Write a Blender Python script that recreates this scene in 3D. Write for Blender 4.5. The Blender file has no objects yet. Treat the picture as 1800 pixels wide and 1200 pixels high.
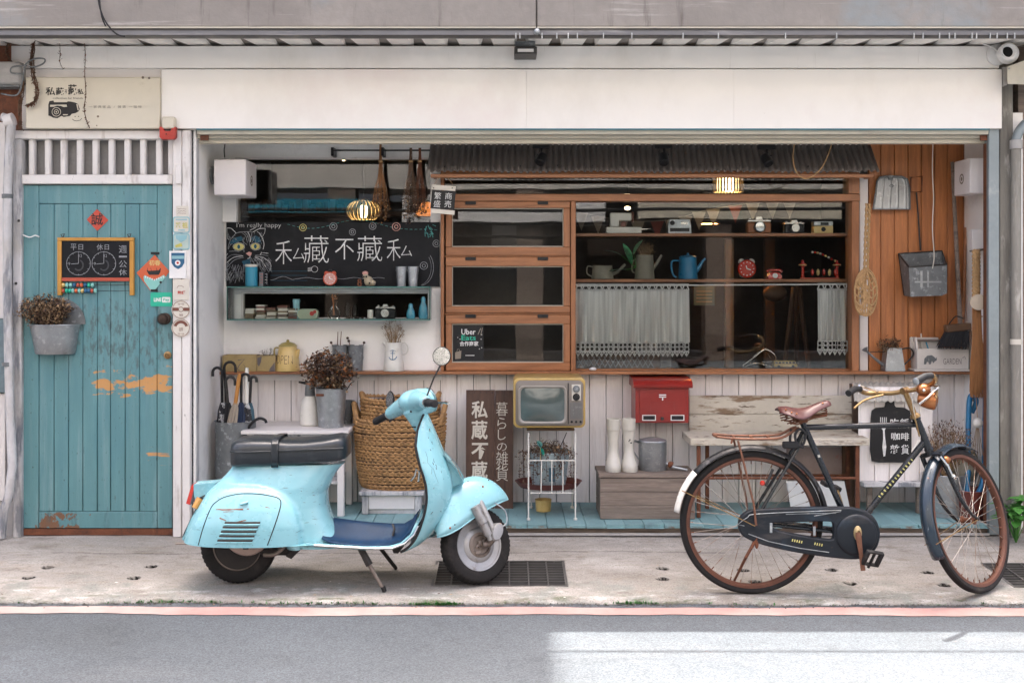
import bpy, bmesh, math, random
from math import radians as R, pi, sin, cos, sqrt
from mathutils import Vector, Matrix
random.seed(7)
SC = bpy.context.scene
COL = SC.collection
# ------------------------------------------------------------------ camera
DIST, FPX, CX, HY, EYE = 6.4, 1952.0, 890.0, 490.0, 1.475
cam_d = bpy.data.cameras.new('camera'); cam = bpy.data.objects.new('camera', cam_d); COL.objects.link(cam)
cam.location = (0, -DIST, EYE); cam.rotation_euler = (R(90), 0, 0)
cam_d.sensor_width = 36; cam_d.lens = FPX / 1800 * 36
cam_d.shift_x = 10 / 1800; cam_d.shift_y = -110 / 1800
cam_d.clip_start = .05; cam_d.clip_end = 500
SC.camera = cam
# ------------------------------------------------------------------ sky, sun, exposure
SUN_EL = R(72.6)
w = bpy.data.worlds.new("World"); SC.world = w; w.use_nodes = True
nt = w.node_tree; bg = nt.nodes['Background']
sky = nt.nodes.new('ShaderNodeTexSky'); sky.sky_type = 'NISHITA'; sky.sun_disc = False
sky.sun_elevation = SUN_EL; sky.sun_rotation = 0.0; sky.air_density = 0.45; sky.dust_density = 9.0; sky.ozone_density = 0.0
nt.links.new(sky.outputs[0], bg.inputs[0]); bg.inputs[1].default_value = .15
sd = bpy.data.lights.new('sun', 'SUN'); sd.energy = 2.2; sd.angle = R(.53); sd.color = (1, .955, .89)
so = bpy.data.objects.new('sun', sd); COL.objects.link(so)
so.rotation_euler = Vector((0, -cos(SUN_EL), -sin(SUN_EL))).to_track_quat('-Z', 'Y').to_euler()
vs = SC.view_settings; vs.view_transform = 'Standard'; vs.look = 'None'; vs.gamma = 1; vs.use_curve_mapping = False
vs.exposure = 2.84
SC.cycles.use_denoising = True
SC.cycles.max_bounces = 10; SC.cycles.diffuse_bounces = 5; SC.cycles.transparent_max_bounces = 16
SC.cycles.sample_clamp_indirect = 6
SC.cycles.caustics_reflective = False; SC.cycles.caustics_refractive = False

# ------------------------------------------------------------------ placing: a point seen in the photograph at a known depth y
def X(px, y): return (px - CX) * (y + DIST) / FPX
def Z(py, y): return EYE - (py - HY) * (y + DIST) / FPX
def S(n, y): return n * (y + DIST) / FPX
def P(px, py, y): return Vector((X(px, y), y, Z(py, y)))

# ------------------------------------------------------------------ materials
MATS = {}
def mk(name, col, rough=.6, metal=0, var=.12, vs=5, bump=.12, bs=60, layers=(), st=(1, 1, 1), coat=0, rand=0, emit=None, spec=.5, bst=None, trans=0, bd=.01):
    """painted, wooden or metal surface: base colour with two-scale variation, layers of wear, bump"""
    m = bpy.data.materials.new(name); m.use_nodes = True; MATS[name] = m
    nt = m.node_tree; N = nt.nodes; L = nt.links; b = N['Principled BSDF']
    geo = N.new('ShaderNodeNewGeometry')
    def mapped(s):
        mp = N.new('ShaderNodeMapping'); mp.inputs['Scale'].default_value = s; L.new(geo.outputs['Position'], mp.inputs[0]); return mp.outputs[0]
    def noise(scale, s=(1, 1, 1), det=6, ro=.6, off=0):
        n = N.new('ShaderNodeTexNoise'); n.inputs['Scale'].default_value = scale; n.inputs['Detail'].default_value = det; n.inputs['Roughness'].default_value = ro
        mp = N.new('ShaderNodeMapping'); mp.inputs['Scale'].default_value = s; mp.inputs['Location'].default_value = (off, off * 1.7, off * .6)
        L.new(geo.outputs['Position'], mp.inputs[0]); L.new(mp.outputs[0], n.inputs['Vector']); return n.outputs[0]
    def mix(f, a, c):
        x = N.new('ShaderNodeMix'); x.data_type = 'RGBA'
        if isinstance(f, float): x.inputs[0].default_value = f
        else: L.new(f, x.inputs[0])
        for v, i in ((a, 6), (c, 7)):
            if isinstance(v, tuple): x.inputs[i].default_value = (*v[:3], 1)
            else: L.new(v, x.inputs[i])
        return x.outputs[2]
    def ramp(f, lo, hi):
        r = N.new('ShaderNodeMapRange'); r.inputs[1].default_value = lo; r.inputs[2].default_value = hi; L.new(f, r.inputs[0]); return r.outputs[0]
    lo = tuple(c * (1 - var) for c in col); hi = tuple(min(1, c * (1 + var)) for c in col)
    c = mix(ramp(noise(vs, st, 8), .3, .7), lo, hi)
    if var: c = mix(ramp(noise(vs * 9, st, 4, off=3), .35, .65), c, mix(.5, c, lo))
    if rand:
        oi = N.new('ShaderNodeObjectInfo'); hsv = N.new('ShaderNodeHueSaturation')
        r = N.new('ShaderNodeMapRange'); r.inputs[3].default_value = 1 - rand; r.inputs[4].default_value = 1 + rand * .6
        L.new(oi.outputs['Random'], r.inputs[0]); L.new(r.outputs[0], hsv.inputs['Value']); L.new(c, hsv.inputs['Color']); c = hsv.outputs[0]
    rv = None
    for i, l in enumerate(layers):
        lc, sc, a, z = l[:4]; ls = l[4] if len(l) > 4 else (1, 1, 1); opts = l[5] if len(l) > 5 else {}
        f = ramp(noise(sc, ls, 8, .65, off=11 + 7 * i), a, z)
        if 'box' in opts or 'zr' in opts:
            sep = N.new('ShaderNodeSeparateXYZ'); L.new(geo.outputs['Position'], sep.inputs[0])
            def band(axis, a0, a1, s):
                r1 = N.new('ShaderNodeMapRange'); r1.inputs[1].default_value = a0 - s; r1.inputs[2].default_value = a0 + s; L.new(sep.outputs[axis], r1.inputs[0])
                r2 = N.new('ShaderNodeMapRange'); r2.inputs[1].default_value = a1 + s; r2.inputs[2].default_value = a1 - s; L.new(sep.outputs[axis], r2.inputs[0])
                q = N.new('ShaderNodeMath'); q.operation = 'MULTIPLY'; L.new(r1.outputs[0], q.inputs[0]); L.new(r2.outputs[0], q.inputs[1]); return q.outputs[0]
            if 'box' in opts:
                bx = opts['box']; s = opts.get('soft', .05)
                q = N.new('ShaderNodeMath'); q.operation = 'MULTIPLY'; L.new(band(0, bx[0], bx[1], s), q.inputs[0]); L.new(band(2, bx[2], bx[3], s), q.inputs[1]); msk = q.outputs[0]
            else: msk = band(2, opts['zr'][0], opts['zr'][1], opts.get('soft', .05))
            # the mask shifts the threshold so the edge stays ragged
            ad = N.new('ShaderNodeMath');ad.operation = 'MULTIPLY_ADD';L.new(msk,ad.inputs[0]);ad.inputs[1].default_value = opts.get('gain',.5);ad.inputs[2].default_value = -opts.get('gain',.5)
            a2 = N.new('ShaderNodeMath'); a2.operation = 'ADD'; L.new(noise(sc, ls, 8, .65, off=11 + 7 * i), a2.inputs[0]); L.new(ad.outputs[0], a2.inputs[1])
            f = ramp(a2.outputs[0], a, z)
        c = mix(f, c, lc)
    L.new(c, b.inputs['Base Color'])
    rr = N.new('ShaderNodeMapRange');rr.inputs[3].default_value = max(.03,rough - .1);rr.inputs[4].default_value = min(1,rough + .1);L.new(noise(vs * 3,st,5,off=5),rr.inputs[0]);L.new(rr.outputs[0],b.inputs['Roughness'])
    b.inputs['Metallic'].default_value = metal; b.inputs['Coat Weight'].default_value = coat; b.inputs['Specular IOR Level'].default_value = spec
    if coat: b.inputs['Coat Roughness'].default_value = .12
    if trans:
        b.inputs['Subsurface Weight'].default_value = trans; b.inputs['Subsurface Radius'].default_value = (.02, .02, .02)
    if bump:
        bp = N.new('ShaderNodeBump'); bp.inputs['Strength'].default_value = bump; bp.inputs['Distance'].default_value = bd
        L.new(noise(bs, bst or st, 8, .7, off=2), bp.inputs['Height']); L.new(bp.outputs[0], b.inputs['Normal'])
    if emit: b.inputs['Emission Color'].default_value = (*emit[:3], 1); b.inputs['Emission Strength'].default_value = emit[3]
    return m
def mk_glass(name, tint=(1, 1, 1), ior=1.5, rough=.0):
    m = bpy.data.materials.new(name); m.use_nodes = True; nt = m.node_tree; N = nt.nodes; L = nt.links
    N.remove(N['Principled BSDF'])
    t = N.new('ShaderNodeBsdfTransparent'); t.inputs[0].default_value = (*tint, 1)
    g = N.new('ShaderNodeBsdfGlossy'); g.inputs['Roughness'].default_value = rough
    no = N.new('ShaderNodeTexNoise'); no.inputs['Scale'].default_value = 1.3
    bp = N.new('ShaderNodeBump'); bp.inputs['Strength'].default_value = .03; bp.inputs['Distance'].default_value = .03
    geo = N.new('ShaderNodeNewGeometry'); L.new(geo.outputs['Position'], no.inputs['Vector']); L.new(no.outputs[0], bp.inputs['Height']); L.new(bp.outputs[0], g.inputs['Normal'])
    f = N.new('ShaderNodeFresnel'); f.inputs[0].default_value = ior
    x = N.new('ShaderNodeMixShader'); L.new(f.outputs[0], x.inputs[0]); L.new(t.outputs[0], x.inputs[1]); L.new(g.outputs[0], x.inputs[2])
    L.new(x.outputs[0], N['Material Output'].inputs[0]); MATS[name] = m; return m
m_ = MATS

# ------------------------------------------------------------------ mesh builder (everything in world coordinates, stored relative to its parent)
OFF = {}
class MB:
    def __init__(s): s.v = []; s.f = []; s.mi = []; s.cur = 0; s.mats = []; s.xf = None
    def mat(s, m):
        if m not in s.mats: s.mats.append(m)
        s.cur = s.mats.index(m); return s
    def add(s, vs, fs):
        n = len(s.v)
        if s.xf is not None: vs = [s.xf @ Vector(v) for v in vs]
        s.v += [tuple(v) for v in vs]; s.f += [tuple(i + n for i in f) for f in fs]; s.mi += [s.cur] * len(fs); return s
    def box(s, x0, x1, y0, y1, z0, z1, b=0, rot=None, jit=0):
        hx, hy, hz = abs(x1 - x0) / 2, abs(y1 - y0) / 2, abs(z1 - z0) / 2
        c = Vector(((x0 + x1) / 2, (y0 + y1) / 2, (z0 + z1) / 2)); h = (hx, hy, hz)
        b = min(b, .45 * min(h))
        cs = [(a, e, g) for a in (-1, 1) for e in (-1, 1) for g in (-1, 1)]
        vs = []; ix = {}
        if b <= 0:
            for k in cs: ix[k] = len(vs); vs.append(Vector((k[0] * hx, k[1] * hy, k[2] * hz)))
            fs = [(0, 1, 3, 2), (4, 6, 7, 5), (0, 4, 5, 1), (2, 3, 7, 6), (0, 2, 6, 4), (1, 5, 7, 3)]
        else:
            fs = []
            for k in cs:
                for a in range(3): ix[k, a] = len(vs); vs.append(Vector([k[i] * (h[i] if i == a else h[i] - b) for i in range(3)]))
            for a in range(3):
                o = [i for i in range(3) if i != a]
                for sg in (-1, 1):
                    q = []
                    for u, v in ((-1, -1), (1, -1), (1, 1), (-1, 1)):
                        k = [0, 0, 0]; k[a] = sg; k[o[0]] = u; k[o[1]] = v; q.append(ix[tuple(k), a])
                    fs.append(tuple(q))
                for u in (-1, 1):
                    for v in (-1, 1):
                        k = [0, 0, 0]; k[o[0]] = u; k[o[1]] = v; k[a] = -1; k1 = tuple(k); k[a] = 1; k2 = tuple(k)
                        fs.append((ix[k1, o[0]], ix[k2, o[0]], ix[k2, o[1]], ix[k1, o[1]]))
            for k in cs: fs.append((ix[k, 0], ix[k, 1], ix[k, 2]))
        if jit: vs = [v + Vector([random.uniform(-jit, jit) for _ in range(3)]) for v in vs]
        if rot is not None: vs = [rot @ v for v in vs]
        return s.add([v + c for v in vs], fs)
    def pbox(s, a, t, e, u, y0, y1, b=0):          # a box whose front face at depth y0 fills the photo rectangle a,t - e,u
        return s.box(X(a, y0), X(e, y0), y0, y1, Z(u, y0), Z(t, y0), b)
    def tube(s, pts, r, n=8, cyc=False, cap=True, flat=None):
        pts = [Vector(p) for p in pts]; k = len(pts)
        rs = r if isinstance(r, (list, tuple)) else [r] * k
        up = None; vs = []; fs = []
        for i, p in enumerate(pts):
            a = pts[(i - 1) % k] if (i > 0 or cyc) else p; c = pts[(i + 1) % k] if (i < k - 1 or cyc) else p
            t = (c - a)
            t = t.normalized() if t.length > 1e-9 else Vector((0, 0, 1))
            if up is None:
                up = Vector((0, 0, 1)) if abs(t.z) < .9 else Vector((0, 1, 0))
            sd = t.cross(up)
            if sd.length < 1e-5: sd = t.cross(Vector((1, 0, .1)))
            sd.normalize(); up = sd.cross(t).normalized()
            fl = flat or 1
            for j in range(n):
                th = 2 * pi * (j + .5) / n; vs.append(p + sd * cos(th) * rs[i] + up * sin(th) * rs[i] * fl)
        m = k if cyc else k - 1
        for i in range(m):
            for j in range(n):
                a = i * n + j; b_ = i * n + (j + 1) % n; q = (i + 1) % k
                fs.append((a, b_, q * n + (j + 1) % n, q * n + j))
        if cap and not cyc: fs += [tuple(range(n))[::-1], tuple((k - 1) * n + j for j in range(n))]
        return s.add(vs, fs)
    def lathe(s, prof, c, n=24, ax=(0, 0, 1), sq=(1, 1), cap=True):     # prof: (radius, height) pairs along axis ax from c
        c = Vector(c); a = Vector(ax).normalized(); q = Vector((0, 0, 1)).rotation_difference(a)
        vs = []; fs = []; k = len(prof)
        for r, z in prof:
            for j in range(n):
                th = 2 * pi * j / n; vs.append(c + q @ Vector((r * cos(th) * sq[0], r * sin(th) * sq[1], z)))
        for i in range(k - 1):
            for j in range(n): fs.append((i * n + j, i * n + (j + 1) % n, (i + 1) * n + (j + 1) % n, (i + 1) * n + j))
        if cap:
            if prof[0][0] > 1e-6: fs.append(tuple(range(n))[::-1])
            if prof[-1][0] > 1e-6: fs.append(tuple((k - 1) * n + j for j in range(n)))
        return s.add(vs, fs)
    def cyl(s, c, r, h, n=20, ax=(0, 0, 1), b=0, sq=(1, 1)):
        pr = [(r, 0), (r, h)] if not b else [(r - b, 0), (r, b), (r, h - b), (r - b, h)]
        return s.lathe(pr, c, n, ax, sq)
    def ball(s, c, r, n=16, k=10, sq=(1, 1, 1)):
        vs = []; fs = []; c = Vector(c)
        pr = [(sin(pi * i / k), -cos(pi * i / k)) for i in range(k + 1)]
        for a, z in pr:
            for j in range(n): th = 2 * pi * j / n; vs.append(c + Vector((r * a * cos(th) * sq[0], r * a * sin(th) * sq[1], r * z * sq[2])))
        for i in range(k):
            for j in range(n): fs.append((i * n + j, i * n + (j + 1) % n, (i + 1) * n + (j + 1) % n, (i + 1) * n + j))
        return s.add(vs, fs)
    def loft(s, rings, closed=True, cap=True):
        n = len(rings[0]); vs = [v for r in rings for v in r]; fs = []
        for i in range(len(rings) - 1):
            for j in range(n if closed else n - 1): fs.append((i * n + j, i * n + (j + 1) % n, (i + 1) * n + (j + 1) % n, (i + 1) * n + j))
        if cap and closed: fs += [tuple(range(n))[::-1], tuple((len(rings) - 1) * n + j for j in range(n))]
        return s.add(vs, fs)
    def poly(s, pts, d):                               # planar outline extruded by vector d
        pts = [Vector(p) for p in pts]; d = Vector(d); n = len(pts)
        return s.add(pts + [p + d for p in pts], [tuple(range(n)), tuple(range(2 * n - 1, n - 1, -1))] + [(j, (j + 1) % n, n + (j + 1) % n, n + j) for j in range(n)])
    def grid(s, fn, nu, nv):
        vs = [fn(i / nu, j / nv) for i in range(nu + 1) for j in range(nv + 1)]
        fs = [(i * (nv + 1) + j, (i + 1) * (nv + 1) + j, (i + 1) * (nv + 1) + j + 1, i * (nv + 1) + j + 1) for i in range(nu) for j in range(nv)]
        return s.add(vs, fs)
    def leaf(s, p, d, l, wd, bend=.3, up=(0, 0, 1)):    # a small bent leaf of four faces
        d = Vector(d).normalized(); sd = d.cross(Vector(up))
        if sd.length < 1e-4: sd = Vector((1, 0, 0))
        sd.normalize(); nn = sd.cross(d); p = Vector(p)
        a = p + d * l * .5 + nn * bend * l * .25; t = p + d * l
        return s.add([p, a + sd * wd / 2 - nn * wd * .15, t, a - sd * wd / 2 - nn * wd * .15, a], [(0, 1, 4), (1, 2, 4), (2, 3, 4), (3, 0, 4)])
    def mesh(s, name, off=(0, 0, 0), ang=38, smooth=True, fix=True):
        me = bpy.data.meshes.new(name); o = Vector(off)
        me.from_pydata([Vector(v) - o for v in s.v], [], s.f)
        for m in s.mats: me.materials.append(m)
        if len(s.mats) > 1: me.polygons.foreach_set('material_index', s.mi)
        if fix:
            bm = bmesh.new(); bm.from_mesh(me); bmesh.ops.recalc_face_normals(bm, faces=bm.faces); bm.to_mesh(me); bm.free()
        if smooth:
            me.polygons.foreach_set('use_smooth', [True] * len(me.polygons)); me.set_sharp_from_angle(angle=R(ang))
        me.update(); return me
    def build(s, name, mat=None, parent=None, ang=38, smooth=True, fix=True, loc=None, **kw):
        if mat is not None and not s.mats:
            s.mats = [mat if not isinstance(mat, str) else MATS[mat]]
        elif mat is not None: pass
        if parent is not None: off = OFF[parent.name]
        elif loc is not None: off = Vector(loc)
        else:
            lo = [min(v[i] for v in s.v) for i in range(3)]; hi = [max(v[i] for v in s.v) for i in range(3)]
            off = Vector(((lo[0] + hi[0]) / 2, (lo[1] + hi[1]) / 2, lo[2]))
        o = bpy.data.objects.new(name, s.mesh(name, off, ang, smooth, fix)); COL.objects.link(o)
        if parent is None: o.location = off
        else: o.parent = parent
        OFF[o.name] = Vector(off)
        for k, v in kw.items(): o[k] = v
        return o
def thing(name, label, cat, loc, group=None):
    o = bpy.data.objects.new(name, None); COL.objects.link(o); o.location = loc; o.empty_display_size = .05
    o['label'] = label; o['category'] = cat
    if group: o['group'] = group
    OFF[o.name] = Vector(loc); return o
def tag(o, label, cat, group=None):
    o['label'] = label; o['category'] = cat
    if group: o['group'] = group
    return o
def struct(o): o['kind'] = 'structure'; return o
def inst(o, name, parent, loc, rot=None, scale=None):    # another object sharing o's mesh
    c = bpy.data.objects.new(name, o.data if hasattr(o, 'data') else o); COL.objects.link(c); c.parent = parent
    c.location = Vector(loc) - (OFF[parent.name] if parent else Vector()); OFF[c.name] = Vector(loc)
    if rot: c.rotation_euler = rot
    if scale: c.scale = scale
    return c
def curve_mesh(loops, ext, bev=0, res=1):                # flat filled outlines (with holes) given thickness: local XY plane
    cu = bpy.data.curves.new('c', 'CURVE'); cu.dimensions = '2D'; cu.fill_mode = 'BOTH'; cu.extrude = ext; cu.bevel_depth = bev; cu.bevel_resolution = res
    for lp in loops:
        sp = cu.splines.new('POLY'); sp.points.add(len(lp) - 1); sp.use_cyclic_u = True
        for p, q in zip(sp.points, lp): p.co = (q[0], q[1], 0, 1)
    o = bpy.data.objects.new('c', cu); COL.objects.link(o)
    me = bpy.data.meshes.new_from_object(o.evaluated_get(bpy.context.evaluated_depsgraph_get()))
    bpy.data.objects.remove(o); bpy.data.curves.remove(cu)
    r = [tuple(v.co) for v in me.vertices], [tuple(p.vertices) for p in me.polygons]
    bpy.data.meshes.remove(me); return r
def plate(mb, loops, y, t, bev=0, res=1):                # loops in world (x, z) at depth y, thickness t
    vs, fs = curve_mesh(loops, max(0, t / 2 - bev), bev, res)
    return mb.add([(v[0], y + v[2], v[1]) for v in vs], fs)
TXT = {}
def text_geo(body, bold=0, sp=1, ls=1):
    k = (body, bold, sp, ls)
    if k not in TXT:
        cu = bpy.data.curves.new('t', 'FONT'); cu.body = body; cu.offset = bold; cu.space_character = sp; cu.space_line = ls; cu.align_x = 'LEFT'; cu.resolution_u = 2
        o = bpy.data.objects.new('t', cu); COL.objects.link(o)
        me = bpy.data.meshes.new_from_object(o.evaluated_get(bpy.context.evaluated_depsgraph_get()))
        TXT[k] = [tuple(v.co) for v in me.vertices], [tuple(p.vertices) for p in me.polygons]
        bpy.data.objects.remove(o); bpy.data.curves.remove(cu); bpy.data.meshes.remove(me)
    return TXT[k]
def text_fit(mb, body, x0, x1, z0, z1, y, bold=0, sp=1, skew=0, fn=None, ls=1):   # print filling a rectangle on the plane y
    vs, fs = text_geo(body, bold, sp, ls)
    a = min(v[0] for v in vs); b = max(v[0] for v in vs); c = min(v[1] for v in vs); d = max(v[1] for v in vs)
    q = []
    for v in vs:
        u = (v[0] - a) / (b - a); t = (v[1] - c) / (d - c)
        x = x0 + (x1 - x0) * u + skew * t; z = z0 + (z1 - z0) * t
        q.append(fn(x, z) if fn else (x, y, z))
    return mb.add(q, fs)
def ptext(mb, body, a, t, e, u, y, **k): return text_fit(mb, body, X(a, y), X(e, y), Z(u, y), Z(t, y), y, **k)
def stroke(mb, pts, wd, y, cyc=False):                   # a chalk or paint stroke lying flat on plane y, (x, z) points
    pts = [Vector((p[0], p[1])) for p in pts]; n = len(pts); vs = []; fs = []
    for i, p in enumerate(pts):
        a = pts[i - 1] if (i or cyc) else p; c = pts[(i + 1) % n] if (i < n - 1 or cyc) else p
        t = c - a; t = t.normalized() if t.length > 1e-9 else Vector((1, 0)); nrm = Vector((-t.y, t.x)) * wd / 2 * random.uniform(.75, 1.15)
        vs += [(p.x + nrm.x, y, p.y + nrm.y), (p.x - nrm.x, y, p.y - nrm.y)]
    for i in range(n if cyc else n - 1): j = (i + 1) % n; fs.append((2 * i, 2 * i + 1, 2 * j + 1, 2 * j))
    return mb.add(vs, fs)
def pstroke(mb, pts, wd, y, cyc=False): return stroke(mb, [(X(a, y), Z(b, y)) for a, b in pts], wd, y, cyc)
def smooth_pts(pts, k=4, cyc=False):                     # Catmull-Rom
    pts = [Vector(p) for p in pts]; n = len(pts); out = []
    for i in range(n if cyc else n - 1):
        g = lambda j: pts[j % n] if cyc else pts[max(0, min(n - 1, j))]
        a, b, c, d = g(i - 1), g(i), g(i + 1), g(i + 2)
        for q in range(k):
            t = q / k; out.append(.5 * ((2 * b) + (c - a) * t + (2 * a - 5 * b + 4 * c - d) * t * t + (3 * b - a - 3 * c + d) * t ** 3))
    if not cyc: out.append(pts[-1])
    return out
def circ(cx, cz, r, n=24, a0=0, a1=2 * pi): return [(cx + r * cos(a0 + (a1 - a0) * i / n), cz + r * sin(a0 + (a1 - a0) * i / n)) for i in range(n if abs(a1 - a0 - 2 * pi) < 1e-6 else n + 1)]
def rrect(x0, x1, z0, z1, r, k=4):
    out = []
    for cx, cz, a in ((x1 - r, z1 - r, 0), (x0 + r, z1 - r, pi / 2), (x0 + r, z0 + r, pi), (x1 - r, z0 + r, 1.5 * pi)):
        out += [(cx + r * cos(a + pi / 2 * i / k), cz + r * sin(a + pi / 2 * i / k)) for i in range(k + 1)]
    return out
def lerp_tab(tab, x):
    if x <= tab[0][0]: return tab[0][1]
    for (a, p), (b, q) in zip(tab, tab[1:]):
        if x <= b: return p + (q - p) * (x - a) / (b - a)
    return tab[-1][1]
def remeshed(mb, name, mat, parent, vox, sm=6):          # melts overlapping pieces into one continuous skin
    me = mb.mesh(name, OFF[parent.name]); o = bpy.data.objects.new(name, me); COL.objects.link(o)
    r = o.modifiers.new('r', 'REMESH'); r.mode = 'VOXEL'; r.voxel_size = vox
    s = o.modifiers.new('s', 'SMOOTH'); s.iterations = sm; s.factor = .5
    m2 = bpy.data.meshes.new_from_object(o.evaluated_get(bpy.context.evaluated_depsgraph_get()))
    bpy.data.objects.remove(o);m2.materials.clear();m2.materials.append(mat);m2.polygons.foreach_set('use_smooth',[True] * len(m2.polygons));m2.polygons.foreach_set('material_index',[0] * len(m2.polygons))
    m2.name = name; o = bpy.data.objects.new(name, m2); COL.objects.link(o); o.parent = parent; OFF[o.name] = OFF[parent.name]; return o
# palette
mk('white_paint', (.69, .655, .63), .55, var=.05, vs=2.5, layers=[((.5, .46, .42), 3, .56, .8, (1, 1, .25)), ((.3, .26, .22), 14, .68, .8)], bump=.08)
mk('lilac_paint', (.86, .845, .81), .5, var=.05, vs=2, layers=[((.5, .47, .45), 2.5, .55, .85), ((.2, .17, .14), 22, .72, .82, (3, 3, .6))], bump=.08)
mk('board_paint',(.86,.815,.785),.6,var=.1,vs=3,rand=.08,st=(6,1,.6),layers=[((.5,.42,.37),4,.55,.8,(7,1,.5)),((.22,.17,.13),12,.66,.8,(5,1,.35)),((.33,.25,.2),5,.55,.75,(4,1,.4),dict(zr=(.04,.16),gain=.25,soft=.1))],bump=.2,bs=30,bst=(5,1,.5))
mk('fascia_paint', (.84, .81, .765), .45, var=.03, vs=1.2, layers=[((.70, .66, .60), 1.3, .5, .85, (1, 1, .6)), ((.76, .67, .64), .9, .55, .8), ((.5, .46, .4), 30, .70, .8)], bump=.05, bs=8)
mk('fascia_brightened', (.89, .86, .82), .45, var=.03, vs=1.2, layers=[((.70, .66, .6), 1.3, .5, .8, (1, 1, .6)), ((.5, .46, .4), 8, .64, .85, (4, 1, .3))], bump=.04, bs=9)  # fascia paint lightened for the upper board to offset the roof overhang's shade
mk('cream_paint', (.62, .57, .46), .45, var=.04, vs=2, layers=[((.4, .35, .26), 6, .62, .8)], bump=.05)
mk('rail_paint', (.47, .44, .36), .5, var=.08, layers=[((.2, .18, .15), 8, .6, .8, (.3, 1, 1))])
mk('frame_paint', (.72, .69, .66), .6, var=.06, vs=4, layers=[((.45, .41, .37), 7, .56, .72, (2, 2, .5)), ((.1, .09, .08), 26, .65, .72, (2, 2, .6))], bump=.2)
mk('old_frame_paint', (.55, .54, .54), .65, var=.12, layers=[((.19, .2, .22), 7, .5, .6, (2, 2, .35)), ((.4, .38, .35), 3, .5, .7)], bump=.25)
mk('grey_concrete', (.40, .385, .37), .8, var=.14, vs=2, layers=[((.26, .24, .22), 3, .5, .75, (1, 1, .35)), ((.55, .53, .5), 9, .6, .8, (.3, 1, 1)), ((.14, .12, .1), 16, .68, .8)], bump=.25)
mk('zinc', (.36, .38, .39), .42, .75, var=.18, vs=14, layers=[((.55, .57, .58), 28, .55, .7), ((.18, .17, .16), 9, .58, .8)], bump=.06)
mk('dull_zinc', (.17, .182, .186), .6, .35, var=.2, vs=16, layers=[((.36, .38, .38), 30, .55, .68), ((.1, .09, .08), 8, .58, .8)], bump=.1)
mk('dark_metal', (.05, .048, .046), .45, .5, var=.2, layers=[((.16, .14, .12), 12, .58, .75)])
mk('gutter_metal', (.15, .145, .14), .4, .6, var=.2, vs=3, st=(.4, 1, 1), layers=[((.34, .32, .3), 4, .55, .7, (.25, 1, 3))])
mk('black_paint', (.014, .014, .015), .4, spec=.3, var=.2, layers=[((.06, .055, .05), 12, .6, .8)])
mk('black_rubber', (.016, .016, .017), .6, spec=.3, var=.2, layers=[((.07, .065, .06), 9, .55, .8)], bump=.1)
mk('orange_wood', (.47, .175, .058), .45, var=.3, vs=6, st=(7, 7, .5), rand=.12, layers=[((.27, .09, .03), 5, .52, .8, (8, 8, .5))], bump=.08, bs=20)
mk('cabinet_wood', (.36, .15, .062), .4, var=.3, vs=6, st=(.7, 7, 7), rand=.08, layers=[((.17, .065, .025), 6, .5, .8, (.6, 6, 6))], bump=.08, bs=20)
mk('cabinet_upright', (.34, .14, .058), .4, var=.3, vs=6, st=(7, 7, .7), layers=[((.17, .065, .025), 6, .5, .8, (6, 6, .6))], bump=.08, bs=20)
mk('old_wood', (.23, .18, .145), .75, var=.3, vs=4, st=(.6, 5, 6), layers=[((.09, .065, .05), 5, .48, .75, (.4, 5, 9)), ((.36, .31, .26), 8, .6, .8, (.5, 5, 8))], bump=.3, bs=18, bst=(.5, 5, 8))
mk('awning_metal', (.15, .13, .118), .55, .3, var=.2, vs=6, layers=[((.15, .13, .115), 8, .5, .75, (1, 1, .3)), ((.04, .03, .025), 20, .66, .8)])
mk('chalkboard', (.013, .0135, .015), .7, spec=.2, var=.25, vs=3, layers=[((.035, .036, .038), 3.5, .55, .85)], bump=.05)
mk('chalk', (.68, .68, .66), .9, var=.25, vs=60, bump=0)
mk('chalk_grey', (.28, .29, .3), .9, var=.3, vs=60, bump=0)
mk('chalk_yellow', (.62, .56, .2), .9, var=.2, vs=60, bump=0)
mk('chalk_pink', (.6, .33, .28), .9, var=.2, vs=60, bump=0)
mk('chalk_teal', (.1, .38, .36), .9, var=.25, vs=60, bump=0)
mk('chalk_blue', (.02, .09, .14), .9, var=.3, vs=40, bump=0)
mk('ink', (.018, .016, .015), .7, var=.1, bump=0)
mk('red_paint', (.45, .03, .018), .4, var=.1, layers=[((.22, .02, .012), 6, .55, .8)])
mk('off_white', (.62, .6, .55), .5, var=.05)
mk('plain_white', (.74, .73, .71), .45, var=.03)
mk('enamel_yellow', (.62, .44, .16), .3, var=.06, coat=.4, layers=[((.35, .22, .08), 9, .66, .8)])
mk('enamel_white', (.68, .66, .6), .3, var=.06, coat=.3, layers=[((.5, .44, .34), 6, .6, .85)])
mk('dry_brown', (.13, .075, .045), .85, var=.45, vs=40, rand=.1, bump=0)
mk('dry_dark', (.07, .042, .03), .85, var=.4, vs=40, bump=0)
mk('dry_pale', (.33, .22, .12), .85, var=.35, vs=40, bump=0)
mk('dry_orange', (.34, .12, .035), .85, var=.3, vs=40, bump=0)
mk('leaf_green', (.05, .2, .04), .5, var=.35, vs=20, bump=.05, trans=.1)
mk('wicker', (.40, .225, .09), .7, var=.35, vs=30, layers=[((.13, .07, .03), 18, .52, .75)], bump=.2, bs=200)
mk('straw', (.27, .115, .035), .75, var=.3, vs=20, st=(10, 10, .6), layers=[((.18, .075, .02), 12, .5, .75, (9, 9, .5))], bump=.2)
mk('rope_fibre', (.45, .28, .13), .8, var=.25, vs=50, bump=.3, bs=220)
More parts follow.
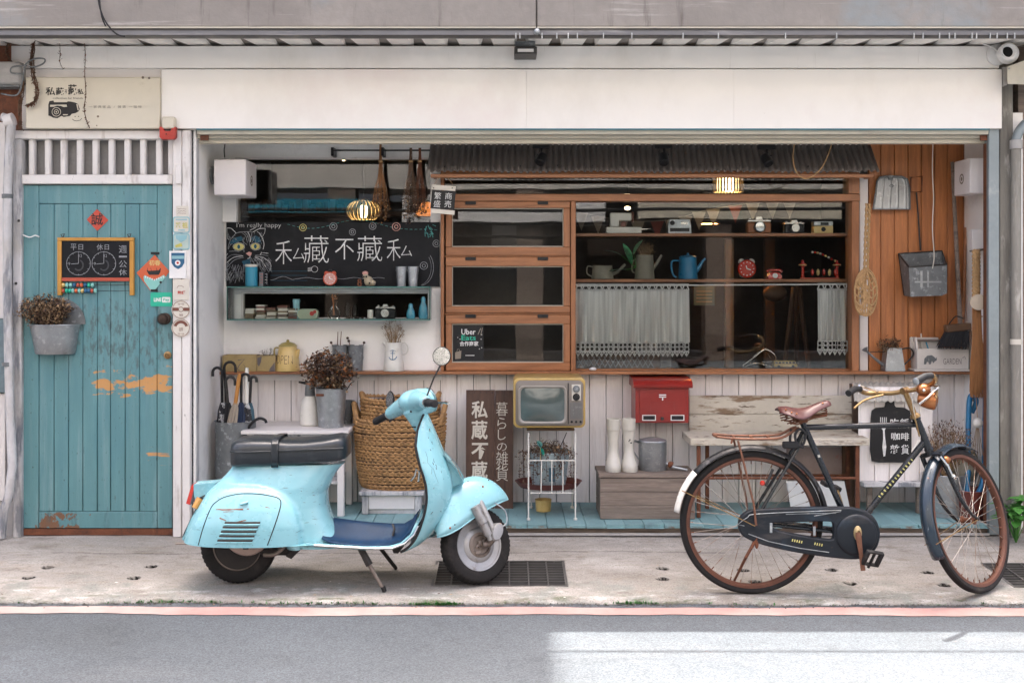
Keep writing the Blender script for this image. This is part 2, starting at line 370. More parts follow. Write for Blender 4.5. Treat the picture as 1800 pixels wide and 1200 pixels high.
mk('rust', (.17, .06, .028), .75, .2, var=.35, vs=12, layers=[((.07, .03, .018), 16, .52, .7), ((.3, .13, .06), 22, .6, .75)], bump=.25, bs=120)
mk('chrome', (.62, .61, .58), .22, 1, var=.1, vs=20, layers=[((.25, .17, .1), 26, .62, .74)], bump=.03)
mk('brass', (.36, .24, .11), .36, .85, var=.2, vs=20, layers=[((.2, .1, .045), 16, .5, .7)], bump=.08)
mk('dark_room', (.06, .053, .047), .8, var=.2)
mk('grey_board', (.22, .21, .2), .6, var=.15)
mk('glow_warm', (1, .7, .35), .5, var=0, bump=0, emit=(1, .72, .40, 3))
mk('glow_orange', (1, .35, .08), .5, var=0, bump=0, emit=(1, .3, .05, .1))
mk('gold_shade', (.78, .62, .34), .35, .2, var=.1)
mk('blue_enamel', (.02, .19, .36), .3, var=.06, coat=.4)
mk('teal_plastic', (.03, .25, .36), .4, var=.05)
mk_glass('window_glass', (.93, .95, .95)); mk_glass('case_glass', (.965, .99, .985), 1.3)
mk('glass_edge', (.06, .17, .145), .15, var=.05, coat=.5)
mk('mirror', (.6, .62, .63), .04, 1, var=0, bump=0)
# ================================================================== setting: ground, road, pavement
YB = .65                                    # back wall of the shop bay
def gz(y): return -.01 + .055 * y           # the pavement falls towards the road
def gy(py): k = (py - HY) / FPX; return (EYE + .01 - k * DIST) / (k + .055)
def G(px, py): y = gy(py); return Vector((X(px, y), y, gz(y)))
def mk_asphalt():
    m = mk('asphalt',(.07,.081,.092),.85,var=.12,vs=1.3,layers=[((.056,.064,.071),.9,.55,.75),((.04,.045,.05),2.3,.62,.74,(.5,1.6,1)),((.092,.1,.108),1.4,.55,.75,(.4,1.5,1)),((.05,.056,.062),6,.6,.75)],bump=.5,bs=230,bd=.006)
    nt = m.node_tree; N = nt.nodes; L = nt.links; b = N['Principled BSDF']; src = b.inputs['Base Color'].links[0].from_socket
    geo = N.new('ShaderNodeNewGeometry'); v = N.new('ShaderNodeTexVoronoi'); v.inputs['Scale'].default_value = 190; L.new(geo.outputs['Position'], v.inputs['Vector'])
    hs = N.new('ShaderNodeSeparateColor'); L.new(v.outputs['Color'], hs.inputs[0])
    r = N.new('ShaderNodeMapRange'); r.inputs[1].default_value = 0; r.inputs[2].default_value = 1; r.inputs[3].default_value = .68; r.inputs[4].default_value = 1.4; L.new(hs.outputs[0], r.inputs[0])
    x = N.new('ShaderNodeVectorMath'); x.operation = 'SCALE'; L.new(src, x.inputs[0]); L.new(r.outputs[0], x.inputs['Scale']); L.new(x.outputs[0], b.inputs['Base Color'])
    return m
mk_asphalt()
mk('road_red', (.37, .215, .195), .8, var=.14, vs=3, layers=[((.24, .2, .195), 30, .6, .74), ((.42, .33, .30), 1.3, .42, .66), ((.36, .13, .11), 3, .64, .72)], bump=.4, bs=230)
mk('earth', (.12, .11, .1), .9)
struct(MB().box(-150, 150, -150, 150, -.6, -.16).build('ground', 'earth', smooth=False))
road = MB(); road.grid(lambda u, v: (-60 + 120 * u, -13.5 + 12.75 * v, -.088), 60, 12)
struct(road.build('road', 'asphalt'))
def edge_y(x): return -1.062 - .0065 * x + .008 * sin(3.1 * x) + .006 * sin(7.7 * x + 1) + .004 * sin(23 * x) + .003 * sin(61 * x)
rl = MB()
def rlf(u, v):
    x = -30 + 60 * u; n = .005 * sin(9 * x) + .006 * sin(3.3 * x + 2) + .003 * sin(31 * x + v * 3)
    y = -1.121 - .005 * x * (abs(x) < 4) + n - v * (.118 - .012 * sin(2.1 * x)); return (x, y, -.0845)
rl.grid(rlf, 3000, 1)
o = struct(rl.build('road_line', 'road_red', smooth=False))
# pavement: fine sheet with drilled pits, a ragged edge and two openings for the gratings
def mk_pave():
    m = mk('pavement_concrete', (.315, .293, .267), .85, var=.22, vs=1.8, st=(.8, 1.2, 1), layers=[
        ((.42,.40,.375),2.2,.5,.75,(.8,1.3,1)),((.21,.19,.165),1.5,.5,.72,(.8,1.3,1)),((.15,.13,.11),6,.56,.74,(.8,1.4,1)),((.25,.22,.175),13,.54,.72,(.45,2,1)),((.3,.25,.2),3,.42,.6,(.6,1.6,1),dict(box=(-3.4,-1.2,-.05,.1),gain=.22,soft=.5)),((.23,.235,.215),7,.46,.62,(1,1,1),dict(zr=(-.2,-.047),gain=.25,soft=.012)),((.46,.455,.43),11,.52,.68,(.7,1.4,1),dict(zr=(-.2,-.055),gain=.25,soft=.006)),((.085,.10,.055),10,.5,.66,(.6,2,1),dict(zr=(-.2,-.062),gain=.2,soft=.008)),((.14,.13,.11),34,.63,.73),((.13,.12,.105),120,.53,.68),((.5,.485,.46),100,.6,.74),((.55,.53,.49),40,.66,.76)],bump=.45,bs=45,bd=.008)
    nt = m.node_tree; N = nt.nodes; L = nt.links; b = N['Principled BSDF']; src = b.inputs['Base Color'].links[0].from_socket
    a = N.new('ShaderNodeAttribute');a.attribute_name = 'dark_mask';x = N.new('ShaderNodeMix');x.data_type = 'RGBA';L.new(a.outputs['Fac'],x.inputs[0]);L.new(src,x.inputs[6]);x.inputs[7].default_value = (.006,.005,.004,1);b.inputs['Specular IOR Level'].default_value = .15;L.new(x.outputs[2],b.inputs['Base Color'])  # mask colours pits, crack and front face towards near black
mk_pave()
PITS = [(84, 996), (50, 1014), (266, 996), (236, 1016), (1306, 1001), (1326, 1021), (1462, 1001), (1495, 1025), (1630, 1006), (1660, 1028), (1165, 999), (1165, 1017)]
PITS = [G(*p) for p in PITS]
GR1 = (X(766, -.7), X(991, -.7), gy(1028), gy(986)); GR2 = (X(1768, -.75), X(2010, -.75), gy(1030), gy(990))
def build_pavement():
    x0, x1, st = -3.35, 3.35, .0085; nx = int((x1 - x0) / st); ny = 125
    vs = []; dark_mask = []
    for i in range(nx + 1):
        x = x0 + st * i; ye = edge_y(x)
        for j in range(ny + 1):
            t = j / ny; y = .03 + (ye - .03) * t; z = gz(y) + .0016 * sin(x * 5 + y * 3) + .0012 * sin(x * 17 - y * 13); d = 0
            for p in PITS:
                if abs(x - p.x) < .045:
                    r = sqrt(((x - p.x) / 1.0) ** 2 + ((y - p.y) / .82) ** 2) + .003 * sin(3 * math.atan2(y - p.y, x - p.x) + p.x * 9)
                    if r < .03: q = min(1, (.03 - r) / .009); z -= .03 * q; d = max(d, 1)
                    elif r < .035: d = max(d, (.035 - r) / .006)
            if t > .965: z -= .012 * ((t - .965) / .035) ** 2
            c = -.30 + .012 * sin(4 * x) + .02 * sin(1.3 * x)                 # a crack where two pours meet
            if -2.5 < x < 1.2 and abs(y - c) < .0075: z -= .006; d = max(d, .55)
            vs.append((x, y, z)); dark_mask.append(d)
    for i in range(nx + 1):                                                 # the broken front face
        x = x0 + st * i; vs.append((x, edge_y(x) - .004, -.11)); dark_mask.append(.7)
    fs = []; W = ny + 1; B = (nx + 1) * W
    for i in range(nx):
        for j in range(ny):
            a = vs[i * W + j]; cx, cy = a[0] + st / 2, a[1] - .007
            if any(g[0] < cx < g[1] and g[2] < cy < g[3] for g in (GR1, GR2)): continue
            fs.append((i * W + j, i * W + j + 1, (i + 1) * W + j + 1, (i + 1) * W + j))
        fs.append((i * W + ny, B + i, B + i + 1, (i + 1) * W + ny))
    mb = MB(); mb.add(vs, fs); o = mb.build('pavement', 'pavement_concrete', fix=True, ang=60)
    at = o.data.attributes.new('dark_mask', 'FLOAT', 'POINT'); at.data.foreach_set('value', dark_mask); struct(o)
build_pavement()
for sx in (-1, 1):
    struct(MB().box(sx * 3.35, sx * 40, -1.06, .1, -.3, -.04).build('pavement', 'pavement_concrete', smooth=False))
struct(MB().box(-3.35, 3.35, .0, YB + .1, -.1, -.012).build('pavement', 'pavement_concrete', smooth=False))
# fallen leaves and scraps
lt = MB().mat(MATS['dry_pale'] if 'dry_pale' in MATS else MATS['grey_concrete']); lt.mat(MATS['dry_brown']); lt.mat(MATS['off_white'])
for i in range(46):
    x = random.uniform(-3.2,3.2);y = random.choice((random.uniform(-1.05,-.05),edge_y(x) - random.uniform(.0,.06),random.uniform(-1.03,-.95)));z = gz(y) + .003 if y > edge_y(x) + .01 else -.083
    lt.mat(MATS[random.choice(('dry_pale','dry_brown','off_white'))]);a = random.uniform(0,6.28);l = random.uniform(.008,.028);lt.leaf((x,y,z),(cos(a),sin(a),.08),l,l * random.uniform(.3,.6),.35)
o = lt.build('leaf_litter', None, fix=False); o['kind'] = 'stuff'
# gratings over the drain
def grating(g, label):
    y0, y1 = g[2] - .012, g[3] + .012; zc = gz((y0 + y1) / 2); t = thing('drain_grate', label, 'drain grate', ((g[0] + g[1]) / 2, (y0 + y1) / 2, zc))
    sl = Matrix.Rotation(math.atan(.055), 3, 'X')
    pit = MB(); a, b = g[0] - .015, g[1] + .015
    pit.box(a,b,y0,y1,zc - .32,zc - .3);pit.box(a,b,y0 - .01,y0,zc - .32,zc - .03);pit.box(a,b,y1,y1 + .01,zc - .32,zc - .03);pit.box(a - .01,a,y0,y1,zc - .32,zc - .03);pit.box(b,b + .01,y0,y1,zc - .32,zc - .03)
    pit.build('drain_pit', 'dark_room', t, smooth=False)
    def bar(mb, x0, x1, ya, yb, h0, h1):
        zm = gz((ya + yb) / 2); mb.box(x0, x1, ya, yb, zm + h0, zm + h1)
    f = MB();bar(f,a,b,y0,y0 + .012,-.035,.001);bar(f,a,b,y1 - .012,y1,-.035,.001);f.add([(x,y,gz(y) + h) for x in (a,a + .012) for y in (y0 + .012,y1 - .012) for h in (-.035,.001)],[(0,1,3,2),(4,6,7,5),(0,4,5,1),(2,3,7,6),(0,2,6,4),(1,5,7,3)]);f.add([(x,y,gz(y) + h) for x in (b - .012,b) for y in (y0 + .012,y1 - .012) for h in (-.035,.001)],[(0,1,3,2),(4,6,7,5),(0,4,5,1),(2,3,7,6),(0,2,6,4),(1,5,7,3)])
    f.build('frame', 'gutter_metal', t, smooth=False)
    bars = MB(); n = 10
    for i in range(1, n): yy = y0 + (y1 - y0) * i / n; bar(bars, a + .012, b - .012, yy - .004, yy + .004, -.026, -.003)
    bars.build('bars', 'gutter_metal', t, smooth=False)
    k = MB(); nn = 7
    for i in range(1,nn): xx = a + (b - a) * i / nn;k.add([(x,y,gz(y) + h) for x in (xx - .004,xx + .004) for y in (y0 + .012,y1 - .012) for h in (-.02,-.001)],[(0,1,3,2),(4,6,7,5),(0,4,5,1),(2,3,7,6),(0,2,6,4),(1,5,7,3)])
    k.build('cross_bars', 'gutter_metal', t, smooth=False)
grating(GR1, 'black iron drain grate under the scooter front wheel'); grating(GR2, 'black iron drain grate at the pavement beside the green plant')
# weeds and grit along the pavement edge
wd = MB()
for i in range(230):
    x = random.choice((random.gauss(-.75, .3), random.uniform(-3.2, 3.2), random.gauss(.62, .06), random.gauss(-.36, .05), random.gauss(-.28, .03), random.gauss(-1.6, .15)))
    if abs(x) > 3.3: continue
    for _ in range(3):
        y = edge_y(x) - random.uniform(.0,.014);wd.leaf((x + random.uniform(-.012,.012),y,-.086),(random.uniform(-1,1),random.uniform(-1,.2),random.uniform(.5,1.6)),random.uniform(.008,.024),random.uniform(.004,.01))
o = wd.build('weeds', 'leaf_green', fix=False); o['kind'] = 'stuff'
gr = MB()
for i in range(1500):
    x = random.uniform(-3.3, 3.3); y = edge_y(x) - abs(random.gauss(0, .022)) - .002; r = random.uniform(.0015, .005)
    gr.ball((x, y, -.086 + r * .5), r, 5, 3, (1, 1, .7))
o = gr.build('grit', 'earth', smooth=False, fix=False); o['kind'] = 'stuff'

# ================================================================== the shop building
SH = thing('shop_building', 'white single storey shop front with deep open bay under a grey concrete beam', 'shop', (0, YB, 0))
# upper fascia boards
MB().pbox(60, 81, 1757, 120.4, -.02, .05, .004).build('fascia_board', 'fascia_brightened', SH)
for a, e in ((283.5, 925), (925.15, 1290), (1290.15, 1761)):
    MB().pbox(a, 122, e, 226, -.03, .05, .0008).build('fascia_panel', 'fascia_paint', SH)
MB().pbox(38, 121, 283, 227, 0, .05, .004).build('fascia_panel', 'white_paint', SH)
MB().pbox(20, 81, 60, 120, 0, .05).build('fascia_board', 'white_paint', SH)
# shutter rails under the fascia
for t, u, y0, y1 in ((228, 236.5, .0, .1), (237.5, 243.5, .035, .1), (244.5, 252, .075, .13)):
    MB().pbox(346, t, 1738, u, y0, y1, .003).build('shutter_rail', 'rail_paint' if t < 240 else 'cream_paint', SH)
MB().pbox(345, 226.3, 1740, 227.9, -.022, .03).build('rail_edge', 'teal_plastic', SH)
for px, q in ((352, 14), (1724, 14)): MB().pbox(px, 238, px + q, 247, .02, .034).build('rail_bracket', 'rust', SH)
# bay: soffit, sides, back
zs = 2.44
MB().box(X(346, 0), 2.93, .13, YB, zs, zs + .06).build('soffit', 'lilac_paint', SH)
xl = X(345.5, .03); xr = 2.904
MB().box(xl - .07, xl, .02, YB + .1, .02, zs, .003).build('side_wall', 'lilac_paint', SH)
MB().box(xr, xr + .1, .06, YB + .1, .02, zs).build('side_wall', 'lilac_paint', SH)
# back wall built round its openings (photo rectangles at the back plane)
def wallp(a, t, e, u, y0=YB, y1=YB + .1, n='back_wall', m='lilac_paint', b=0): return MB().pbox(a, t, e, u, y0, y1, b).build(n, m, SH)
wallp(372, 215, 776, 279, n='wall_header'); wallp(372, 279.2, 416, 391); wallp(757, 279.2, 776, 391)
wallp(372, 391.2, 776, 516); wallp(372, 516.2, 424, 561); wallp(752, 516.2, 776, 561); wallp(372, 561.2, 776, 668)
wallp(776.2, 215, 1512, 304, n='wall_header')
MB().pbox(413, 277, 759, 279.5, YB - .015, YB + .05).build('window_frame', 'frame_paint', SH)
MB().pbox(417.5, 280, 757, 390, YB + .02, YB + .025).build('pane', 'window_glass', SH, smooth=False)
MB().pbox(413, 279.8, 417, 389, YB - .012, YB + .05).build('window_frame', 'frame_paint', SH)
MB().pbox(1511, 311, 1526, 651, YB - .02, YB + .05, .002).build('white_batten', 'white_paint', SH)
# orange wooden panelling at the right
wp = MB().pbox(1511, 215, 1700, 655, YB + .03, YB + .1).build('wood_panelling', 'dark_room', SH)
jx = [1527, 1548.3, 1572.3, 1596.3, 1619.5, 1643, 1665.4, 1694]
for i in range(7):
    q = random.uniform(-.003, .003); MB().pbox(jx[i] + .35, 215, jx[i + 1] - .35, 652, YB + q, YB + .03 - .001, .003).build('plank', 'orange_wood', wp)
MB().pbox(1694.5, 215, 1700, 652, YB - .01, YB + .03).build('trim', 'cabinet_upright', wp)
# white matchboard under the window ledge
mbd = MB().pbox(372, 656, 1712, 883, YB + .018, YB + .1).build('matchboard', 'dark_room', SH)
x = 395.; pk = None; wpx = 29.15
zt, zb = Z(656, YB), Z(883, YB); wd_ = S(wpx, YB) - .0035
pm = MB().box(-wd_ / 2, wd_ / 2, 0, .017, 0, zt - zb, .003).mesh('plank'); pm.materials.append(m_['board_paint'])
for i in range(45):
    inst(pm, 'plank', mbd, (X(x + wpx / 2, YB), YB + random.uniform(-.002, .002), zb)); x += wpx
# deck of teal planks
mk('deck_paint',(.19,.33,.345),.5,var=.14,vs=4,rand=.12,st=(5,1,1),layers=[((.18,.13,.09),9,.56,.66,(1,1,1),dict(box=(-9,9,-.5,.053),gain=.3,soft=.002)),((.10,.085,.07),7,.64,.78,(6,1.2,1)),((.055,.09,.1),3,.55,.8)],bump=.15,bs=30)
dk = MB().box(xl, 2.78, .05, YB, .012, .038).build('deck', 'dark_room', SH)
xx = xl + .004; i = 0
while xx < 2.76:
    w_ = .112 + random.uniform(-.004, .004); e = random.choice((0, 0, 0, .006, .012, .02)) ; z = .06 + random.uniform(-.0025, .0025)
    b = MB(); x1 = min(xx + w_ - .003, 2.775); y0 = -.012 + e + random.uniform(0, .006)
    if e: b.poly([(xx,y0 - .01,.0405),(x1,y0 - .012,.0405),(x1,YB,.0405),(xx,YB,.0405)],(0,0,.001));b.poly([(xx,y0 + random.uniform(0,.02),z - .019),(xx + w_ * .4,y0,z - .019),(x1,y0 + random.uniform(0,.03),z - .019),(x1,YB,z - .019),(xx,YB,z - .019)],(0,0,.019))
    else: b.box(xx, x1, y0, YB, z - .019, z, .0025)
    b.build('plank', 'deck_paint', dk); xx += w_
MB().box(xl, 2.78, .02, .05, .0, .036).build('bearer', 'old_wood', dk)
MB().box(xl, 2.78, -.012, .0, .0, .012).build('deck_kerb', 'grey_concrete', dk)
# window ledge
led = MB().pbox(386, 653, 1706, 658, .535, YB, .003).build('window_ledge', 'cabinet_wood', SH)
# ---- door bay
MB().pbox(24, 229, 305, 244.5, .0, .08, .005).build('door_head', 'frame_paint', SH)
MB().pbox(38, 307, 303, 323.5, -.005, .08, .005).build('door_lintel', 'frame_paint', SH)
MB().pbox(22, 245, 37.5, 945, -.01, .08, .005).build('door_jamb', 'old_frame_paint', SH)
for a, e, y0 in ((303.5, 319, -.012), (319.8, 334.5, -.016)): MB().pbox(a, 229, e, 944, y0, .08, .004).build('door_jamb', 'frame_paint', SH)
MB().pbox(335.5, 229, 340, 942, .02, .08).build('jamb_strip', 'black_paint', SH)
MB().pbox(340.6, 229, 346, 942, .03, .08, .002).build('jamb_strip', 'old_frame_paint', SH)
MB().pbox(308, 290, 318.5, 323, -.03, -.013, .003).build('jamb_block', 'frame_paint', SH)
tg = MB().pbox(30, 240, 312, 310, .075, .085).build('transom', 'grey_board', SH)
bm_ = MB().box(-S(5.2, .01), S(5.2, .01), -.02, .02, 0, Z(243, .01) - Z(308, .01), .007).mesh('bar'); bm_.materials.append(m_['frame_paint'])
for px in (57.5, 85.5, 113, 141.5, 169, 197, 225, 252.5, 280.5, 302): inst(bm_, 'bar', tg, (X(px, .04), .04, Z(308, .01)))
mk('door_paint', (.105, .245, .262), .5, var=.1, vs=3, st=(5, 1, .5), layers=[
    ((.19,.32,.33),3,.5,.75,(6,1,.35)),((.075,.2,.235),2.2,.5,.7,(4,1,.5)),((.075,.13,.135),16,.44,.6,(2.5,1,1),dict(box=(-2.5,-1.9,.95,1.36),gain=.2,soft=.12)),((.035,.07,.075),26,.62,.7,(3,1,1)),
    ((.52,.27,.095),8,.44,.47,(.8,1,1.8),dict(box=(-2.41,-1.86,.775,.965),gain=.34,soft=.075)),((.17,.085,.045),7,.53,.545,(1.6,1,1.2),dict(box=(-2.75,-2.3,.0,.14),gain=.3,soft=.02)),
    ((.5,.26,.1),6,.56,.6,(.5,1,6),dict(box=(-2.12,-1.9,.36,.53),gain=.4,soft=.05)),((.035,.08,.09),6,.55,.75,(3,1,.6),dict(zr=(-.1,.22),gain=.25,soft=.1)),((.04,.1,.11),20,.67,.74,(4,1,.5))],bump=.12,bs=24,bst=(5,1,.5))
dr = MB().pbox(38.5, 325.5, 302.5, 928, .045, .075).build('door', 'dark_room', SH)
for a, t, e, u in ((38.5, 325.5, 68, 928), (276.5, 325.5, 302.5, 928)): MB().pbox(a, t, e, u, .02, .045, .003).build('stile', 'door_paint', dr)
for t, u in ((325.5, 358), (899, 928)): MB().pbox(68.3, t, 276.2, u, .02, .045, .003).build('rail', 'door_paint', dr)
jx = [68.4, 95, 120.6, 145.5, 171, 194.4, 220, 245.4, 276.2]
for a, e in zip(jx, jx[1:]): MB().pbox(a + .3, 358.5, e - .3, 898.5, .0215 + random.uniform(0, .0012), .045, .0035).build('plank', 'door_paint', dr)
MB().pbox(38, 929, 303, 940, .02, .1).build('threshold', 'rust', SH)
mk('dark_bronze', (.05, .035, .028), .4, .7, var=.3)
k = MB();k.lathe([(.016,0),(.034,.004),(.034,.01),(.014,.016),(.014,.03),(.03,.04),(.033,.055),(.024,.07),(0,.074)],P(291,560,.02),20,(0,-1,0));k.build('door_knob','dark_bronze',dr)
k = MB(); k.lathe([(.022, 0), (.022, .008), (.012, .012), (.01, .006), (0, .006)], P(295, 624, .02), 18, (0, -1, 0)); k.build('lock', 'brass', dr)
for py in (388, 498): MB().ball(P(33 if py < 400 else 28, py, -.012), .008).build('hinge_pin', 'dark_metal', SH)
# ---- right hand post and wall end
MB().pbox(1738,226,1757,940,.0,.06,.004).build('metal_post','post_metal' if 'post_metal' in m_ else mk('post_metal',(.25,.29,.3),.5,.4,var=.12,vs=4,layers=[((.42,.44,.44),6,.6,.8),((.1,.1,.1),12,.66,.8)]),SH)
MB().pbox(1733.5, 252, 1737.6, 940, .03, .07).build('post_edge', 'rust', SH)
wo = mk('weathered_wall', (.25, .235, .205), .85, var=.25, vs=3, st=(3, 3, .5), layers=[((.12, .11, .095), 4, .5, .7, (4, 4, .4)), ((.42, .4, .36), 7, .57, .7, (3, 3, .6))], bump=.4, bs=25)
MB().pbox(1757.5, 80, 1781, 950, .03, .12, .004).build('timber_post', 'weathered_wall', SH)
MB().pbox(1790, 80, 1850, 950, .1, .2).build('end_wall', 'old_wood', SH)
# ---- window joinery
def bar(a, t, e, u, y0, y1, n='frame_rail', m='cabinet_wood', par=None): return MB().pbox(a, t, e, u, y0, y1, .002).build(n, m, par or SH)
win = MB().pbox(778.5, 341, 1512, 353.5, YB - .06, YB + .08, .003).build('shop_window', 'cabinet_wood', SH)
bar(774.5,300,780.5,652,YB - .055,YB + .08,'upright','cabinet_upright',win);bar(1003.5,354,1012,652,YB - .055,YB + .08,'upright','cabinet_upright',win);bar(1497.5,354,1510.5,652,YB - .055,YB + .08,'upright','cabinet_upright',win)
bar(1492, 303, 1511, 340.6, YB - .05, YB + .08, 'upright', 'cabinet_upright', win); bar(781, 300, 1491, 307, YB - .05, YB + .08, 'frame_rail', 'cabinet_wood', win)
MB().pbox(780.8, 307.3, 1491.5, 340.6, YB + .01, YB + .014).build('pane', 'window_glass', win, smooth=False)
MB().pbox(1012.3, 354, 1497.2, 652, YB + .01, YB + .015).build('pane', 'window_glass', win, smooth=False)
bar(1012.4, 648.5, 1497, 652.8, YB - .02, YB + .06, 'frame_rail', 'cabinet_wood', win)
for t, u in ((410, 415.5), (490.5, 496)): MB().pbox(1012.5, t, 1499, u, YB + .045, YB + .26, .002).build('shelf', 'cabinet_wood', win)
# three glazed cabinets
for i, (t, u, gt, gu, c) in enumerate(((348, 449, 366, 434, 0), (452, 549.5, 468, 538, 0), (553, 651, 569, 637, 0))):
    cw = MB().pbox(783.5, t + 6 if not i else t, 1002.5, gt - .3, YB - .045, YB + .0, .003).build('cabinet_flap', 'cabinet_wood', SH)
    MB().pbox(783.5, gu + .3, 1002.5, u, YB - .045, YB, .003).build('rail', 'cabinet_wood', cw)
    MB().pbox(783.5, gt, 794.5, gu, YB - .045, YB, .003).build('stile', 'cabinet_upright', cw); MB().pbox(990.5, gt, 1002.5, gu, YB - .045, YB, .003).build('stile', 'cabinet_upright', cw)
    MB().pbox(794.7, gt + .2, 990.3, gu - .2, YB - .02, YB - .016).build('pane', 'window_glass', cw, smooth=False)
    for a,t0,e,u0 in ((794.5,gt,990.5,gt + 1.6),(794.5,gu - 1.6,990.5,gu),(794.5,gt + 1.6,796,gu - 1.6),(989,gt + 1.6,990.5,gu - 1.6)): MB().pbox(a,t0,e,u0,YB - .03,YB - .021).build('bead','rail_paint',cw)
    tt = (t + 6 if not i else t)
    for px in (818, 945): MB().pbox(px, tt - .5, px + 18.5, tt + 5.5, YB - .056, YB - .0455, .001).build('latch', 'black_paint', cw)
for py in (449.6, 550.2): bar(780.8, py, 1003, py + 2, YB - .05, YB + .08, 'frame_rail', 'cabinet_wood', win)
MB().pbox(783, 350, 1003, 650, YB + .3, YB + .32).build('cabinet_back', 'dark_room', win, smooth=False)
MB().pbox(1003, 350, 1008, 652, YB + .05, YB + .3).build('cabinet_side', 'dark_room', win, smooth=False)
# corrugated awning
ya, yb_ = .63, .41; aw = MB(); xa0, xa1, xb0, xb1 = X(757, ya), X(1530, ya), X(751, yb_), X(1546, yb_); za, zb2 = Z(254, ya), Z(302, yb_)
def awf(u, v):
    ph = sin(u * 2 * pi * 71) * .0085; x = (xa0 + (xa1 - xa0) * u) * (1 - v) + (xb0 + (xb1 - xb0) * u) * v
    return (x, ya + (yb_ - ya) * v - ph * .6 - .004 * sin(u * 9) * v, za + (zb2 - za) * v + ph * .8 + .004 * sin(u * 21) * v)
aw.grid(awf, 71 * 8, 4)
awo = aw.build('awning', 'awning_metal', SH, ang=80)
md = awo.modifiers.new('t', 'SOLIDIFY'); md.thickness = .002
MB().box(xb0 + .02, xb1 - .03, yb_ + .02, yb_ + .05, zb2 - .034, zb2 - .012, .002).build('batten', 'cabinet_wood', awo)
for px in (782, 868, 915, 980, 1042, 1090, 1230, 1300, 1420, 1490):
    MB().ball(P(px, 292 + random.uniform(-2, 2), .445) + Vector((0, -.008, 0)), .0055, 8, 6).build('screw', 'dark_metal', awo)
for a, b in ((xb0 + .03, 0), (xb1 - .04, 0)): MB().box(a, a + .02, yb_ + .05, YB - .06, zb2 - .03, zb2 - .012).build('bracket', 'cabinet_wood', awo)
# ---- roof sheet, gutter, concrete beam above
rf = MB(); pr = []; xq = -3.6
zr0 = Z(79.5, 0); zr1 = Z(69, -.3)
while xq < 3.6: pr += [(xq, 0), (xq + .118, 0), (xq + .138, .026), (xq + .176, .026)]; xq += .196
def roofz(y): return zr0 + (zr1 - zr0) * (-y / .3)
vsr = [(x, y, roofz(y) + h + .003) for y in (.6, .05, -.32) for x, h in pr]; n = len(pr)
rf.add(vsr, [(i * n + j, i * n + j + 1, (i + 1) * n + j + 1, (i + 1) * n + j) for i in range(2) for j in range(n - 1)])
ro = rf.build('roof_sheet', 'fascia_paint', SH, smooth=False); md = ro.modifiers.new('t', 'SOLIDIFY'); md.thickness = .0015
gt = MB();prof = [(-.31,Z(66.5,-.33)),(-.33,Z(68.5,-.33)),(-.4,Z(68,-.4)),(-.425,Z(62,-.42)),(-.42,Z(54,-.42)),(-.43,Z(50.5,-.43)),(-.40,Z(50,-.4)),(-.40,Z(58,-.4)),(-.33,Z(62,-.33))]
gt.poly([(-3.7, y, z) for y, z in prof], (7.4, 0, 0)); gto = gt.build('gutter', 'gutter_metal', SH, ang=60)
for px in (906,913,952,978,998,1014,1060,1110,1200,1262,1380,1470,1606,1622,1651,1668,1678,1708,1716,1740,1752,1770,1783): MB().pbox(px,58,px + 1.8,68,-.429,-.42).build('bracket','zinc',gto)
bmz = mk('beam_concrete',(.245,.222,.20),.75,var=.16,vs=2,st=(1,1,1),layers=[((.18,.16,.145),3,.5,.75,(.5,1,1)),((.42,.40,.37),8,.6,.74,(.15,1,3)),((.22,.25,.26),1.1,.55,.7),((.12,.1,.09),5,.6,.75,(3,1,.3)),((.1,.09,.08),14,.68,.76,(.5,1,2))],bump=.25,bs=20)
zt_ = 3.3
for a, e in ((-8, X(942.5, -.42)), (X(944, -.42), 8)): MB().box(a, e, -.42, .9, Z(47, -.42), zt_, .004).build('concrete_beam', 'beam_concrete', SH)
for a, e in ((-8, X(942.5, -.42)), (X(944, -.42), 8)): MB().box(a, e, -.432, -.3, Z(50, -.432), Z(47.3, -.432), .003).build('drip_lip', 'rail_paint', SH)
MB().ball(P(944, 56, -.43), .018, 10, 8).build('joint_sealant', 'zinc', SH)
# upper storeys out of frame: a tall block at the left, a set-back one at the right
up = MB(); up.box(-8, .20, 1.2, 6, zt_ + .001, 17); up.build('upper_storey', 'grey_concrete', SH, smooth=False)
MB().box(.22, 8, 1.3, 6, zt_ + .001, 6.5).build('upper_storey', 'grey_concrete', SH, smooth=False)
# dark room behind the glass
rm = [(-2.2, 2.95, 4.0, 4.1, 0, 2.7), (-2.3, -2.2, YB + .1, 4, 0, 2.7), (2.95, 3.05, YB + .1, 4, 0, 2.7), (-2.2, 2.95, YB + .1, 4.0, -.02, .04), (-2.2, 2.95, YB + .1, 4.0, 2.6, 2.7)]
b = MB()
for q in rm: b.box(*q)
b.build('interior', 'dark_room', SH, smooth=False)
for sx, lab in ((-1, 'plain grey house wall beyond the blue door'), (1, 'plain grey house wall beyond the metal post')):
    h = thing('neighbour_house', lab, 'house', (sx * 5.5, .3, 0))
    q = MB(); a, e = sorted((sx * (2.93 if sx < 0 else 3.15), sx * 8)); q.box(a, e, .1 if sx < 0 else .22, 3, -.05, 3.2); q.build('wall', 'grey_concrete', h, smooth=False)
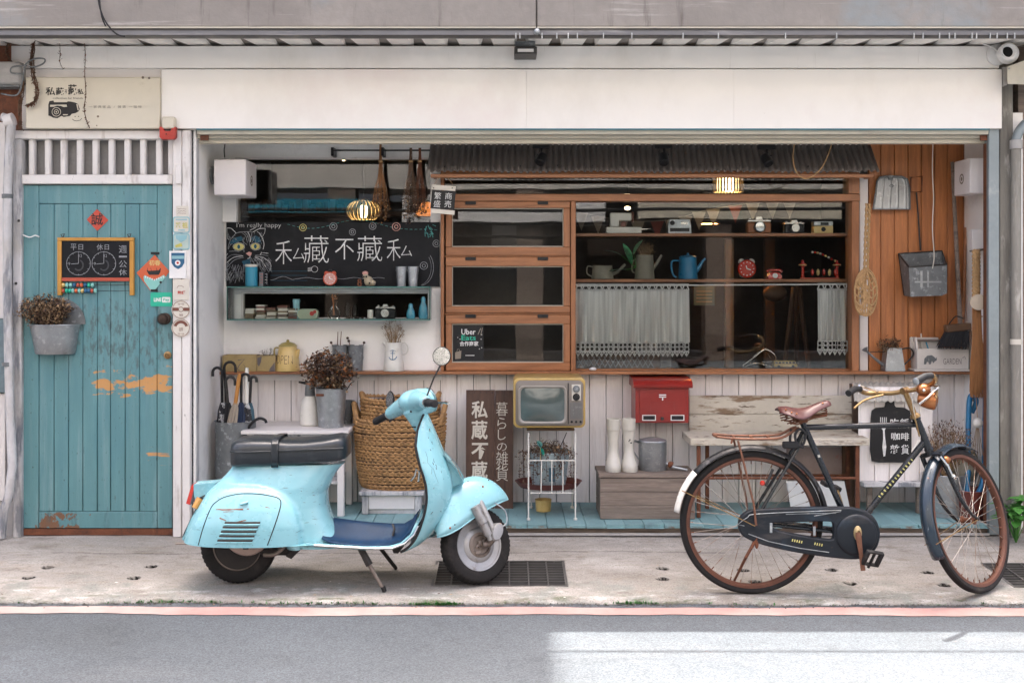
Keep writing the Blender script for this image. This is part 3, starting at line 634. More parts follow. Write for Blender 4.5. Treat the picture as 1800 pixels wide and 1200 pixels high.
# house across the lane (behind the camera): lit by the sun, seen only as reflections
OH = thing('opposite_house', 'pale rendered town house facing the shop across the lane', 'house', (0, -14, -.09))
MB().box(-16,16,-15,-13.5,3.2,10.2).build('wall','oh_wall' if 0 else mk('render_wall',(.62,.59,.54),.8,var=.12,vs=.7,layers=[((.3,.28,.25),1.2,.55,.75,(1,1,.3))]),OH,smooth=False)
MB().box(-16, 16, -17, -16.8, -.09, 3.2).build('arcade_wall', 'dark_room', OH, smooth=False)
rnd = random.Random(11)
for i in range(15):
    x_ = -15 + i * 2.1;z_ = rnd.uniform(.9,2.2);h_ = rnd.uniform(.3,1.3);MB().box(x_,x_ + rnd.uniform(.5,1.7),-16.79,-16.7,z_,min(3.1,z_ + h_)).build('shutter',('plain_white','teal_plastic','black_paint','old_wood','render_wall','black_paint')[rnd.randrange(6)],OH,smooth=False)
for i in range(9): MB().box(-14.2 + i * 3.6, -13.7 + i * 3.6, -14, -13.52, -.09, 3.199).build('column', 'old_wood', OH, smooth=False)
for i in range(8):
    for j in range(1, 3):
        f = MB().box(-13.6 + i * 3.6, -11.8 + i * 3.6, -13.5, -13.42, 1 + j * 3, 2.5 + j * 3).build('window', 'grey_board', OH, smooth=False)
        MB().box(-13.5 + i * 3.6, -11.9 + i * 3.6, -13.42, -13.41, 1.1 + j * 3, 2.4 + j * 3).build('pane', 'black_paint', f, smooth=False)
for i in range(7): MB().box(-15.5 + i * 4.5,-11.6 + i * 4.5,-13.6,-13.44,2.5 + .12 * (i % 3),2.98 + .1 * (i % 2)).build('signboard',('plain_white','off_white','teal_plastic','plain_white','cream_paint','plain_white','red_paint')[i],OH,smooth=False)
for i in range(3): MB().tube([(-16, -12.9 + i * .1, 2.35 + i * .22), (0, -12.9 + i * .1, 2.25 + i * .24), (16, -12.9 + i * .1, 2.4 + i * .22)], .03, 6).build('service_cable', 'black_rubber', OH)
# ================================================================== small builders shared by several things
def bouquet(root, c, rx, ry, rz, n, ls=(.012, .03), mats=('dry_brown', 'dry_dark', 'dry_pale'), base=None, stems=24, seed=1, droop=0, heads=True, wd=.6, shape=1.0):
    rnd = random.Random(seed); c = Vector(c); base = Vector(base) if base is not None else c - Vector((0, 0, rz)); tips = []
    st = MB()
    for i in range(stems):
        a = rnd.uniform(0, 2 * pi); q = sqrt(rnd.random()); e = Vector((cos(a) * q * rx, sin(a) * q * ry, rz * rnd.uniform(-.5, 1) * sqrt(max(0, 1 - q * q * .8))))
        p = c + e; tips.append(p); md = (base + p) / 2 + Vector((rnd.uniform(-.01, .01), rnd.uniform(-.01, .01), .01))
        st.tube([base + Vector((cos(a) * .012, sin(a) * .012, 0)), md, p], [.0018, .0014, .0008], 4, cap=False)
    st.build('stems', mats[-1] if len(mats) > 2 else mats[0], root, fix=False)
    fl = MB()
    for m in mats: fl.mat(MATS[m])
    ncl = max(6, n // 9); cl = []
    for i in range(ncl):
        while 1:
            v = Vector((rnd.uniform(-1, 1), rnd.uniform(-1, 1), rnd.uniform(-1, 1)))
            if .25 < v.length < 1: break
        v = v * shape; cl.append((c + Vector((v.x * rx, v.y * ry, v.z * rz)), rnd.choice(mats)))
    for p, mm in cl:
        for k in range(n // ncl):
            fl.mat(MATS[mm] if rnd.random() < .75 else MATS[rnd.choice(mats)])
            o = Vector((rnd.gauss(0, 1), rnd.gauss(0, 1), rnd.gauss(0, 1))) * ls[1] * .55
            d = Vector((rnd.uniform(-1, 1), rnd.uniform(-1, 1), rnd.uniform(-.6, 1) - droop)); l = rnd.uniform(*ls)
            fl.leaf(p + o, d, l, l * wd * rnd.uniform(.6, 1.3), rnd.uniform(-.8, .8))
    fl.build('dry_leaves' if not heads else 'flower_heads', None, root, fix=False)
def pail(root, c, rt, rb, h, mat='zinc', n=32, name='pail', hoops=(.0, .5), rim=.006, open_=True, sq=(1, 1)):
    mb = MB(); pr = [(0, .004), (rb * .98, .004), (rb, 0), (rb, .006)]; N = 10
    for i in range(1, N): pr.append((rb + (rt - rb) * i / N + (.0025 if any(abs(i / N - q) < .05 for q in hoops) else 0), h * i / N))
    pr += [(rt, h - rim), (rt + rim, h - rim * .5), (rt + rim * .6, h), (rt - .003, h - .002), (rb * .97, h * .35), (0, h * .35)]
    mb.lathe(pr, c, n, sq=sq); return mb.build(name, mat, root)
def leafy(root, c, rx, ry, rz, n, size, mat='leaf_green', seed=3, base=None):
    rnd = random.Random(seed); c = Vector(c); base = Vector(base) if base is not None else c - Vector((0, 0, rz)); st = MB(); lf = MB()
    for i in range(n):
        a = rnd.uniform(0, 2 * pi); q = rnd.uniform(.3, 1); p = c + Vector((cos(a) * q * rx, sin(a) * q * ry, rnd.uniform(-1, 1) * rz))
        st.tube([base, (base + p) / 2 + Vector((0, 0, rz * .3)), p], [.003, .002, .0012], 5, cap=False)
        for k in range(3):
            d = Vector((cos(a + k * 1.9 + rnd.uniform(-.4, .4)), sin(a + k * 1.9), rnd.uniform(-.25, .5))); l = size * rnd.uniform(.7, 1.2)
            leaf_blade(lf, p, d, l, l * .55)
    st.build('stems', mat, root, fix=False); lf.build('leaves', mat, root, fix=False)
def leaf_blade(mb, p, d, l, w, fold=.25, curl=.35):
    d = Vector(d).normalized(); sd = d.cross(Vector((0, 0, 1)))
    if sd.length < 1e-3: sd = Vector((1, 0, 0))
    sd.normalize(); nn = sd.cross(d); vs = []; K = 5
    for i in range(K + 1):
        t = i / K; ww = w / 2 * sin(pi * min(1, t * .9 + .06)) ** .8 * (1 if i < K else .02); b = Vector(p) + d * l * t - nn * curl * l * t * t * .5
        vs += [b + sd * ww + nn * fold * ww, b, b - sd * ww + nn * fold * ww]
    fs = []
    for i in range(K): fs += [(3 * i, 3 * i + 1, 3 * i + 4, 3 * i + 3), (3 * i + 1, 3 * i + 2, 3 * i + 5, 3 * i + 4)]
    mb.add(vs, fs)
def alarm_clock(c, r, label, mat, face, group=None, bell='red', hand=True):
    c = Vector(c); t = thing('alarm_clock', label, 'alarm clock', c, group); cc = c + Vector((0, 0, r * 1.12))
    MB().lathe([(0, -.5 * r), (r * .8, -.5 * r), (r, -.35 * r), (r, .35 * r), (r * .9, .42 * r), (r * .86, .36 * r)], cc, 28, (0, -1, 0), cap=False).build('case', mat, t)
    MB().lathe([(0, .33 * r), (r * .88, .33 * r)], cc, 28, (0, -1, 0), cap=False).build('dial', face, t)
    for sx in (-1, 1):
        MB().lathe([(r * .36, 0), (r * .33, r * .12), (r * .18, r * .24), (0, r * .28)], cc + Vector((sx * r * .58, 0, r * .82)), 14, (sx * .55, 0, .85)).build('bell', bell, t)
        MB().tube([cc + Vector((sx * r * .5, 0, -r * .8)), cc + Vector((sx * r * .7, 0, -r * 1.12))], r * .07, 6).build('foot', 'dark_metal', t)
    a = [cc + Vector((-r * .3, 0, r * 1.0)), cc + Vector((-r * .2, 0, r * 1.32)), cc + Vector((r * .2, 0, r * 1.32)), cc + Vector((r * .3, 0, r * 1.0))]
    MB().tube(a, r * .05, 6).build('carry_handle', 'dark_metal', t)
    h = MB(); y = cc.y - .345 * r
    stroke(h, [(cc.x, cc.z), (cc.x + r * .42, cc.z - r * .12)], r * .1, y); stroke(h, [(cc.x, cc.z), (cc.x - r * .1, cc.z + r * .35)], r * .12, y)
    for i in range(12): a = i * pi / 6; stroke(h, [(cc.x + r * .66 * cos(a), cc.z + r * .66 * sin(a)), (cc.x + r * .78 * cos(a), cc.z + r * .78 * sin(a))], r * .08, y)
    h.build('hands', 'plain_white' if hand else 'ink', t, smooth=False); return t
def camera_toy(c, w, h, label, body, top, lens=True, strap=None, leather=None):
    c = Vector(c); d = w * .38; t = thing('camera', label, 'camera', c, 'vintage cameras on the window shelf'); x, y, z = c
    MB().box(x - w / 2, x + w / 2, y - d / 2, y + d / 2, z, z + h * .72, w * .05).build('body', body, t)
    MB().box(x - w / 2 + .001, x + w / 2 - .001, y - d / 2 + .002, y + d / 2 - .002, z + h * .73, z + h * .88, w * .02).build('top_plate', top, t)
    MB().poly([(x - w * .16,y - d * .45,z + h * .88),(x + w * .16,y - d * .45,z + h * .88),(x + w * .1,y - d * .45,z + h * 1.06),(x - w * .1,y - d * .45,z + h * 1.06)],(0,d * .7,0)).build('viewfinder',top,t)
    MB().cyl((x - w * .36, y, z + h * .88), w * .07, h * .1, 12).build('dial', top, t); MB().cyl((x + w * .36, y, z + h * .88), w * .06, h * .08, 12).build('dial', top, t)
    MB().lathe([(w * .23,0),(w * .23,d * .3),(w * .19,d * .32),(w * .19,d * .6),(w * .16,d * .6),(w * .13,d * .45),(0,d * .4)],(x,y - d / 2,z + h * .42),22,(0,-1,0)).build('lens','black_paint',t)
    MB().lathe([(w * .195, 0), (w * .215, .002), (w * .195, .004)], (x, y - d / 2 - d * .55, z + h * .42), 22, (0, -1, 0)).build('lens_ring', 'chrome', t); return t
# ================================================================== door bay: sign, stickers, bucket
YS = -.045
t = thing('shop_sign', 'cream shop sign board with black camera drawing above the blue door', 'sign', P(163, 226, YS))
MB().pbox(45, 136, 281.5, 226, YS, -.001, .004).build('panel', 'cream_paint', t)
b = MB(); ye = YS - .0015
for ch,a,tt,e,u in (('私',80,153.5,97,168),('藏',98,154,112.5,167.5),('不',113.5,158,118.5,165),('藏',119.5,148.5,135,167),('私',136,156.5,147,166.5)): ptext(b,ch,a,tt,e,u,ye,bold=.018)
b.build('lettering', 'ink', t, smooth=False)
b = MB();ptext(b,'collection for friends',93,171,145.5,174.5,ye);b.build('motto_lettering','ink',t,smooth=False);b = MB();ptext(b,'一家具家品 / 雜貨 一咖啡',156,185.6,249,190.4,ye,sp=1.5);b.build('small_lettering','faint_ink' if 'faint_ink' in MATS else mk('faint_ink',(.22,.2,.17),.7,bump=0),t,smooth=False)
b = MB()
def pp(pts, y): return [(X(a, y), Z(c, y)) for a, c in pts]
def pcirc(a, c, r, y, n=20): return circ(X(a, y), Z(c, y), S(r, y), n)
plate(b,[pp([(85,184),(87,178),(94,177),(95,180),(118,180),(119,178.5),(125,179),(132,180.5),(137,183),(140,192),(138,196),(133,199),(126,200.5),(123,204),(112,206),(108,204),(101,208),(93,207),(89,204.5),(85,203.5)],ye),pp([(88,184.5),(117,184),(118,188),(112,188.5),(107,186.5),(100,186),(95,188),(88,188)],ye),pcirc(99,197,8.2,ye),pp([(110,203),(118,203),(120,201),(111,201)],ye),pp([(134,183.5),(136.5,183),(138.5,194),(136.5,194.5)],ye)],ye,.001)
plate(b, [pcirc(99, 197, 7, ye), pcirc(99, 197, 4.4, ye)], ye, .001); plate(b, [pcirc(99, 197, 3.2, ye), pcirc(99, 197, 1.4, ye)], ye, .001)
for a in (132, 138): plate(b, [pcirc(a, 205, .9, ye, 8)], ye, .001)
pstroke(b, [(127, 209.5), (130, 212), (135, 213), (141, 211.5), (144, 208)], S(1, 0), ye)
b.build('camera_emblem', 'ink', t, smooth=False)
for a,c,r in ((172,205,2),(251,136.5,2.4),(262,137.5,2),(170,221,1.2)): MB().lathe([(S(r,0),0),(S(r,0) * .8,.003),(0,.004)],P(a,c,YS),10,(0,-1,0)).build('screw','old_wood',t)
# siren
t = thing('alarm_siren', 'small white siren box with red bracket right of the shop sign', 'siren', P(295, 225, -.03))
MB().pbox(283.5, 205, 307, 226, -.075, -.031, .008).build('cover', 'cream_paint', t)
k = MB();plate(k,[pp([(282,224.5),(287,224.5),(287,229),(290,232),(299,232),(303,229),(303,224.5),(308,224.5),(308,241),(305,244),(285,244),(282,241)],-.06)],-.05,.04,.004);k.build('bracket','red_paint',t)
MB().ball(P(292, 236, -.072), .004, 8, 6).build('screw', 'dark_metal', t)
# red paper couplet
mk('red_paper', (.5, .075, .045), .75, var=.08); mk('orange_paper', (.55, .11, .04), .6, var=.06)
mk('paper_cream',(.62,.58,.5),.6,var=.05);mk('pale_blue_print',(.25,.46,.5),.5,var=.1);mk('yellow_print',(.5,.46,.1),.5,var=.1);mk('brown_print',(.17,.06,.04),.6);mk('blue_print',(.02,.11,.22),.5);mk('green_print',(.02,.42,.27),.35,var=.03);mk('mint_print',(.22,.5,.45),.6,var=.04)
yd = .0185
def diamond(cx, cz, rx, rz): return [(cx, cz + rz), (cx + rx, cz), (cx, cz - rz), (cx - rx, cz)]
t = thing('paper_couplet', 'small red diamond paper with brushed character near the door top', 'paper', P(171, 407, yd))
k = MB(); plate(k, [pp([(170.5, 367.5), (190.5, 387), (171, 406), (152.5, 386)], yd)], yd, .001); k.build('paper', 'red_paper', t, smooth=False)
k = MB(); ptext(k, '誠', 160, 375, 181, 396, yd - .0015, bold=.012); k.build('lettering', 'ink', t, smooth=False)
# chalkboard with counting beads
t = thing('opening_hours_board', 'small chalkboard with yellow frame and abacus beads hanging on the blue door', 'chalkboard', P(168, 519, yd))
yf = -.005
MB().pbox(108, 423, 228, 489, .002, .016).build('board', 'chalkboard', t)
MB().pbox(100.5, 417.5, 235, 423.2, yf, .017, .002).build('frame_bar', mk('yellow_frame', (.5, .24, .04), .45, var=.12, vs=12), t)
for a in (100.5, 227.5): MB().pbox(a, 423.4, a + 7.3, 519, yf, .017, .002).build('frame_post', 'yellow_frame', t)
MB().pbox(107.9, 488, 227.4, 494.3, yf + .002, .016, .002).build('red_bar', mk('tile_red', (.42, .07, .035), .45, var=.06), t)
for py in (501, 511): MB().tube([P(108, py, .006), P(228, py, .006)], .0016, 6).build('wire', 'dark_metal', t)
bc = ['enamel_yellow', 'mint_print', 'mint_print', 'blue_print', 'tile_red', 'orange_paper', 'blue_print', 'green_print', 'mint_print', 'tile_red', 'green_print']
bme = {}
for r, (py, n) in enumerate(((501, 9), (511, 11))):
    for i in range(n):
        mm = bc[(i * 3 + r * 4) % 11] if r else bc[i]
        if mm not in bme: q = MB().ball((0, 0, 0), S(3.6, 0), 10, 7, (.85, 1, 1.15)).mesh('bead'); q.materials.append(MATS[mm]); bme[mm] = q
        inst(bme[mm], 'bead', t, P(111.5 + i * (6.4 if r == 0 else 5.6), py, .006))
for px in (110, 227): MB().tube([P(px, 418, .0), P(px - 3, 412, .002), P(px + 3, 411, .006), P(px + 1, 417, .0)], .003, 6).build('hook', 'dark_metal', t)
mk('chalk_dim', (.05, .052, .055), .9, bump=0); k = MB(); yk = .0005
for cx in (138, 182.5):
    pstroke(k,[(cx + 21 * cos(a * .2618),463 + 20.5 * sin(a * .2618)) for a in range(24)],.003,yk,True);pstroke(k,[(cx,463),(cx,446)],.003,yk);pstroke(k,[(cx,463),(cx - 13,464)],.003,yk)
    for a in range(12): pstroke(k, [(cx + 18.5 * cos(a * pi / 6), 463 + 18.5 * sin(a * pi / 6)), (cx + 21 * cos(a * pi / 6), 463 + 21 * sin(a * pi / 6))], .003, yk)
for s,a,c,e,u in (('平',124,428.5,134.5,440),('日',138,429.5,146,439),('休',170,429,181,440),('日',184,430,191.5,439),('12',139,447,144,452),('9',120,461,123.5,466),('12',183,447,188,452),('9',165,461,168.5,466)): ptext(k,s,a,c,e,u,yk)
for s, c, u in (('週', 431.5, 444.5), ('一', 449.5, 452.5), ('公', 458, 470), ('休', 473, 484)): ptext(k, s, 209, c, 223, u, yk)
k.build('chalk_writing', 'chalk_grey', t, smooth=False)
k = MB()
for cx in (138, 182.5): pstroke(k, [(cx + 8 * cos(a * .3), 466 + 9 * sin(a * .3)) for a in range(-4, 9)], .009, yk)
k.build('chalk_smudge', 'chalk_dim', t, smooth=False)
# orange diamond paper with a teal fish
t = thing('spring_paper', 'orange diamond paper with teal fish and black cat beside the door edge', 'paper', P(270, 511, yd))
k = MB(); plate(k, [pp([(272, 448), (298, 477), (272, 510.5), (264, 510.5), (240, 479.5)], yd)], yd, .0012); k.build('paper', 'orange_paper', t, smooth=False)
k = MB();plate(k,[pp([(252.5,487),(254.5,483.5),(271,493),(288,483),(291.5,487),(272.5,509.5),(264.5,509.5),(253.5,494)],yd)],yd - .001,.001);k.build('fish','mint_print',t,smooth=False)
k = MB(); plate(k, [pp([(259, 478), (257.5, 474), (261, 476), (279, 475), (283, 471), (282, 478), (279, 483), (262, 483)], yd)], yd - .001, .001)
for a in (260, 266, 276, 282): pstroke(k, [(a, 476), (a - 1, 471)], .003, yd - .001)
plate(k, [pcirc(282.5, 496, 2.2, yd, 10)], yd - .002, .001); k.build('cat', 'ink', t, smooth=False)
k = MB(); ptext(k, '初春', 262, 457, 282, 467, yd - .0015, bold=.02); k.build('lettering', 'enamel_yellow', t, smooth=False)
k = MB()
for i in range(9): a = 256 + i * 3.9; zz = 486.5 + 6 * (1 - abs(i - 4) / 4.5); plate(k, [pp([(a - 1.3, zz - 2), (a + 1.3, zz - 2), (a, zz + 2)], yd)], yd - .002, .001)
k.build('teeth', 'plain_white', t, smooth=False)
for py in (445, 510.5): MB().pbox(265, py - 2, 280 if py < 480 else 277, py + 2, yd - .003, yd - .0015).build('tape', 'black_paint', t)
# payment sticker
t = thing('payment_sticker', 'green payment sticker with white lettering on the blue door', 'sticker', P(284, 538, yd))
k = MB();plate(k,[[(X(a,yd),Z(c,yd)) for a,c in rrect(264.5,303,-538.5,-514,2.5)]],yd,.001) if 0 else plate(k,[rrect(X(264.5,yd),X(302.5,yd),Z(538.5,yd),Z(514,yd),.008)],yd,.001);k.build('card','green_print',t,smooth=False)
k = MB(); ptext(k, 'LINE', 270.5, 523.5, 283.5, 530, yd - .001, bold=.03); k.build('lettering', 'plain_white', t, smooth=False)
k = MB(); plate(k, [rrect(X(285, yd), X(299.5, yd), Z(531.5, yd), Z(522, yd), .004)], yd - .001, .0008); k.build('badge', 'plain_white', t, smooth=False)
k = MB(); ptext(k, 'Pay', 287, 524, 297.5, 530.5, yd - .002, bold=.02); k.build('badge_lettering', 'green_print', t, smooth=False)
# stickers and tin plates down the jamb
yj = -.0175
def plaque(name, label, a, tt, e, u, m, r=.008, y=yj, th=.003, cat='sticker', grp=None):
    t = thing(name,label,cat,P((a + e) / 2,u,y),grp);k = MB();plate(k,[rrect(X(a,y),X(e,y),Z(u,y),Z(tt,y),r)],y - th / 2,th);k.build('plate',m,t,smooth=False);return t,y - th - .001
t, yy = plaque('paper_note', 'faded handwritten paper note at the top of the jamb stickers', 310, 362, 331, 381, 'paper_cream', .001)
k = MB(); [pstroke(k, [(312 + i * 2.2, 367 + 4 * j + random.uniform(-1, 1)) for i in range(8)], .002, yy) for j in range(3)]; k.build('scribble', 'brown_print', t, smooth=False)
t, yy = plaque('tin_plate', 'square white tin plate with green characters on the door jamb', 304, 381, 333.5, 409.5, 'pale_blue_print', .012, cat='plate')
k = MB(); plate(k, [rrect(X(306, yy), X(331.5, yy), Z(407.5, yy), Z(383, yy), .008)], yy, .001); k.build('face', 'paper_cream', t, smooth=False)
k = MB(); ptext(k, '茶', 308, 391, 318, 401, yy - .002, bold=.02); ptext(k, '祖', 320, 391, 330, 401, yy - .002, bold=.02); k.build('lettering', 'yellow_print', t, smooth=False)
k = MB(); pstroke(k, [(309, 386), (329, 386)], .008, yy - .002); pstroke(k, [(313, 404.5), (325, 404.5)], .007, yy - .002); k.build('print', 'pale_blue_print', t, smooth=False)
t, yy = plaque('tin_plate', 'square pale blue tin plate with yellow mark under the white one', 304, 410.5, 333.5, 439, 'pale_blue_print', .012, cat='plate')
k = MB(); plate(k, [rrect(X(306, yy), X(331.5, yy), Z(437, yy), Z(412.5, yy), .008)], yy, .001); k.build('face', mk('mint_cream', (.45, .55, .5), .5), t, smooth=False)
k = MB(); plate(k, [pp([(309, 413.5), (329, 413.5), (328, 420), (319, 426), (310, 420)], yy)], yy - .002, .001); k.build('print', 'pale_blue_print', t, smooth=False)
k = MB(); plate(k, [pp([(308, 431), (319, 427), (321, 433), (309, 435)], yy)], yy - .002, .001); k.build('mark', 'yellow_print', t, smooth=False)
t, yy = plaque('shield_card', 'white card with blue shield badge on the door jamb', 298, 441, 327.5, 489, 'plain_white', .002, th=.006, cat='card')
k = MB(); plate(k, [pp([(301, 444.5), (324.5, 444.5), (324, 462), (320, 469), (313, 473), (306, 469), (301.5, 462)], yy)], yy, .001); k.build('shield', 'blue_print', t, smooth=False)
k = MB(); plate(k, [pp([(302, 449.5), (324, 449.5), (324, 455), (302, 455)], yy)], yy - .001, .001); k.build('band', 'pale_blue_print', t, smooth=False)
k = MB();plate(k,[pcirc(312.5,462,4.8,yy)],yy - .001,.001);k.build('roundel','plain_white',t,smooth=False);k = MB();plate(k,[pcirc(312.5,462,2.2,yy,10)],yy - .002,.001);k.build('dot','red_paint',t,smooth=False)
t, yy = plaque('paper_note', 'white printed paper strip with red stamp between shield and round stickers', 304, 491, 332.5, 527, 'paper_cream', .001)
k = MB();ptext(k,'熊讃',312,511,326,517,yy,bold=.02);k.build('stamp','red_paint',t,smooth=False);k = MB();pstroke(k,[(311,506),(314,502),(319,502),(323,505)],.002,yy);k.build('sketch','brown_print',t,smooth=False)
for i, (cy, lab) in enumerate(((544, 'round white sticker with brown band, upper of the two on the jamb'), (576, 'round white sticker with brown arc, lower of the two on the jamb'))):
    t = thing('round_sticker',lab,'sticker',P(318,cy + 16,yj));k = MB();plate(k,[pcirc(318,cy,16.3,yj,28)],yj - .0015,.003);k.build('disc','paper_cream',t,smooth=False);yy = yj - .004
    k = MB(); plate(k, [pcirc(318, cy, 15.3, yy, 28), pcirc(318, cy, 14.6, yy, 28)], yy, .001)
    if i == 0: [plate(k,[pp([(a,cy - 3.4),(e,cy - 3.4),(e,cy + 2.4),(a,cy + 2.4)],yy)],yy,.001) for a,e in ((303.5,313.5),(322.5,332.5))];plate(k,[pcirc(318,cy - .5,4.6,yy),pcirc(318,cy - .5,3.7,yy)],yy,.001);ptext(k,'珈琲',315,cy + 7,321.5,cy + 12,yy - .001)
    else:
        plate(k,[[(X(318 + 13 * cos(a),yy),Z(cy - 13 * sin(a),yy)) for a in [pi * q / 12 for q in range(1,12)]] + [(X(318 + 8 * cos(a),yy),Z(cy - 8 * sin(a),yy)) for a in [pi * q / 12 for q in range(11,0,-1)]]],yy,.001);ptext(k,'珈琲',314.5,cy - 1,321.5,cy + 6,yy - .001)
    ptext(k, 'ササ', 312, cy - 11 if not i else cy + 9, 324, cy - 7 if not i else cy + 13, yy - .001); k.build('print', 'brown_print', t, smooth=False)
# half bucket hung on the door with dried hydrangea
cb = P(98, 622, .02); t = thing('wall_bucket', 'galvanised half bucket hung flat against the blue door', 'bucket', cb)
k = MB(); rings = []
for py, hw, dp in ((622, 34, .075), (619, 35.5, .082), (590, 40, .1), (574, 43.5, .112), (570.5, 45, .116), (569.5, 44.5, .114)):
    z = Z(py, .0); rings.append([(cb.x + S(hw, 0) * cos(pi + pi * i / 20), .018 + dp * sin(pi + pi * i / 20), z) for i in range(21)])
vs_ = rings; k.loft(vs_, closed=False); k.add(rings[0], [tuple(range(21))]); k.build('bucket_body', 'zinc', t)
k = MB();plate(k,[[(X(98,0) + S(44.5,0) * cos(pi * i / 24 * 1) * 1 + S(6,0),Z(570,0) + S(46,0) * sin(pi * i / 24)) for i in range(25)]],.016,.003);k.build('back_plate','dull_zinc',t,smooth=False)
t = thing('dried_flowers', 'bushy dried brown hydrangea in the half bucket on the door', 'dried flowers', P(80, 570, -.03))
bouquet(t, P(78, 547, -.045), S(45, 0), .07, S(27, 0), 3200, (.009, .024), ('dry_pale', 'dry_brown', 'dry_pale', 'dry_dark'), P(95, 590, -.03), 30, 5)
k = MB();k.tube(smooth_pts([P(38,412,.01),P(52,417,-.012),P(62,414,.0),P(69,416.5,.016)],5),.004,6);o = k.build('wire_latch','plain_white');tag(o,'short bent white wire sticking out at the left door edge','wire')
# ---- far left: drainpipe, meter box, dead creepers
dp = thing('drainpipe', 'peeling grey white drainpipe running down left of the blue door', 'drainpipe', P(20, 945, -.03))
k = MB();k.tube([P(4,206,-.05),P(14,208,-.05),P(20,222,-.05),P(17,250,-.05),P(13.5,330,-.05),P(13,500,-.05),P(17,700,-.05),P(22,820,-.05),P(16,868,-.05),P(6,900,-.05),P(2,945,-.05)],.025,14);k.build('pipe','old_frame_paint',dp)
k = MB(); k.cyl(P(13, 214, -.05) + Vector((-.012, 0, 0)), .038, .05, 14, (1, 0, .3)); k.build('elbow_collar', 'white_paint', dp)
for py in (345, 640): MB().cyl(P(13, py, -.05) - Vector((0, 0, .012)), .03, .024, 14).build('clip', 'dull_zinc', dp)
k = MB().pbox(-60,215,9,560,.02,.09,.003);o = k.build('side_panel','white_paint',SH);k = MB().pbox(-60,561,11,690,.0,.09,.003);k.build('shutter_box',mk('slate_paint',(.16,.22,.24),.6,var=.25,vs=5,st=(1,1,4)),SH);k = MB().pbox(-60,691,9,880,.02,.09,.003);k.build('side_panel','white_paint',SH)
k = MB(); k.pbox(-60, 881, 34, 946, .03, .09, .003); k.build('plinth', 'grey_concrete', SH)
k = MB().pbox(-40, 60, 44, 240, .045, .1); k.build('rusty_return', 'rust', SH)
t = thing('meter_box','weathered grey plastic meter box at the top left corner','meter box',P(15,152,-.06));MB().pbox(-30,108,36,148,-.07,.04,.012).build('case','grey_concrete',t);MB().pbox(-30,149,34,153,-.06,.03,.004).build('lid','dull_zinc',t)
def creeper(label, pts, y, nleaf, seed, thick=.0022, n=1, sp=.012):
    rnd = random.Random(seed);t = thing('dead_creeper',label,'creeper',P(*pts[-1],y),'dry creepers hanging at the top left corner');st = MB();lf = MB().mat(MATS['dry_brown']);lf.mat(MATS['rust'])
    for q in range(n):
        path = smooth_pts([P(a + rnd.uniform(-4, 4) * (q > 0), c, y + rnd.uniform(-sp, sp) * (q > 0)) for a, c in pts], 6); st.tube(path, thick, 5, cap=False)
        for i in range(nleaf):
            p = rnd.choice(path);lf.mat(MATS[rnd.choice(('dry_brown','rust'))]);d = Vector((rnd.uniform(-1,1),rnd.uniform(-1,.2),rnd.uniform(-1,.8)));l = rnd.uniform(.008,.02);lf.leaf(p,d,l,l * .5,.5)
    st.build('stems', 'dry_brown', t, fix=False); lf.build('withered_leaves', None, t, fix=False)
creeper('thin dry creeper hanging down across the cream sign lettering', [(147, 66), (150, 95), (149, 130), (151, 165), (148, 190), (152, 212), (158, 226)], -.075, 90, 2)
creeper('short dry creeper over the fascia left of the long one', [(104, 68), (106, 90), (105, 108), (111, 122)], -.06, 26, 4, .0014)
creeper('thick tangle of dry creeper stems at the upper left corner', [(60, 66), (58, 90), (56, 112), (60, 140), (64, 165), (60, 182), (47, 186)], -.07, 120, 6, .003, 5)
creeper('dry creeper bundle on the wall left of the cream sign', [(20, 70), (12, 90), (20, 112), (36, 122), (40, 150), (34, 190), (36, 228)], -.03, 110, 8, .003, 4)
k = MB()
k.tube(smooth_pts([P(2,165,-.08),P(30,167,-.09),P(40,140,-.09),(P(44,115,-.09)),P(60,104,-.1),P(78,104,-.1),P(76,112,-.1),P(60,118,-.1),P(44,116,-.09),P(22,118,-.09),P(20,128,-.09),P(40,130,-.09)],6),.0045,7);o = k.build('cable','dull_zinc');tag(o,'looped grey cable tied beside the meter box','cable')
k = MB();k.tube(smooth_pts([P(168,-30,-.45),P(176,15,-.45),P(188,42,-.45),P(205,60,-.44),P(220,64,-.435)],6),.0045,7);k.tube(smooth_pts([P(172,-30,-.45),P(178,25,-.452),P(186,47,-.44)],6),.004,7);o = k.build('cable','black_rubber');tag(o,'thin black cable hanging over the concrete beam at upper left','cable')
# ================================================================== bay, left part
def box_sign(x0, x1, y0, y1, z0, z1, label, face, wall):
    t = thing('box_light',label,'box light',((x0 + x1) / 2,(y0 + y1) / 2,z0),'white cube lights on the bay side walls');mm = mk('lamp_white',(.72,.68,.67),.4,var=.03) if 'lamp_white' not in MATS else MATS['lamp_white']
    MB().box(x0, x1, y0, y1, z0, z1, .006).build('case', mm, t)
    k = MB(); xs = x1 + .0015 if face > 0 else x0 - .0015; cy, cz = (y0 + y1) / 2, (z0 + z1) / 2 - .01
    for lp in ((.032, .022), (.013, .0)):
        ri,ro = lp[1],lp[0];n = 16;vs = [(xs,cy + r * cos(2 * pi * i / n),cz + r * sin(2 * pi * i / n)) for r in (ro,ri + .0005) for i in range(n)];k.add(vs,[(i,(i + 1) % n,n + (i + 1) % n,n + i) for i in range(n)])
    k.build('emblem', 'old_wood', t, smooth=False)
    MB().cyl((wall,cy,z0 + .13),.055,.014,20,(1 if face > 0 else -1,0,0)).build('wall_plate','dull_zinc',t);a,b = sorted((wall,x0 if face > 0 else x1));MB().box(a,b,cy - .012,cy + .012,z0 + .12,z0 + .14).build('arm','lamp_white',t);return t
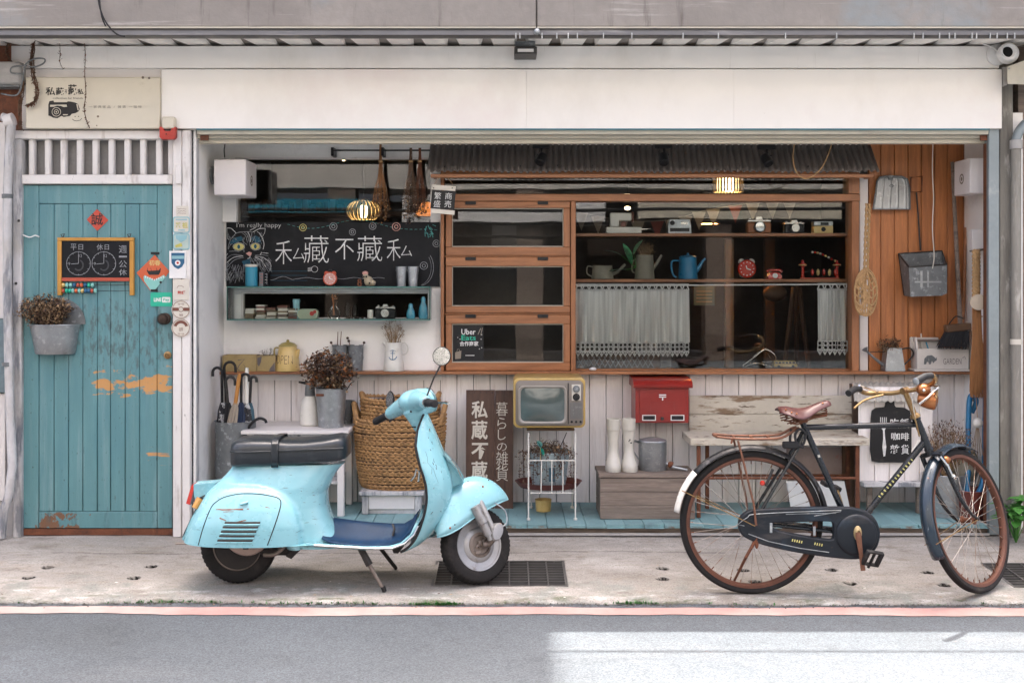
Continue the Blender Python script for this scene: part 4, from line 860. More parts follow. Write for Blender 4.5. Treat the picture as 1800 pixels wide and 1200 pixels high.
box_sign(X(375.5, .22), X(432.5, .22), .22, .5, Z(343, .22), Z(280, .22), 'white cube light on the left side wall of the bay', 1, xl)
box_sign(X(1705, .22), X(1735, .22), .22, .455, Z(340, .22), Z(277.5, .22), 'white cube light on the right side wall of the bay', -1, xr)
k = MB();k.tube(smooth_pts([P(356,247,.1),P(392,247,.2),P(394,265,.35),P(395,277,.36)],5),.004,6);o = k.build('lamp_cable','dark_metal');tag(o,'dark cable dropping from the rail to the left cube light','cable')
MB().pbox(391, 345, 415, 390, YB - .05, YB).build('boxed_pipe', 'lilac_paint', SH)
# hanging rail and dried bundles
yr = .53;t = thing('hanging_rail','thin black rail under the ceiling for dried bundles','rail',P(665,275,yr));MB().tube([P(583,264.5,yr),P(756,264.5,yr)],.0055,8).build('rod','black_paint',t)
for px in (583.5, 671.5): MB().pbox(px - 2, 259, px + 3, 274, yr - .006, YB, .002).build('bracket', 'black_paint', t)
def bundle(label, px, top, mid, bot, hw, seed, mats, col):
    rnd = random.Random(seed); t = thing('dried_bundle', label, 'dried bundle', P(px, bot, yr), 'dried flower bundles hung from the black rail'); st = MB(); fl = MB()
    for m in mats: fl.mat(MATS[m])
    for i in range(34):
        a = rnd.uniform(0,6.28);q = rnd.uniform(.1,1.1);e = P(px + hw * q * cos(a),bot - rnd.uniform(0,.45) * (bot - mid),yr + .05 * q * sin(a));s0 = P(px + rnd.uniform(-2,2),top,yr - .005);s1 = P(px + rnd.uniform(-2.5,2.5) + hw * .12 * cos(a),mid,yr);pth = [s0,s1,(s1 + e) / 2 + Vector((cos(a) * .008,0,0)),e];st.tube(pth,[.0018,.0018,.0013,.0008],4,cap=False)
        for k in range(9):
            u = rnd.uniform(.45,1.06) if k < 6 else rnd.uniform(.9,1.1);p = s1.lerp(e,u);l = rnd.uniform(.008,.017) if k < 6 else rnd.uniform(.016,.028);fl.mat(MATS[rnd.choice(mats)]);fl.leaf(p + Vector((rnd.gauss(0,.009),rnd.gauss(0,.012),rnd.gauss(0,.006))),(rnd.uniform(-1,1),rnd.uniform(-1,1),rnd.uniform(-1,.4)),l,l * .55,.5)
    st.build('stems',col,t,fix=False);fl.build('flower_heads',None,t,fix=False);MB().lathe([(.012,-.006),(.014,0),(.012,.006)],P(px,mid - (mid - top) * .4,yr),10,cap=False).build('tie','rope_fibre',t)
bundle('tan dried grass bundle hanging left on the black rail', 669, 252, 305, 388, 20, 3, ('dry_pale', 'straw', 'dry_brown'), 'straw')
bundle('dark dried flower bundle with pale heads, middle of the rail', 722, 260, 300, 388, 17, 5, ('dry_dark', 'dry_dark', 'dry_pale', 'dry_brown'), 'dry_brown')
bundle('dark reddish dried bundle at the right end of the rail', 738, 260, 300, 372, 13, 9, ('dry_dark', 'dry_brown', 'rust'), 'rust')
# small hanging placard
yq = .36;t = thing('hanging_placard','small tilted black placard with white characters hanging from the awning corner','sign',P(778,377,yq));rt = Matrix.Translation(P(779,350,yq)) @ Matrix.Rotation(R(5),4,'Y')
def rotbox(a, c, e, u, y0, y1, n, m, par):
    k = MB(); k.xf = rt; q = S(1, yq); k.box((a - 779) * q, (e - 779) * q, y0, y1, -(u - 350) * q, -(c - 350) * q, .001); return k.build(n, m, par)
rotbox(758,335,800,368,.0,.006,'board','black_paint',t);rotbox(757,326,799,334.5,-.004,.008,'top_strip','paper_cream',t);rotbox(760,368.5,801,376,-.004,.008,'bottom_strip','paper_cream',t)
k = MB(); k.xf = rt; q = S(1, yq)
for s, a, c in (('繁', 763, 339), ('盛', 763, 353), ('商', 782, 338), ('売', 782, 352)): text_fit(k, s, (a - 779) * q, (a + 12 - 779) * q, -(c + 12 - 350) * q, -(c - 350) * q, -.0015)
k.build('lettering', 'chalk', t, smooth=False)
for px in (762, 795): MB().ball(P(px, 330.5, yq - .006), .004, 8, 6).build('pin', 'dark_metal', t)
k = MB(); k.tube([P(762, 326, yq), P(779, 303, yq + .06), P(796, 324, yq)], .0015, 5); k.build('string', 'rope_fibre', t)
# ---- long blackboard
yb2 = YB - .022; t = thing('long_blackboard', 'long blackboard with chalk cat and white characters on the back wall', 'blackboard', P(584, 502, yb2))
MB().pbox(397.5, 390.5, 772.5, 503.5, yb2, YB - .001, .002).build('board', 'chalkboard', t); ye = yb2 - .0012
W1, WG, WY, WT, WB, WP = (MB() for _ in range(6))
for ch,a,c,e,u in (('禾',484,423,513,464),('厶',515,436,535,456),('藏',534,414,578,462),('不',589,420,622,456),('藏',628,415,672,459),('禾',680,420,704,458),('厶',705,432,724,450)): ptext(W1,ch,a,c,e,u,ye,bold=-.012)
def zl(l): return [(390 + a / 8.57, 380 + b / 8.57) for a, b in l]
L1 = [[(75,180),(140,185),(215,255)],[(75,180),(85,330),(120,350)],[(215,255),(280,240),(400,235),(470,240)],[(470,240),(560,190),(655,185)],[(655,185),(640,260),(600,320)],[(560,250),(610,330),(635,420),(620,500)],[(215,255),(140,340),(100,440),(95,500)],[(100,490),(130,430),(160,420)],[(110,530),(200,525),(260,535)],
      [(300,250),(360,300),(385,400)],[(340,245),(395,300),(405,380)],[(390,240),(425,310),(425,390)],[(450,250),(445,330),(430,390)],[(500,300),(480,350),(450,400)],[(310,350),(340,400),(380,430)],[(425,590),(420,625),(385,640)],[(425,620),(450,640)],[(330,500),(335,540)],[(480,520),(560,500),(590,470)],
      [(70,640),(160,580),(310,590)],[(75,700),(180,620),(320,600)],[(80,770),(190,660),(330,620)],[(500,590),(600,580),(700,600)],[(500,605),(620,620),(720,700),(740,760),(720,830)],[(500,620),(590,660),(660,760)],[(480,640),(540,700),(560,740)],[(610,550),(700,560)],[(100,900),(70,800),(100,700)],[(120,960),(90,900)],[(420,215),(510,170)],[(570,260),(530,230)],[(90,560),(60,600)],[(600,540),(580,580)]]
for l in L1: W_ = smooth_pts([Vector((*p, 0)) for p in zl(l)], 4); pstroke(W1 if random.random() < .5 else WG, [(p.x, p.y) for p in W_], random.uniform(.0022, .004), ye)
for i in range(190):                                   # fur
    a = random.uniform(0,1);bx = random.uniform(80,350) if a < .6 else random.uniform(420,720);by = random.uniform(720,960) if a < .6 else random.uniform(600,800);dx = (bx - 330) * .12;pstroke(WG,zl([(bx,by),(bx + dx * .5,by + 26),(bx + dx,by + 56)]),.0022,ye)
for i in range(60): bx = random.uniform(100, 620); by = random.uniform(270, 500); pstroke(WG, zl([(bx, by), (bx + (bx - 400) * .05, by - 30)]), .0018, ye - .0002 if 0 else ye)
for cx, cy, rx, ry in ((255, 460, 80, 50), (505, 455, 65, 45)):
    plate(WY,[pp(zl([(cx + rx * cos(i * .3142),cy + ry * sin(i * .3142)) for i in range(20)]),ye)],ye - .0008,.0006);plate(WB,[pp(zl([(cx + 22 * cos(i * .628),cy + 34 * sin(i * .628)) for i in range(10)]),ye)],ye - .0016,.0006)
    pstroke(W1, zl([(cx + (rx + 8) * cos(i * .2618), cy + (ry + 8) * sin(i * .2618)) for i in range(24)]), .002, ye - .0004, True)
plate(WP, [pp(zl([(360, 560), (410, 535), (450, 550), (440, 590), (410, 600)]), ye)], ye - .0006, .0006)
plate(WB,[pp(zl([(110,400),(180,330),(290,300),(330,360),(240,390),(150,420)]),ye)],ye + .0004,.0004);plate(WB,[pp(zl([(430,340),(500,290),(570,320),(590,400),(500,395)]),ye)],ye + .0004,.0004);plate(WB,[pp(zl([(300,680),(420,640),(430,720),(350,780)]),ye)],ye + .0004,.0004)
ptext(W1, "I'm really happy", 416, 391.5, 494, 402, ye, bold=-.015)
for i in range(0, 62, 2):
    px = 505 + i * 4.3; f = lambda q: 394 + 7.5 * sin((q - 505) / 26) + 14 * max(0, (q - 690) / 75) ** 2
    pstroke(WT, [(px, f(px)), (px + 5, f(px + 5))], .002, ye)
for cx, cy, r, mm in ((532.5, 400, 6, 'y'), (586, 393, 6.5, 'w'), (619.5, 408, 5.5, 'w'), (655, 393, 6, 'w'), (696.5, 393, 7, 'p'), (745, 467, 6.5, 'w'), (767, 428, 6, 'w')):
    q = dict(y=WY,w=WG,p=WP)[mm];cyl_ = max(cy,391 + r + .6);pstroke(q,[(cx + r * cos(i * .3142),cyl_ + r * sin(i * .3142)) for i in range(20)],.0036,ye,True);pstroke(q,[(cx + r * .45 * cos(i * .524),cyl_ + r * .45 * sin(i * .524)) for i in range(12)],.004,ye - .0003,True)
for i in range(22): a = random.uniform(0,1.6);px,py = 745 + random.uniform(0,24),393 + random.uniform(0,18);pstroke(WT,[(px,py),(px + 10 * cos(a) * random.choice((-1,1)) * .6,py + 9 * sin(a))],.003,ye) if px < 762 else None
pstroke(WG, [(738 + 24 * cos(a * .12), 470 + 32 * sin(a * .12)) for a in range(-6, 13)], .003, ye); pstroke(WG, [(734 + 24 * cos(a * .12), 470 + 32 * sin(a * .12)) for a in range(-5, 12)], .002, ye)
pstroke(WG, [(466 + i * 6, 489 + 3.2 * sin(i * .9) * (1 if i < 9 else .4)) for i in range(36)], .003, ye)
for py in (476.5, 484, 493): pstroke(WB, [(470, py), (540, py)], .002, ye)
pstroke(W1, [(553 + 5.5 * cos(i * .4), 473 + 5.5 * sin(i * .4)) for i in range(16)], .0022, ye, True)
for k_ in range(4): pstroke(W1, [(548, 470 + k_ * 2), (541, 471.5 + k_ * 1.6)], .002, ye)
for n_,q,mm in (('chalk_drawing',W1,'chalk'),('chalk_shading',WG,'chalk_grey'),('chalk_eyes',WY,'chalk_yellow'),('chalk_twig',WT,'chalk_teal'),('chalk_dark',WB,'chalk_blue'),('chalk_pink_mark',WP,'chalk_pink')): q.build(n_,mm,t,smooth=False)
# ---- glass display case
yc0, yc1 = .48, YB - .001; xa, xb = X(399, yc0), X(756, yc0); z0, z1 = Z(562.5, yc0), Z(503.8, yc0); g = .006
t = thing('glass_case', 'long glass display case on the wall under the blackboard', 'display case', ((xa + xb) / 2, .56, z0))
for n_,a in (('glass_top',(xa,xb,yc0,yc1,z1 - g,z1)),('glass_base',(xa,xb,yc0,yc1,z0,z0 + g)),('glass_front',(xa + g,xb - g,yc0 + .001,yc0 + .001 + g,z0 + g,z1 - g)),('glass_side',(xa + .001,xa + g,yc0 + .001,yc1,z0 + g,z1 - g)),('glass_side',(xb - g,xb - .001,yc0 + .001,yc1,z0 + g,z1 - g))): MB().box(*a).build(n_,'case_glass',t,smooth=False)
k = MB(); e_ = .0015
for a in ((xa - e_,xb + e_,yc0 - e_,yc0,z1 - g,z1 + e_),(xa - e_,xb + e_,yc0 - e_,yc0,z0 - e_,z0 + g),(xa - e_,xa + .003,yc0 - e_,yc0,z0 + g,z1 - g),(xb - .003,xb + e_,yc0 - e_,yc0,z0 + g,z1 - g)): k.box(*a)
k.build('polished_edges', 'glass_edge', t, smooth=False)
for a, tt, e, u in ((424, 512, 753, 516), (424, 558, 753, 561.5), (424, 516, 428, 558)): MB().pbox(a, tt, e, u, YB - .0005, YB + .02).build('lining', 'white_paint', t)
zc = z0 + g + .001
mk('card_stock', (.22, .16, .1), .7, var=.3, vs=40, rand=.4); rnd = random.Random(4)
for i, (px, n, w_) in enumerate(((433, 6, 16), (452, 8, 17), (471, 7, 17), (490, 8, 18), (509, 6, 17))):
    s_ = thing('card_stack',['stack of paper packets at the left end of the glass case','second stack of paper packets in the glass case','stack of paper packets under a pale round tin','fourth stack of paper packets in the glass case','stack of paper packets beside the cup in the glass case'][i],'paper stack',Vector((X(px + w_ / 2,.6),.6,zc)),'paper stacks in the glass case')
    zz = zc
    for j in range(n): h = rnd.uniform(.008,.014);q = rnd.uniform(-.004,.004);MB().box(X(px,.6) + q,X(px + w_ - 1,.6) + q,.56,.645,zz,zz + h - .001,.001).build('packet',('card_stock','old_wood','paper_cream','card_stock','brown_print')[rnd.randrange(5)],s_);zz += h
t = thing('paint_cup','turquoise cup standing in the glass case beside the packets','cup',(X(521,.58),.58,zc));pail(t,(X(521,.58),.58,zc),.022,.019,S(34,.58),'pale_blue_print',16,'cup',(.9,),.003)
t = thing('sardine_tin','oval printed tin lying at the centre left of the glass case','tin',(X(541,.56),.56,zc));k = MB();plate(k,[rrect(X(524,.54),X(558,.54),zc,zc + S(16,.54),.022)],.56,.05,.004);k.build('tin_body',mk('celadon',(.33,.38,.27),.35,var=.08),t);k = MB();plate(k,[pcirc(548,551,4,.53)],.533,.002);plate(k,[pcirc(553,548,3,.53)],.533,.002);k.build('printed_fruit','red_paint',t,smooth=False)
t = thing('bud_vase','small glass vase with dried orange flowers in the glass case','vase',(X(588,.57),.57,zc));MB().lathe([(.03,0),(.042,.012),(.045,.03),(.03,.06),(.012,.08),(.012,.1),(.016,.105)],(X(588,.57),.57,zc),20).build('vase_body','case_glass',t)
t2 = thing('dried_sprig','dried orange sprig standing in the small glass vase','dried flowers',(X(588,.57),.57,zc + .05));bouquet(t2,(X(586,.57),.57,zc + .13),.026,.02,.024,90,(.008,.014),('dry_orange','dry_brown','dry_orange'),(X(588,.57),.57,zc + .02),8,6)
for px, r, h, m, lab in ((611, .019, .10, 'case_glass', 'tall clear glass jar in the glass case'), (624, .018, .09, 'case_glass', 'second clear glass jar beside the tall one in the case')):
    t = thing('glass_jar', lab, 'jar', (X(px, .58), .58, zc)); MB().lathe([(r, 0), (r, h * .7), (r * .6, h * .85), (r * .6, h)], (X(px, .58), .58, zc), 16).build('jar_body', m, t)
t = thing('candle','short cream candle standing in the glass case','candle',(X(651,.56),.56,zc));MB().cyl((X(651,.56),.56,zc),.019,.055,18,b=.002).build('wax','enamel_white',t);MB().cyl((X(651,.56),.56,zc + .055),.0015,.01,6).build('wick','ink',t)
camera_toy((X(678, .55), .55, zc), .125, .085, 'black and silver camera lying in the glass case', 'black_paint', 'chrome')['group'] = 'cameras in the glass case'
k = MB()
for i in range(16): k.ball((X(rnd.uniform(608, 650), .54), rnd.uniform(.52, .6), zc + .006), rnd.uniform(.005, .01), 7, 5, (1.3, 1, .8))
t = k.build('pine_cones', 'dry_dark'); t['kind'] = 'stuff'
mk('glaze_blue', (.06, .3, .42), .25, var=.25, vs=20, coat=.5)
for px, w_, h, lab in ((722, 16, 26, 'blue glazed wedge shaped dish in the glass case'), (744, 17, 38, 'tall blue glazed bird figure at the right end of the glass case')):
    t = thing('glazed_figure', lab, 'figurine', (X(px, .57), .57, zc)); r = S(w_ / 2, .57); hh = S(h, .57)
    k = MB();k.lathe([(r * .9,0),(r,hh * .2),(r * .85,hh * .5),(r * .45,hh * .75),(r * .5,hh * .88),(r * .3,hh),(0,hh * 1.02)],(X(px,.57),.57,zc),18,sq=(1,.7));k.build('figure_body','glaze_blue',t);k = MB();k.leaf((X(px,.57) - r * .4,.55,zc + hh * .88),(-1,0,-.1),r * .8,r * .3);k.build('beak','dry_orange',t,fix=False)
# ---- things on top of the glass case
zt = z1 + .0015
t = thing('blue_jar','bright blue tin with cream lid before the chalk cat','tin',(X(442,.56),.56,zt));r = S(10.6,.56);MB().cyl((X(442,.56),.56,zt),r,S(34,.56),24,b=.002).build('tin_body','teal_plastic',t);MB().cyl((X(442,.56),.56,zt + S(34.2,.56)),r * 1.02,S(4.5,.56),24,b=.002).build('lid','paper_cream',t)
for i, (a, e, m) in enumerate(((455.5, 463, 'dull_zinc'), (464, 471, 'chalkboard'))):
    t = thing('small_box',['narrow grey patterned box beside the blue tin','narrow black and white box right of the grey one'][i],'box',(X((a + e) / 2,.58),.58,zt));MB().box(X(a,.56),X(e,.56),.56,.63,zt,zt + S(25,.56),.001).build('carton',m,t);k = MB()
    for j in range(4): pstroke(k, [(a + 1.5, 482 + j * 5), (e - 1.5, 481 + j * 5), (e - 2, 484 + j * 5)], .0025, .5588)
    k.build('print', 'chalk' if i else 'red_paper', t, smooth=False)
alarm_clock((X(580.5, .56), .56, zt), S(12, .56), 'small orange red alarm clock on the glass case', mk('coral_paint', (.55, .09, .04), .35, coat=.3, var=.05), 'chalk_pink', bell='coral_paint')
t = thing('skull_figurine', 'small cream skull figurine with flower sitting on the glass case', 'figurine', (X(649, .56), .56, zt)); k = MB(); q = S(1, .56); cx = X(648, .56)
k.ball((cx,.56,zt + 9 * q),9 * q,16,12,(.9,.9,1));k.ball((cx + 6 * q,.56,zt + 6 * q),6 * q,12,8,(1.2,1,.9));k.ball((cx - 5 * q,.555,zt + 17 * q),5.4 * q,14,10);remeshed(k,'figure_body',mk('bone',(.45,.38,.26),.5,var=.2,vs=60),t,.003,2)
k = MB(); k.ball((cx - 6 * q, .56, zt + 23 * q), 5.5 * q, 12, 8, (1, 1, .7)); k.build('cap', 'chalk_pink', t)
k = MB(); [k.ball((cx + d * q, .53, zt + h * q), 1.7 * q, 8, 6) for d, h in ((-7.5, 17), (-3, 17), (3, 6))]; k.build('eye_sockets', 'ink', t)
t = thing('rust_letter','tiny rusty letter ornament left of the skull figurine','ornament',(X(632,.56),.56,zt));k = MB();c0 = (X(632,.56),zt + 5 * q);plate(k,[circ(c0[0],c0[1] - 1 * q,4 * q,14),circ(c0[0],c0[1] - 1 * q,2 * q,10)],.56,.012,.001);plate(k,[circ(c0[0],c0[1] + 5 * q,3.2 * q,14),circ(c0[0],c0[1] + 5 * q,1.5 * q,10)],.56,.012,.001);k.build('letter','rust',t)
for px, lab in ((705.5, 'dull metal tumbler on the glass case, left of a pair'), (726, 'dull metal tumbler on the glass case, right of a pair')):
    t = thing('metal_tumbler',lab,'tumbler',(X(px,.56),.56,zt),'metal tumblers on the glass case');pail(t,(X(px,.56),.56,zt),S(10,.56),S(7.5,.56),S(35,.56),'zinc',24,'tumbler_body',(.85,),.002)
# ---- window ledge, left
zl_ = Z(653, .535); ym = .595
def on_ledge(px): return Vector((X(px, ym), ym, zl_ + .001))
mk('yellow_box', (.36, .265, .11), .6, var=.15, vs=8, layers=[((.2, .14, .06), 6, .55, .75)])
for a, tt, e, lab in ((391, 624, 451, 'long yellow wooden box with faded drawing at the left end of the ledge'), (451.8, 625, 484, 'short yellow wooden box with purple stain beside the kettle')):
    t = thing('wooden_box',lab,'box',on_ledge((a + e) / 2));x0,x1 = X(a,.55),X(e,.55);z0_,z1_ = zl_ + .001,Z(tt,.55);MB().box(x0,x1,.55,.558,z0_,z1_,.001).build('front_board','yellow_box',t);MB().box(x0,x1,.638,.646,z0_,z1_,.001).build('rear_board','yellow_box',t)
    for q0, q1 in ((x0, x0 + .007), (x1 - .007, x1)): MB().box(q0, q1, .5585, .6375, z0_, z1_, .001).build('end_board', 'old_wood', t)
    k = MB()
    if a < 400: pstroke(k, [(418, 633), (430, 631), (421, 641), (417, 648), (421, 651)], .006, .5485); pstroke(k, [(428, 640), (431, 645), (430, 650)], .003, .5485)
    else: plate(k,[pp([(452.5,629),(460,626),(459,636),(455,644),(452.5,640)],.549)],.549,.001);plate(k,[pp([(474,648),(480,640),(483,636),(483,653),(473,653)],.549)],.549,.001)
    k.build('faded_print', mk('faded_ink', (.12, .1, .1), .7) if 'faded_ink' not in MATS else 'faded_ink', t, smooth=False)
t = thing('dry_sprigs','thin grey dry sprigs standing behind the short yellow box','dried flowers',on_ledge(465));bouquet(t,P(468,618,.61),.06,.02,.028,60,(.005,.01),('dull_zinc','dry_dark','dry_dark'),P(465,650,.61),12,3)
# enamel kettle with lettering
c = on_ledge(506); q = S(1, ym); t = thing('enamel_kettle', 'yellow enamel coffee pot lettered OPEN on the ledge', 'coffee pot', c)
MB().lathe([(0, 0), (21 * q, 0), (21.5 * q, 2 * q), (20 * q, 16 * q), (17.5 * q, 32 * q), (15.6 * q, 42 * q), (15.8 * q, 43 * q)], c, 32).build('pot_body', 'enamel_yellow', t)
MB().lathe([(16.3 * q,43 * q),(16 * q,44.5 * q),(11 * q,48.5 * q),(4 * q,50.5 * q),(2.2 * q,51 * q),(3 * q,53.5 * q),(0,55 * q)],c,28).build('lid',mk('olive_enamel',(.32,.25,.07),.35,coat=.4),t)
MB().tube(smooth_pts([c + Vector((-15 * q,0,40 * q)),c + Vector((-22 * q,0,40 * q)),c + Vector((-24 * q,0,33 * q)),c + Vector((-22 * q,0,20 * q)),c + Vector((-19 * q,0,12 * q))],5),1.5 * q,8).build('handle','olive_enamel',t)
MB().tube([c + Vector((13 * q, -.012, 18 * q)), c + Vector((17 * q, -.018, 28 * q)), c + Vector((20 * q, -.02, 38 * q))], [5 * q, 4 * q, 2.6 * q], 10).build('spout', 'enamel_yellow', t)
k = MB();text_fit(k,'OPEN',-1.05,.62,13 * q,28 * q,0,bold=-.02,fn=lambda a,z: (c.x + (20.6 * q - (z - 13 * q) * .16) * sin(a),c.y - (20.6 * q - (z - 13 * q) * .16) * cos(a),c.z + z));k.build('lettering','dry_dark',t,smooth=False)
# twin grey planter pots
t = thing('twin_pots', 'pair of joined dark grey metal flower pots on the ledge', 'flower pots', on_ledge(611))
for px in (597, 625): pail(t, on_ledge(px) + Vector((0, .012, 0)), S(13.5, ym), S(12, ym), S(45, ym), 'dull_zinc', 24, 'pot', (.5,), .003)
t = thing('dry_sticks', 'few brown dry stalks standing in the left grey pot', 'dried flowers', on_ledge(597) + Vector((0, 0, .1))); k = MB()
for a, b, d in ((592, 594, 583), (596, 600, 582), (590, 583, 601), (622, 613, 597), (628, 640, 602)): k.tube([P(a, 640, .607), P(b, d, .607)], [.0035, .0022], 6)
k.build('stalks', 'rust', t); k = MB(); [k.ball(P(b, d, .607), .009, 8, 6) for b, d in ((582, 602), (640, 602), (613, 599), (611, 594))]; k.build('seed_heads', 'dry_dark', t)
# white pitcher with anchor
c = on_ledge(692); t = thing('white_pitcher', 'white enamel pitcher with blue anchor emblem on the ledge', 'pitcher', c)
MB().lathe([(0,0),(18 * q,0),(18.6 * q,1.5 * q),(17.6 * q,12 * q),(15.5 * q,30 * q),(14 * q,44 * q),(14.8 * q,50 * q),(13.6 * q,50 * q),(12.5 * q,40 * q),(0,30 * q)],c,32).build('jug_body','enamel_white',t)
MB().tube(smooth_pts([c + Vector((13 * q,0,48 * q)),c + Vector((20 * q,0,49 * q)),c + Vector((25 * q,0,41 * q)),c + Vector((23 * q,0,31 * q)),c + Vector((15 * q,0,28 * q))],5),1.4 * q,8).build('handle','enamel_white',t)
MB().tube([c + Vector((-11 * q, 0, 43 * q)), c + Vector((-15 * q, 0, 47 * q)), c + Vector((-19 * q, 0, 50.5 * q))], [4.5 * q, 3.6 * q, 2 * q], 10).build('spout', 'enamel_white', t)
k = MB(); cv = lambda a, z: (c.x + a, c.y - sqrt(max(0, (17 * q) ** 2 - a * a)) + .0 - .0012 + (z - c.z - 27 * q) * .105 / 1, z)
def cst(l, wd):
    kk = MB(); stroke(kk, [(p[0] * q, c.z + p[1] * q) for p in l], wd * q, 0); k.add([cv(v[0], v[2]) for v in kk.v], kk.f)
cst([(0,21),(0,35)],1.3);cst([(-4,31.5),(4,31.5)],1.1);cst([(7 * cos(a * .2),27.5 - 7 * sin(a * .2)) for a in range(1,15)],1.5);cst([(1.4 * cos(a * .7),36 + 1.4 * sin(a * .7)) for a in range(10)],.8);cst([(-8 * cos(a * .15),28 + 9 * sin(a * .15)) for a in range(6,16)],.7);k.build('anchor_emblem','blue_print',t,smooth=False,fix=False)
t = thing('dried_flowers','airy pale brown dried sprays in the white pitcher','dried flowers',c + Vector((0,0,.15)));bouquet(t,P(692,582,ym),S(22,ym),.05,S(20,ym),420,(.006,.014),('dry_pale','dry_brown','dry_pale'),P(692,615,ym),40,8)
# ---- umbrella bin
yu = .33; cu_ = Vector((X(414, yu), yu, .061)); rb = S(35, yu); ht = Z(742, yu - .1) - .061
t = thing('umbrella_bin', 'tall galvanised bin full of umbrellas in the left corner', 'umbrella bin', cu_); pail(t, cu_, rb, rb * .95, ht, 'dull_zinc', 36, 'bin', (.1, .5, .9), .006)
def umbrella(label, base, top, hook, hm, canopy, hr=8, straight=False, dy=0, stripes=None):
    a,b = P(*base,yu + dy),P(*top,yu + dy);t = thing('umbrella',label,'umbrella',a - Vector((0,0,.2)),'umbrellas standing in the galvanised bin');d = (b - a).normalized();low = a - d * .27
    if straight: MB().tube([a + d * .05, b - d * .02, b], [.0125, .0115, .009], 12).build('handle', hm, t)
    else:
        r = S(hr,yu);pts = [a + d * .07,b - Vector((0,0,r))] + [b + Vector((hook * (r - r * cos(i * pi / 7)),0,-r + r * sin(i * pi / 7))) for i in range(1,8)] + [b + Vector((hook * 2 * r,0,-r * 1.9))];MB().tube(pts,.0085,9).build('handle',hm,t)
    MB().tube([low, a + d * .09], .004, 6).build('shaft', 'chrome', t)
    k = MB(); q = d.to_track_quat('Z', 'Y'); rings = []
    for s, r in ((0, .034), (.16, .033), (.26, .029), (.33, .022), (.37, .011)):
        rings.append([low + d * s * 1.08 + q @ Vector((r * (1 + .22 * sin(j * 2 * pi / 24 * 8)) * cos(j * 2 * pi / 24 + s * 3),r * (1 + .22 * sin(j * 2 * pi / 24 * 8)) * sin(j * 2 * pi / 24 + s * 3),0)) for j in range(24)])
    k.loft(rings); k.build('folded_canopy', canopy, t)
for n_,c_ in (('cloth_navy',(.012,.025,.06)),('cloth_beige',(.33,.28,.22)),('cloth_grey',(.13,.16,.19)),('cloth_black',(.015,.015,.018)),('cloth_teal',(.05,.12,.16))): mk(n_,c_,.7,var=.15,vs=12)
mk('cloth_stripe', (.02, .02, .024), .7, var=.1, layers=[((.5, .5, .5), 22, .52, .54, (1, 1, 1.4))])
umbrella('black crook handle umbrella hooking left at the bin edge', (391, 745), (390, 646), -1, 'black_rubber', 'cloth_stripe', 8)
umbrella('tallest black crook umbrella hooking right in the bin', (401, 745), (394, 636), 1, 'black_rubber', 'cloth_grey', 10, dy=.03)
umbrella('short crook umbrella with white tip band in the bin', (404, 745), (397, 662), 1, 'dark_metal', 'cloth_black', 8, dy=-.02)
umbrella('umbrella with straight honey coloured wooden grip', (409, 745), (421, 657), 1, mk('honey_wood', (.45, .2, .045), .4, var=.15, vs=20), 'cloth_beige', straight=True, dy=-.07)
umbrella('navy umbrella with black crook between wooden and white grips', (424, 745), (424, 657), 1, 'black_rubber', 'cloth_navy', 7, dy=-.05)
umbrella('umbrella with straight white grip and striped cloth', (433, 745), (434, 646), 1, 'enamel_white', 'cloth_stripe', straight=True, dy=-.04)
umbrella('grey umbrella with dark crook leaning to the right', (438, 745), (441, 662), 1, 'dark_metal', 'cloth_teal', 5, dy=.02)
k = MB();k.tube(smooth_pts([P(436,752,.26),P(446,740,.24),P(457,735,.24),P(466,738,.24),P(468,743,.24)],4),.0085,9);o = k.build('folding_umbrella','black_rubber');tag(o,'black folding umbrella handle drooping over the bin rim','umbrella')
# ---- white table and what stands on it
yt0, yt1 = .18, .63; zt2 = Z(757, yt0); t = thing('white_table', 'low white painted table with worn top behind the scooter seat', 'table', (X(517, .4), .4, .061))
xa, xb = X(423, yt0), X(612, yt0); MB().box(xa, xb, yt0, yt1, zt2 - .022, zt2, .004).build('table_top', 'white_paint', t)
for x_ in (xa + .03, xb - .07):
    for y_ in (yt0 + .03, yt1 - .07): MB().box(x_, x_ + .04, y_, y_ + .04, .061, zt2 - .0225, .003).build('leg', 'white_paint', t)
for y_ in (yt0 + .04, yt1 - .06): MB().box(xa + .0705, xb - .0705, y_, y_ + .02, zt2 - .07, zt2 - .0225, .002).build('apron', 'old_frame_paint', t)
MB().box(xa + .0705, xb - .0705, yt0 + .05, yt1 - .05, .25, .268, .002).build('shelf_board', 'old_frame_paint', t)
t = thing('spray_bottle', 'cream bottle with grey spray head on the white table', 'spray bottle', (X(545, .42), .42, zt2)); c = Vector((X(545, .42), .42, zt2 + .001)); q = S(1, .42)
MB().lathe([(0,0),(15 * q,0),(17.5 * q,3 * q),(17.5 * q,30 * q),(15 * q,44 * q),(8.5 * q,52 * q),(8 * q,53 * q)],c,28).build('bottle','enamel_white',t);MB().lathe([(9 * q,52 * q),(9.2 * q,56 * q),(8 * q,70 * q),(7 * q,76 * q),(0,78 * q)],c,18).build('spray_head','dull_zinc',t);MB().tube([c + Vector((-5 * q,0,74 * q)),c + Vector((-20 * q,0,76 * q))],[3 * q,1.8 * q],8).build('nozzle','black_rubber',t)
cbk = Vector((X(582,.36),.36,zt2 + .001));t = thing('galvanised_bucket','galvanised bucket holding dried hydrangeas on the white table','bucket',cbk);pail(t,cbk,S(27,.36),S(22,.36),S(69,.36),'zinc',36,'bucket_body',(.5,.8),.006)
